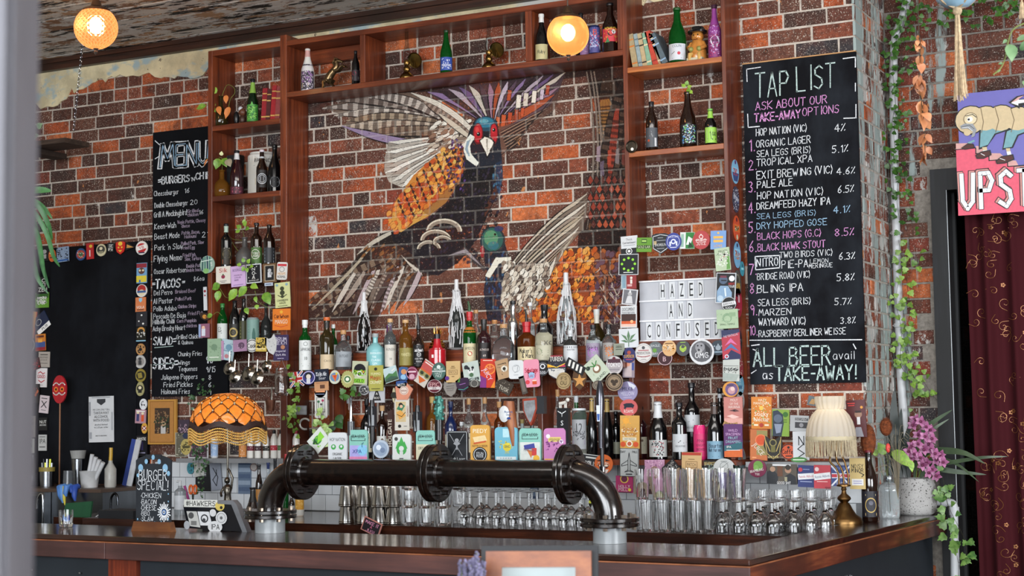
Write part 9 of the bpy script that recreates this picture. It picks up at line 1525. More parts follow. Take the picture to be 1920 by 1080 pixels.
sg('p k 8 60 26 52 30 40 8 34 -8 12 -22 8 -20 46 -8 50|p 6f9ca4 8 58 24 50 28 42 6 36 -6 16 -20 12 -17 46 -6 50|p k 52 52 66 44 64 34 46 28 36 6 18 4 24 38 36 44|p 6f9ca4 50 50 62 44 62 36 44 30 34 8 20 7 27 38 38 42|p k 88 44 100 36 84 14 72 -6 56 -6 60 22 72 36|p 6f9ca4 86 42 96 36 82 14 70 -3 59 -3 63 22 74 34|r -34 24 12 4 6f9ca4 20|p c9b48e -16 12 -8 12 -7 4 -14 3|p c9b48e 24 6 31 6 32 -4 26 -4|p d8d8da -15 6 -8 6 -7 -1 -13 -1|p d8d8da 25 0 32 0 34 -10 27 -10|p k -52 14 -40 22 -30 20 -28 12 -46 10|p 4a1f18 -50 14 -40 20 -31 18 -30 13 -46 12|p k -28 -2 -18 4 -2 6 0 -4 -14 -10 -26 -9|p 4a1f18 -26 -3 -18 2 -4 4 -2 -3 -14 -8 -24 -7|p k 6 -16 16 -8 36 -6 38 -16 22 -22 8 -22|p 4a1f18 8 -17 16 -10 34 -8 36 -15 22 -20 9 -20|p k 54 -26 64 -18 84 -18 84 -28 64 -34|p 4a1f18 56 -26 64 -20 82 -20 82 -27 64 -32|l d8d8da 1.2 -18 0 -12 -4|l d8d8da 1.2 14 -12 22 -16|p k 32 92 46 102 62 104 46 96 70 96 70 84 50 82 50 78|p dcdcde 36 90 48 84 48 88 74 90 74 94 49 95 49 99|p c99a94 36 91 48 100 58 102 46 94','painted_legs_and_arrow',.0024)
mb=MB();x=-53
for ch in 'UPSTAIRS':
    for k2,(dx,dy,c,sw) in enumerate(((-3,3,'k',11.5),(-2.6,2.4,'c98a84',9.4),(0,0,'k',9.2),(0,0,'dcdde0',7.2))):
        g=STROKE[ch];mx=max(q_[0] for st in g for q_ in st)
        for st in g:
            V,T=ribbon([((x+dx+q_[0]*5.0)*su,(-102+dy+q_[1]*10.8)*sv) for q_ in st],sw*su,0);mb.add([(v[0],-.0075-k2*.0006,v[1]) for v in V],T,ink(c));[mb.add([((x+dx+q_[0]*5.0)*su+a_,-.0075-k2*.0006-.0001,(-102+dy+q_[1]*10.8)*sv+b_) for a_,b_ in circ(sw*su/2,10)],[tuple(range(10))],ink(c)) for q_ in st[1:-1]]
    x += mx*5.0+12
mb.build('painted_letters',o)
# curtain
cmx_=bpy.data.materials.new('crimson_cloth');t_,N_,L_,P_=nt(cmx_);P_.inputs['Base Color'].default_value=lin('3a0c13');P_.inputs['Roughness'].default_value=.9;P_.inputs['Specular IOR Level'].default_value=.2
YC=.74;cx0,cx1=at(1832,900,YC).x,at(1832,900,YC).x+.75;ztop,zbot=at(1840,330,YC).z,.06
o=E('door_curtain',((cx0+cx1)/2,YC,0),'dark red curtain with gold scrolls hanging in the doorway','curtain');cxm=(cx0+cx1)/2
fold=lambda x:.028*math.sin((x-cx0)*42)+.012*math.sin((x-cx0)*91+1)
gather=lambda z:1-.0*z
n,mz=90,12;V=[]
for j in range(mz+1):
    z=zbot+(ztop-zbot)*j/mz
    for i in range(n+1):x=cx0+(cx1-cx0)*i/n;V.append((x-cxm-.02*(z/ztop),fold(x)*(1-.3*j/mz),z))
MB().add(V,[(j*(n+1)+i,j*(n+1)+i+1,(j+1)*(n+1)+i+1,(j+1)*(n+1)+i) for j in range(mz) for i in range(n)],cmx_).build('cloth',o,80)
rr=random.Random(8);mb=MB();gd=mat('8a5a34',.35,.4,noise=.2,key='gold_thread')
def oncloth(x,z):return (x-cxm-.02*(z/ztop),fold(x)*(1-.3*(z-zbot)/(ztop-zbot))-.0045,z)
for i in range(150):
    x0,z0=rr.uniform(cx0+.03,cx0+.42),rr.uniform(.35,2.95);a0=rr.uniform(0,6.28);s=rr.choice((-1,1));R0=rr.uniform(.018,.034);pts=[]
    for t in range(17):a=a0+s*t*.42;r=R0*(1-t/20);pts.append((x0+r*math.cos(a),z0+r*math.sin(a)))
    pts=[(pts[0][0]-s*math.sin(a0)*-.03,pts[0][1]-s*math.cos(a0)*.03)]+pts
    V,T=ribbon(pts,.0022);mb.add([oncloth(*v) for v in V],T,gd)
    if i % 3 == 0:
        for q_ in range(5):cx_,cz_=x0+.05+.008*math.cos(q_*1.256),z0+.03+.008*math.sin(q_*1.256);mb.add([oncloth(cx_+u_,cz_+v_) for u_,v_ in circ(.005,6)],[tuple(range(6))],gd)
mb.build('gold_scrolls',o,kind='stuff');MB().tube([(cx0-cxm-.05,0,ztop),(cx1-cxm+.05,0,ztop)],.009,mat('2a2622',.4,.6),10).build('rail',o)
# ---------------------------------------------------------------- hanging things at the top right, nearer the camera
def near(x,y,d):r=CM.T @ np.array([x-960,y-540,F]);return Vector(CP+r/F*d)
def near_rel(x,y,d,O):return near(x,y,d)-O
D=5.6;O=near(1795,20,D);o=E('macrame_hanger',O,'pale rope plant hanger with a tassel under a blue bowl','plant hanger');k=D/F;rp=mat('b09a7c',.9,noise=.3,ns=80,key='rope')
mb=MB();rr=random.Random(4)
for i in range(46):
    a,r=rr.uniform(0,6.28),rr.uniform(0,7)*k;w_=1+.9*rr.random();mb.tube([(r*math.cos(a)*.5,r*math.sin(a)*.5,0),(r*math.cos(a)*.9,r*math.sin(a)*.9,-60*k),(r*math.cos(a)*w_,r*math.sin(a)*w_,-120*k),(r*math.cos(a)*w_*1.2+rr.uniform(-2,2)*k,r*math.sin(a)*w_*1.2,-rr.uniform(158,172)*k)],1.1*k,rp,4)
mb.build('tassel',o,kind='stuff');mb=MB();mb.ball((0,0,0),9*k,rp,10,8,(1,1,1.1))
for i in range(4):a=PI/4+i*PI/2;mb.tube(smooth([Vector((0,0,4*k)),Vector((30*k*math.cos(a),30*k*math.sin(a),16*k)),Vector((47*k*math.cos(a),47*k*math.sin(a),42*k)),Vector((40*k*math.cos(a),40*k*math.sin(a),90*k)),Vector((0,0,330*k))]),3*k,rp,6)
mb.build('knotted_ropes',o,60);MB().lathe([(0,6*k),(22*k,8*k),(38*k,22*k),(44*k,50*k),(42*k,64*k),(38*k,60*k),(0,40*k)],mat('8fb0c4',.3,noise=.15),30).build('bowl',o,40);MB().tube([(0,0,330*k),(0,0,ZC-O.z)],.004,rp,6).build('hanging_cord',o)
D=5.4;O=near(1722,40,D);o=E('dried_leaf_string',O,'string of curled rusty dried leaves hanging before the alcove','dried plant');k=D/F;rr=random.Random(6);dl=leafmat('dry_rust','8a4a2c','c98a5c',2);tr=[(1722,-20),(1721,20),(1723,60),(1725,90),(1724,130),(1722,160),(1728,190),(1732,230),(1735,265),(1733,300)]
MB().tube([near_rel(a,b,D,O) for a,b in tr]+[],.0015,STD,5).build('stem',o);MB().tube([near_rel(1722,-20,D,O),Vector((0,0,ZC-O.z))],.0015,STD,5).build('hanging_thread',o)
for i in range(44):
    t=rr.uniform(.22,1)*(len(tr)-1);j=min(int(t),len(tr)-2);f=t-j;x,y=tr[j][0]*(1-f)+tr[j+1][0]*f,tr[j][1]*(1-f)+tr[j+1][1]*f;s=(11 if y < 100 else 20)*k*rr.uniform(.6,1.2)
    leaf_obj(o,near_rel(x+rr.uniform(-4,4),y,D,O),(rr.uniform(-.7,.7),rr.uniform(-.5,.5),-1),s*1.2,s*.9,dl,'heart',roll=rr.uniform(-2,2),face=(rr.uniform(-1,1),-1,rr.uniform(-.3,.6)))
D=4.6;O=near(1925,30,D);o=E('hanging_vine',O,'trailing vine with pale heart leaves at the top right corner','plant');k=D/F;lh=leafmat('leaf_hoya','4f7a4a','9ab88a',2)
MB().tube(smooth([near_rel(a,b,D,O) for a,b in ((1960,30),(1925,42),(1900,55),(1890,80),(1885,108),(1876,128),(1862,140))]),.0022,ST,6).build('stem',o)
for lx,ly,dx,dy,L_,Wd in ((1894,82,.1,1,34,24),(1905,75,1,-.1,34,12),(1912,95,.7,-.6,36,14),(1888,74,-.6,.6,10,7),(1876,130,-.6,.5,9,5),(1920,150,.3,.6,20,14),(1880,118,-1,.2,8,5),(1925,105,.8,.6,24,12)):leaf_obj(o,near_rel(lx,ly,D,O),(dx,-.2,-dy),L_*k,Wd*k,lh,'heart')
MB().tube([near_rel(1960,30,D,O),near_rel(1962,-200,D,O)],.002,ST,5).build('hanging_stem',o)
O=near(1916,10,5.2);o=E('rope_tassel',O,'small rope tassel at the top right edge','tassel');mb=MB();k=5.2/F
for i in range(14):a=i*2.4;mb.tube([(2*k*math.cos(a),2*k*math.sin(a),6*k),(5*k*math.cos(a),5*k*math.sin(a),-26*k)],1.2*k,rp,4)
mb.tube([(0,0,0),(0,0,ZC-O.z)],.003,rp,5);mb.build('strands',o)
# ---------------------------------------------------------------- foreground: post, framed card, lavender
O=near(8,540,1.15);psm=bpy.data.materials.new('worn_paint');t_,N_,L_,P_=nt(psm);g_=N_.new('ShaderNodeNewGeometry');n_=tex(N_,L_,'Noise',7,g_.outputs['Position'],(1,1,.3),4);L_.new(mixc(N_,L_,ramp_f(N_,L_,n_.outputs[0],.35,.65),'68666d','8b8990'),P_.inputs['Base Color']);P_.inputs['Roughness'].default_value=.5
yw=R(27.46);Mq=Matrix.Translation((O.x,O.y,0)) @ Matrix.Rotation(yw,4,'Z')
struct('column_1',MB().box(-.16,.008,-.03,.05,0,ZC-.001,psm,Mq).box(.008,.0115,-.02,.04,0,ZC-.001,psm,Mq))
TZ2=1.06;D=3.3;O=near(1007,1040,D);kf=D/F;O2=Vector((O.x,O.y,TZ2));tb=E('high_table',(O2.x,O2.y-.05,0),'small round dark table under the framed card','table');tw_=woodmat('table_wood','2a1a12','3f281b','55382a',.4)
MB().lathe([(0,TZ2-.035),(.31,TZ2-.035),(.32,TZ2-.02),(.32,TZ2-.004),(.315,TZ2),(0,TZ2)],tw_,40).build('tabletop',tb,40);MB().lathe([(.22,0),(.22,.02),(.03,.05),(.025,TZ2-.036),(.1,TZ2-.036)],mat('1d1d1f',.4,.7),24).build('pedestal',tb,40)
zt_=O.z+.004;hgt=zt_-TZ2;wd=200*kf;fr=E('card_frame',O2+Vector((0,0,.002)),'orange wooden frame with a white card standing on the high table','picture frame',rot=(R(-7),0,yw*-1+R(27.46)+R(-27.46)+R(0)))
fr.rotation_euler=(R(-7),0,R(22));om=woodmat('orange_wood','7c3c16','9e5322','b4662e',.4,axis=0)
b=30*kf;mb=MB()
mb.prism([(-wd/2,0),(wd/2,0),(wd/2-b,b),(-wd/2+b,b)],-.012,.006,om).prism([(-wd/2+b,hgt-b),(wd/2-b,hgt-b),(wd/2,hgt),(-wd/2,hgt)],-.012,.006,om).prism([(-wd/2,0),(-wd/2+b,b),(-wd/2+b,hgt-b),(-wd/2,hgt)],-.012,.006,om).prism([(wd/2-b,b),(wd/2,0),(wd/2,hgt),(wd/2-b,hgt-b)],-.012,.006,om);mb.build('wooden_moulding',fr)
MB().box(-wd/2-.012,wd/2+.014,.007,.03,0,hgt+.012,mat('15171c',.5)).build('black_backing',fr);MB().box(-wd/2+b,wd/2-b,-.004,.002,b,hgt-b,mat('b4c0c0',.5,noise=.03)).build('white_card',fr)
O=near(884,1062,3.25);o=E('lavender_bunch',(O.x,O.y,TZ2),'blurred grey lavender sprigs beside the framed card','flowers');rr=random.Random(2);lm_=mat('7f7a98',.8,noise=.4,ns=60,key='lavender');mb=MB();mh=MB();k=3.25/F
MB().lathe([(0,0),(.022,0),(.026,.01),(.024,.09),(.02,.095),(0,.09)],mat('b5b8b4',.3),20).build('jar',o,40)
for i in range(26):
    a,s=rr.uniform(0,6.28),rr.uniform(.3,1);t_=Vector((28*k*math.cos(a)*s,28*k*math.sin(a)*s,O.z-TZ2+rr.uniform(-.01,.035)*(1.2-s)));mb.tube([(0,0,.08),t_*.7+Vector((0,0,.03)),t_],.001,ST,4,cap=False)
    for j in range(12):mh.ball(t_+Vector((rr.uniform(-.003,.003),rr.uniform(-.003,.003),-.0035*j)),.0034,lm_,5,4)
mb.build('stem',o);mh.build('flower_heads',o,kind='stuff')
# ---------------------------------------------------------------- left side: bench, sink, hanging shelf, palm
stl=mat('6f7276',.28,1.,.1,3,st=(8,8,.4));YB=-.62
lb_=E('steel_bench',(0,0,0),'stainless bench with a narrow dark shelf below the empty chalkboard','bench');bx0,bx1=at(36,915,YB).x-.4,at(250,915,YB).x
zb_=1.262;MB().box(bx0,-6.91,-.52,-.008,zb_-.022,zb_,mat('4a3a30',.45)).build('shelf_top',lb_);MB().box(bx0,-6.91,-.50,-.008,.95,zb_-.023,stl).build('steel_back',lb_);MB().box(bx0,-6.91,-1.05,-.505,.88,.92,stl).build('steel_worktop',lb_);MB().box(bx0,-6.91,-1.0,-.52,0,.88,mat('2a2b2e',.5)).build('cabinet',lb_)
MB().box(at(92,950,-.52).x-.01,at(92,950,-.52).x,-.56,-.505,.93,zb_-.024,mat('8f9296',.3,1.)).build('steel_upright',lb_);MB().box(at(42,950,-.52).x,at(90,950,-.52).x,-.515,-.503,.96,zb_-.05,mat('33383f',.25,.8)).build('dark_door',lb_)
def on(x,y,Y,z):q=at(x,y,Y);return Vector((q.x,Y,z))
p=on(209,990,-.75,.921);k=mpp(p);hf=at(215,925,-.75).z-.921
o=E('tap_faucet',p,'dark curved tap over the steel bench sink','tap');MB().tube(smooth([Vector((-2*k,0,0)),Vector((-2*k,0,hf-20*k)),Vector((1*k,0,hf-5*k)),Vector((8*k,0,hf)),Vector((14*k,0,hf-7*k)),Vector((15*k,0,hf-22*k))]),2.4*k,mat('3a3c40',.15,1.),10).build('spout',o,60)
hf=at(75,926,-.8).z-.921;p=on(80,990,-.8,.921);o=E('tap_faucet',p,'chrome swan neck tap at the far left of the bench','tap');k=mpp(p);MB().tube(smooth([Vector((0,0,0)),Vector((0,0,hf-12*k)),Vector((-5*k,0,hf)),Vector((-13*k,0,hf-10*k)),Vector((-15*k,0,hf-28*k))]),2*k,chm,10).build('spout',o,60)
p=on(137,990,-.90,.922);k=mpp(p);o=E('cutting_board',p,'dark green chopping board leaning behind the counter','chopping board',rot=(R(-10),0,R(0)));hz=at(137,939,-.9).z-.922;MB().prism([(-35*k,0),(34*k,0),(33*k,hz),(-32*k,hz-5*k)],-.006,.006,mat('14452a',.5)).build('board',o)
p=atz(124,988,CZ);k=mpp(p);put_glass('rocks',124,p.y,CZ+.0015,'clear tumbler on the counter before the green chopping board',None,'tumbler')
o=E('white_cable',on(212,985,-1.35,1.0),'thin white cable looping up beside the dark till drawer','cable');O=o.location;MB().tube(smooth([rel(a,b,-1.3,O) for a,b in ((173,988),(175,975),(184,966),(200,961),(225,963))]),.0022,mat('c4c6c8',.5),6).build('wire',o)
o=E('till_drawer',on(225,985,-1.35,1.0),'black box behind the counter left of the sandwich board','box');k=mpp(o.location);MB().box(-38*k,46*k,-.05,.12,0,.20,mat('15161a',.5)).build('drawer_case',o);MB().box(-74*k,50*k,-.06,.12,.11,.155,woodmat('ledge_wood','241009','34180e','45240f',.4)).build('wooden_ledge',o)
# things on the steel bench shelf
zs=zb_+.0005
def jar(x,yt,w,label,f,cat='container',name='container',Y=-.3):p=on(x,905,Y,zs);k=mpp(p);o=E(name,p,label,cat);f(o,k);return o
jar(88,870,30,'steel utensil pot full of tools on the bench shelf',lambda o,k:(MB().lathe([(0,0),(13*k,0),(14*k,36*k),(13.2*k,36*k),(12.4*k,2*k),(0,2*k)],mat('8a8c90',.25,1.),24).build('pot',o,40),MB().lathe([(14.6*k,28*k),(14.8*k,36*k)],mat('8a7a3a',.5),24).build('label_band',o),[MB().tube([((i-3)*3*k,0,10*k),((i-3)*4*k,0,(44+(i*7) % 14)*k)],2.2*k,mat(('a9acb0','17171a','b5b83a')[i % 3],.3,.6),8).build('utensil',o,40) for i in range(7)]),'utensil pot','utensil_pot')
jar(62,865,26,'black siphon bottle at the left end of the bench shelf',lambda o,k:(MB().lathe([(0,0),(12*k,0),(13*k,4*k),(12*k,30*k),(6*k,42*k),(5*k,58*k),(0,58*k)],mat('17181b',.25),20).build('body',o,40),MB().lathe([(12.2*k,8*k),(12.4*k,13*k)],mat('c4c4c4',.5),20).build('white_band',o)),'bottle','siphon_bottle')
jar(146,840,30,'steel cocktail shaker with a paper filter behind the white pail',lambda o,k:(MB().lathe([(0,0),(9*k,0),(12*k,50*k),(11*k,50*k),(0,4*k)],mat('9a9ca0',.2,1.),24).build('tin',o,40),MB().lathe([(12*k,51*k),(15*k,66*k),(14*k,66*k),(12*k,52*k)],mat('8f8f8c',.7),20).build('filter',o)),'shaker','cocktail_shaker',-.2)
jar(168,880,40,'small white enamel pail holding rolled white paper',lambda o,k:(MB().lathe([(0,0),(15*k,0),(19*k,30*k),(20*k,31*k),(18*k,31*k),(14*k,2*k),(0,2*k)],mat('b5b5b5',.3),28).build('pail',o,40),MB().tube([(19*k*math.cos(t),0,26*k+9*k*math.sin(t)*-1) for t in [PI*i/8 for i in range(0)]] or [(-19*k,0,27*k),(-23*k,0,20*k),(-20*k,0,12*k)],1*k,mat('9a9a9a',.4),6).build('handle',o),[MB().tube([((i*5-6)*k,0,8*k),((i*9+6)*k,0,(62-i*5)*k)],4*k,mat('b9babc',.7),10).build('paper_roll',o,60) for i in range(4)]),'pail','enamel_pail',-.36)
jar(207,860,24,'white spray bottle with a yellow nozzle on the bench shelf',lambda o,k:(MB().lathe([(0,0),(10*k,0),(11*k,3*k),(11*k,34*k),(4*k,46*k),(4*k,50*k),(0,50*k)],mat('9c9a94',.35),20).build('body',o,40),MB().tube([(0,0,50*k),(1*k,0,62*k),(1*k,0,74*k)],3.4*k,mat('b58f2a',.4),8).build('nozzle',o,40)),'spray bottle','spray_bottle')
jar(128,905,30,'stack of clear cups upside down beside the paddle stick',lambda o,k:MB().lathe([(10*k,0),(9*k,30*k),(0,30*k)],mat('8a8f94',.2,noise=0,trans=.7),20).build('cup_stack',o,40),'cups','clear_cup')
o=E('rubber_gloves',on(120,912,-.53,zb_),'blue and yellow rubber gloves draped over the bench edge','gloves');k=mpp(o.location);mb=MB()
for x0,x1,zl,c,w_ in ((-14,-6,-20,'4a78b8',5),(-6,0,-26,'5a8ac8',6),(2,5,-30,'c8b83a',4),(9,8,-14,'4a78b8',6),(26,30,-22,'2a4a9c',6),(20,24,-8,'2a4a9c',5)):mb.tube([(x0*k,.03,4*k),(x0*k*.5+x1*k*.5,-.006,3*k),(x1*k,-.016,zl*.6*k),(x1*k+2*k,-.014,zl*k)],w_*k,mat(c,.5),8,rs=[w_*k,w_*k*1.1,w_*k*.8,w_*k*.3])
mb.build('glove_fingers',o,60)
for i,(x,y,dx,c,lab) in enumerate(((246,870,10,'b4b6ba','white clipboard leaning at the right end of the bench shelf'),(238,872,8,'2a3f86','blue edged folder leaning behind the white clipboard'))):p=on(x-4,908,-.12-i*-.03,zs);k=mpp(p);o=E('clipboard',p,lab,'clipboard',rot=(R(-6),R(10),0));MB().box(-6*k,6*k,-.004,.004,0,88*k,mat(c,.5)).build('board',o)
# gold framed small picture
o=board_at('small_gold_picture',305,791,52,84,0,'r','b5843c','r 0 0 46 78 8a5a24|r 0 0 43 75 a8743a|r 1 2 28 48 3a2a20|n 8a6a4a 60 26 44 4|c 3 -4 5 b09070|r 3 -15 9 14 b5b0ac|n 2a3a26 30 26 20 4',-.035,.018,'small gold framed picture of a crowded room below the menu board','picture')
# burger sandwich board on the counter
p=atz(288,996,CZ);k=mpp(p);bo=E('sandwich_board',(p.x,p.y,CZ),'small black BURGER SPECIAL chalkboard in a wooden foot on the counter','chalkboard');su,sv=k/.9,k;bl_=mat('20242a',.6,noise=.2,ns=12)
MB().prism([(u*su,v*sv) for u,v in ((-37,14),(37,14),(38,132),(33,136),(18,141),(16,126),(-16,126),(-18,141),(-33,136),(-38,132))],-.005,.005,bl_).prism([(u*su,v*sv) for u,v in ((-18,134),(18,134),(16,143),(-16,143))],-.005,.005,bl_).build('black_panel',bo)
MB().prism([(u*su,v*sv) for u,v in ((-43,0),(43,0),(38,18),(-38,18))],-.02,.02,woodmat('foot_wood','5a3218','9a6030','b8803f',.5)).build('wooden_foot',bo);mb=MB()
for s,u,v,h,w,wt in (('BURGER',-31,95,19,60,.08),('SPECIAL!',-34,77,17,66,.08),('·CHICKEN',-27,62,9,44,.1),('·BACON',-27,50,9,34,.1),('·CHEESE',-27,39,9,34,.1),('·BBQ',-27,29,8,20,.1),('·SLAW',-27,19,8,28,.1)):
    V,T,tw=chalk_geo(s,h*sv,h*wt*sv,w*su,.06,.05);mb.add([(u*su+a,-.0065,v*sv+b_) for a,b_ in V],T,CHW)
for i in range(20):
    a=2*PI*i/20;V,T=ribbon([(24*su+6*su*math.cos(a),36*sv+7*sv*math.sin(a)),(24*su+(12+2*(i % 2))*su*math.cos(a),36*sv+(15+3*(i % 2))*sv*math.sin(a))],2.2*sv);mb.add([(v[0],-.0064,v[1]) for v in V],T,CHW)
mb.build('chalk_writing',bo);mb=MB();bd=mat('7fa8c4',.8)
for u,v,r in ((-33,104,3),(-27,118,6),(-15,130,4),(0,138,4),(13,130,4),(26,118,6.4),(33,108,4),(33,70,1.4),(33,56,1.4),(33,44,1.4),(-33,22,1.6),(-22,18,1.4),(-10,17,1.4),(4,17,1.4),(18,18,1.4),(33,24,1.6)):mb.add([(u*su+x_,-.0064,v*sv+z_*1.2) for x_,z_ in circ(r*sv,12)],[tuple(range(12))],bd)
for r,c in ((5,'2a5a9c'),(3.4,'c4ccd4'),(1.6,'1c2030')):mb.add([(24*su+x_,-.0066-.0003*(5-r),36*sv+z_) for x_,z_ in circ(r*sv,14)],[tuple(range(14))],ink(c))
mb.build('painted_dots',bo)
# point of sale screen seen from behind
p=atz(410,996,CZ);k=mpp(p);su,sv=k/.9,k;o=E('sales_terminal',(p.x,p.y,CZ),'tilted black sales terminal covered with stickers on the counter','terminal')
MB().prism([(u*su,v*sv) for u,v in ((-66,4),(58,0),(34,52),(28,56),(-72,52),(-76,46))],0,.035,mat('121318',.3,coat=.3)).build('screen_back',o);MB().prism([(u*su,v*sv) for u,v in ((50,0),(60,0),(38,50),(30,58),(-2,57),(-2,51),(27,50))],-.003,.036,mat('7f8186',.3,.4)).build('grey_bezel',o)
MB().box(-40*su,20*su,.02,.10,0,.012,mat('1b1b1e',.4)).build('stand_foot',o)
art_mb('r -38 51 72 14 c9c9c2|S #HAWKERS -38 51 9 1b1b1e 62|c 3 47 9 c4ae5a 1.1|c 6 44 3 1b1b1e|p b0b0ac -68 36 -46 36 -38 6 -60 8|c -58 28 6 4a4a4a|r -52 14 12 8 6a6a68|p c9cacc -44 36 -20 36 -12 10 -38 10|c -29 23 8 26262a|c -29 23 5.6 c9cacc|c -30 20 3.6 3a3a3e|S OBEY 0 0 .1 k|c -11 34 7 c4c5c6|c 7 25 12 c4c5c6|o 7 25 9 .8 5a5c60|c 7 25 3 5a5c60|c -6 8 11 c4c5c6 1.4|S IPA -6 8 9 1b1b1e 24|c -66 10 8 9a9ca0 .8',su,sv,-.0015).build('stickers',o)
# strainers hanging under the left shelves
for i,(x,y,r,lab) in enumerate(((430,690,12,'woven bar strainer hanging highest at the left'),(440,706,12,'fine mesh bar strainer hanging below the woven one'),(466,700,14,'polished round measure hanging in the middle'),(482,708,13,'polished round measure hanging on the right'),(500,686,10,'small steel ladle hanging at the far right'))):
    O=at(x,y,-.28);k=mpp(O);o=E('bar_strainer',O,lab,'strainer','bar strainers hanging under the left shelves');mst=mat('a09a90',.18,1.,.2,40);MB().lathe([(r*k,0),(r*k*1.03,.003),(r*k*.96,.004),(r*k*.8,.012),(r*k*.4,.020),(0,.022)],mst,24,M=Matrix.Rotation(R(75),4,'X')).build('bowl',o,40)
    MB().tube([(0,0,r*k*.9),(r*k*.1,.0,r*k*2.6)],1.4*k,mst,6).build('handle',o);MB().lathe([(r*k,-.001),(r*k*1.12,0),(r*k,.003)],mst,24,M=Matrix.Rotation(R(75),4,'X')).build('rim',o,40)
# ornaments between the dome lamp and the ivy
O=at(507,752,-.34);k=mpp(O);o=E('copper_mug',O,'small copper cup hanging between the lamp and the ivy','cup');MB().lathe([(0,-18*k),(7*k,-18*k),(10*k,2*k),(9*k,2*k),(6*k,-16*k),(0,-16*k)],mat('6a4434',.35,.7,.3,30),18).build('cup_body',o,40);MB().tube([(0,0,0),(0,.02,30*k)],.7*k,STD,5).build('hook',o)
O=at(528,716,-.3);k=mpp(O);o=E('glass_jar',O,'clear hanging jar left of the ivy strand','jar');MB().lathe([(0,-26*k),(12*k,-26*k),(13*k,-20*k),(13*k,14*k),(11*k,18*k),(11*k,26*k),(10*k,26*k),(10*k,16*k),(12*k,12*k),(12*k,-20*k),(0,-24*k)],gmt,20).build('jar_body',o,40);MB().tube([(-11*k,0,20*k),(0,0,44*k),(11*k,0,20*k)],.8*k,chm,5).build('wire_loop',o)
O=at(572,795,-.32);k=mpp(O);o=E('metal_hook',O,'pale curved hook left of the pipe flange','hook');MB().tube([(12*k*math.cos(t),0,10*k*math.sin(t)) for t in [.6+i*.4 for i in range(12)]],2*k,mat('b5b5b0',.3,.5),8).build('hook_body',o,60)
board_at('grey_card',560,769,30,17,-1,'r','7f8184','r 0 0 26 12 8f9194',-.25,.004,'grey blank card behind the ivy strand','card')
o=E('soap_pump_bottle',(at(338,930,-.55).x,-.55,BZ),'clear pump bottle behind the sandwich board','bottle');k=mpp(o.location);MB().lathe([(0,0),(11*k,0),(11*k,44*k),(4*k,50*k),(4*k,54*k),(0,54*k)],mat('a8aeb2',.15,noise=0,trans=.5),20).build('body',o,40);MB().tube([(0,0,52*k),(0,0,62*k),(-8*k,0,62*k)],2.4*k,mat('b9bbbd',.4),8).build('pump',o);MB().lathe([(11.3*k,10*k),(11.3*k,36*k)],mat('b9bcc0',.5),20).build('paper_label',o)
o=E('orange_scissors',at(362,918,-.30),'orange handled scissors hanging on the white tiles','scissors');k=mpp(o.location);mb=MB()
for s in (-1,1):mb.tube([(s*5*k+4*k*math.cos(t),0,8*k*math.sin(t)) for t in [i*PI/5 for i in range(11)]],2.2*k,mat('d0602a',.4),6,cap=False)
mb.build('finger_loops',o,60);MB().prism([(-3*k,-8*k),(3*k,-8*k),(1*k,-24*k),(-1*k,-24*k)],-.002,.002,chm).build('blades',o);o2=E('magenta_pen',at(350,925,-.30),'magenta pen tilted beside the orange scissors','pen');MB().tube([(-5*k,0,14*k),(6*k,0,-16*k)],2.6*k,mat('8a2a6a',.4),8).build('barrel',o2)
# hanging shelf on chains, palm leaves
chn=mat('8f9196',.25,1.);Yh=-.32;O=at(95,256,Yh);hs=E('hanging_plank_shelf',O,'weathered plank shelf hanging on two chains at the top left','shelf');wwd=woodmat('weathered_wood','221710','3a2a20','55443a',.7)
x0_,x1_=at(40,256,Yh).x-O.x,at(148,256,Yh).x-O.x;zz_=at(148,272,Yh).z-O.z;MB().box(x0_,x1_,-.13,.10,zz_,zz_+.032,wwd).build('plank_board',hs);MB().box(at(58,256,Yh).x-O.x,at(82,256,Yh).x-O.x,-.10,.22,zz_-.035,zz_-.001,wwd).build('cleat',hs)
def chain(x,ytop,xb,yb):
    a,b=at(x,ytop,Yh),at(xb,yb,Yh);a=Vector((b.x+(a.x-b.x),Yh,ZC-.002));n=int((a-b).length/.026);mb=MB();d=(a-b)/n
    for i in range(n):
        c=b+d*(i+.5)-O;ax=Vector((1,0,0)) if i % 2 else Vector((0,1,0));mb.tube([c+ax*.0065*math.cos(t)+Vector((0,0,.0165*math.sin(t))) for t in [j*PI/4 for j in range(9)]],.0019,chn,4,cap=False)
    mb.build('chain',hs,60)
chain(155,90,138,246);chain(53,110,64,240)
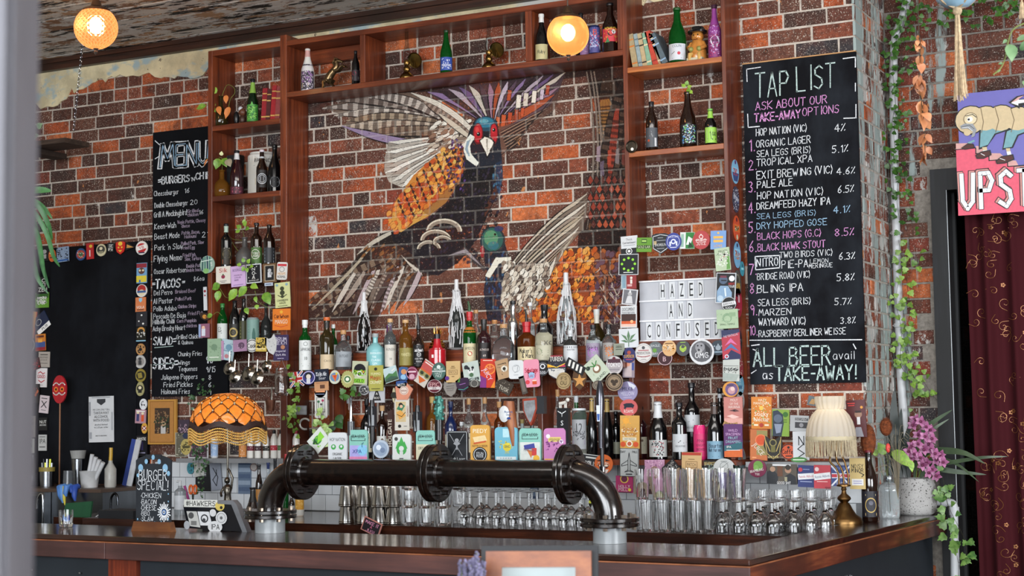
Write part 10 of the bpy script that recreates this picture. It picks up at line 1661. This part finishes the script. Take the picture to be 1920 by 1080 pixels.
ivy('ivy_vine',[[(60,235),(52,250),(46,268)],[(70,240),(64,262)]],Yh-.14,'few pale leaves trailing from the hanging plank shelf',13,seed=31,spread=5,gap=7,m=leafmat('leaf_pale3','5f8a5a','a8bf9a'),kind='heart')
Yf=-.75;O=at(40,360,Yf);pf=E('palm_fronds',O,'drooping dark green fronds hanging at the left edge','plant');rr=random.Random(12);fmx=leafmat('frond_green','1f4a2a','4f8a4f',2);k=mpp(O)
def frond(pts,w):
    C_=smooth([rel(a,b,Yf+.05*i-.02,O) for i,(a,b) in enumerate(pts)],6);V=[];n=len(C_)
    for i,c in enumerate(C_):
        t=(C_[min(i+1,n-1)]-C_[max(i-1,0)]).normalized();s=t.cross(Vector((.45,-.88,.1))).normalized();ww=w*k*.5*max(.04,math.sin(PI*(.08+.9*i/(n-1)))**.7);V += [c-s*ww,c+Vector((0,.3*ww,0)),c+s*ww]
    MB().add(V,[(3*i+j,3*i+j+1,3*i+j+4,3*i+j+3) for i in range(n-1) for j in (0,1)],fmx).build('leaf',pf,60)
for pts,w in ((((30,372),(60,358),(80,356),(96,358)),13),(((30,370),(60,376),(80,388),(98,410)),10),(((34,368),(70,385),(90,420),(98,450)),10),(((34,372),(66,400),(88,440),(100,480),(112,500)),9),(((30,375),(56,400),(72,450),(80,500),(92,540)),11),(((30,380),(50,420),(58,470),(70,520),(90,550)),11),(((28,380),(44,430),(52,480),(60,530)),12),(((28,370),(44,350),(52,330),(60,322)),8),(((28,375),(40,420),(46,480),(50,520)),12),(((26,372),(36,440),(40,500),(44,560)),13),(((30,390),(64,430),(76,470),(84,520)),10),(((28,380),(60,395),(84,430),(96,455)),9)):frond(pts,w)
MB().lathe([(0,-.06),(.06,-.055),(.075,.0),(.07,.03),(0,.025)],mat('2a2420',.7),20,c=(-.03,0,0)).build('hanging_pot',pf,40);MB().tube([(-.03,0,.02),(-.03,0,ZC-O.z)],.0025,STD,5).build('hanging_cord',pf)
# small banknote rack: wall sockets etc are not in the photograph
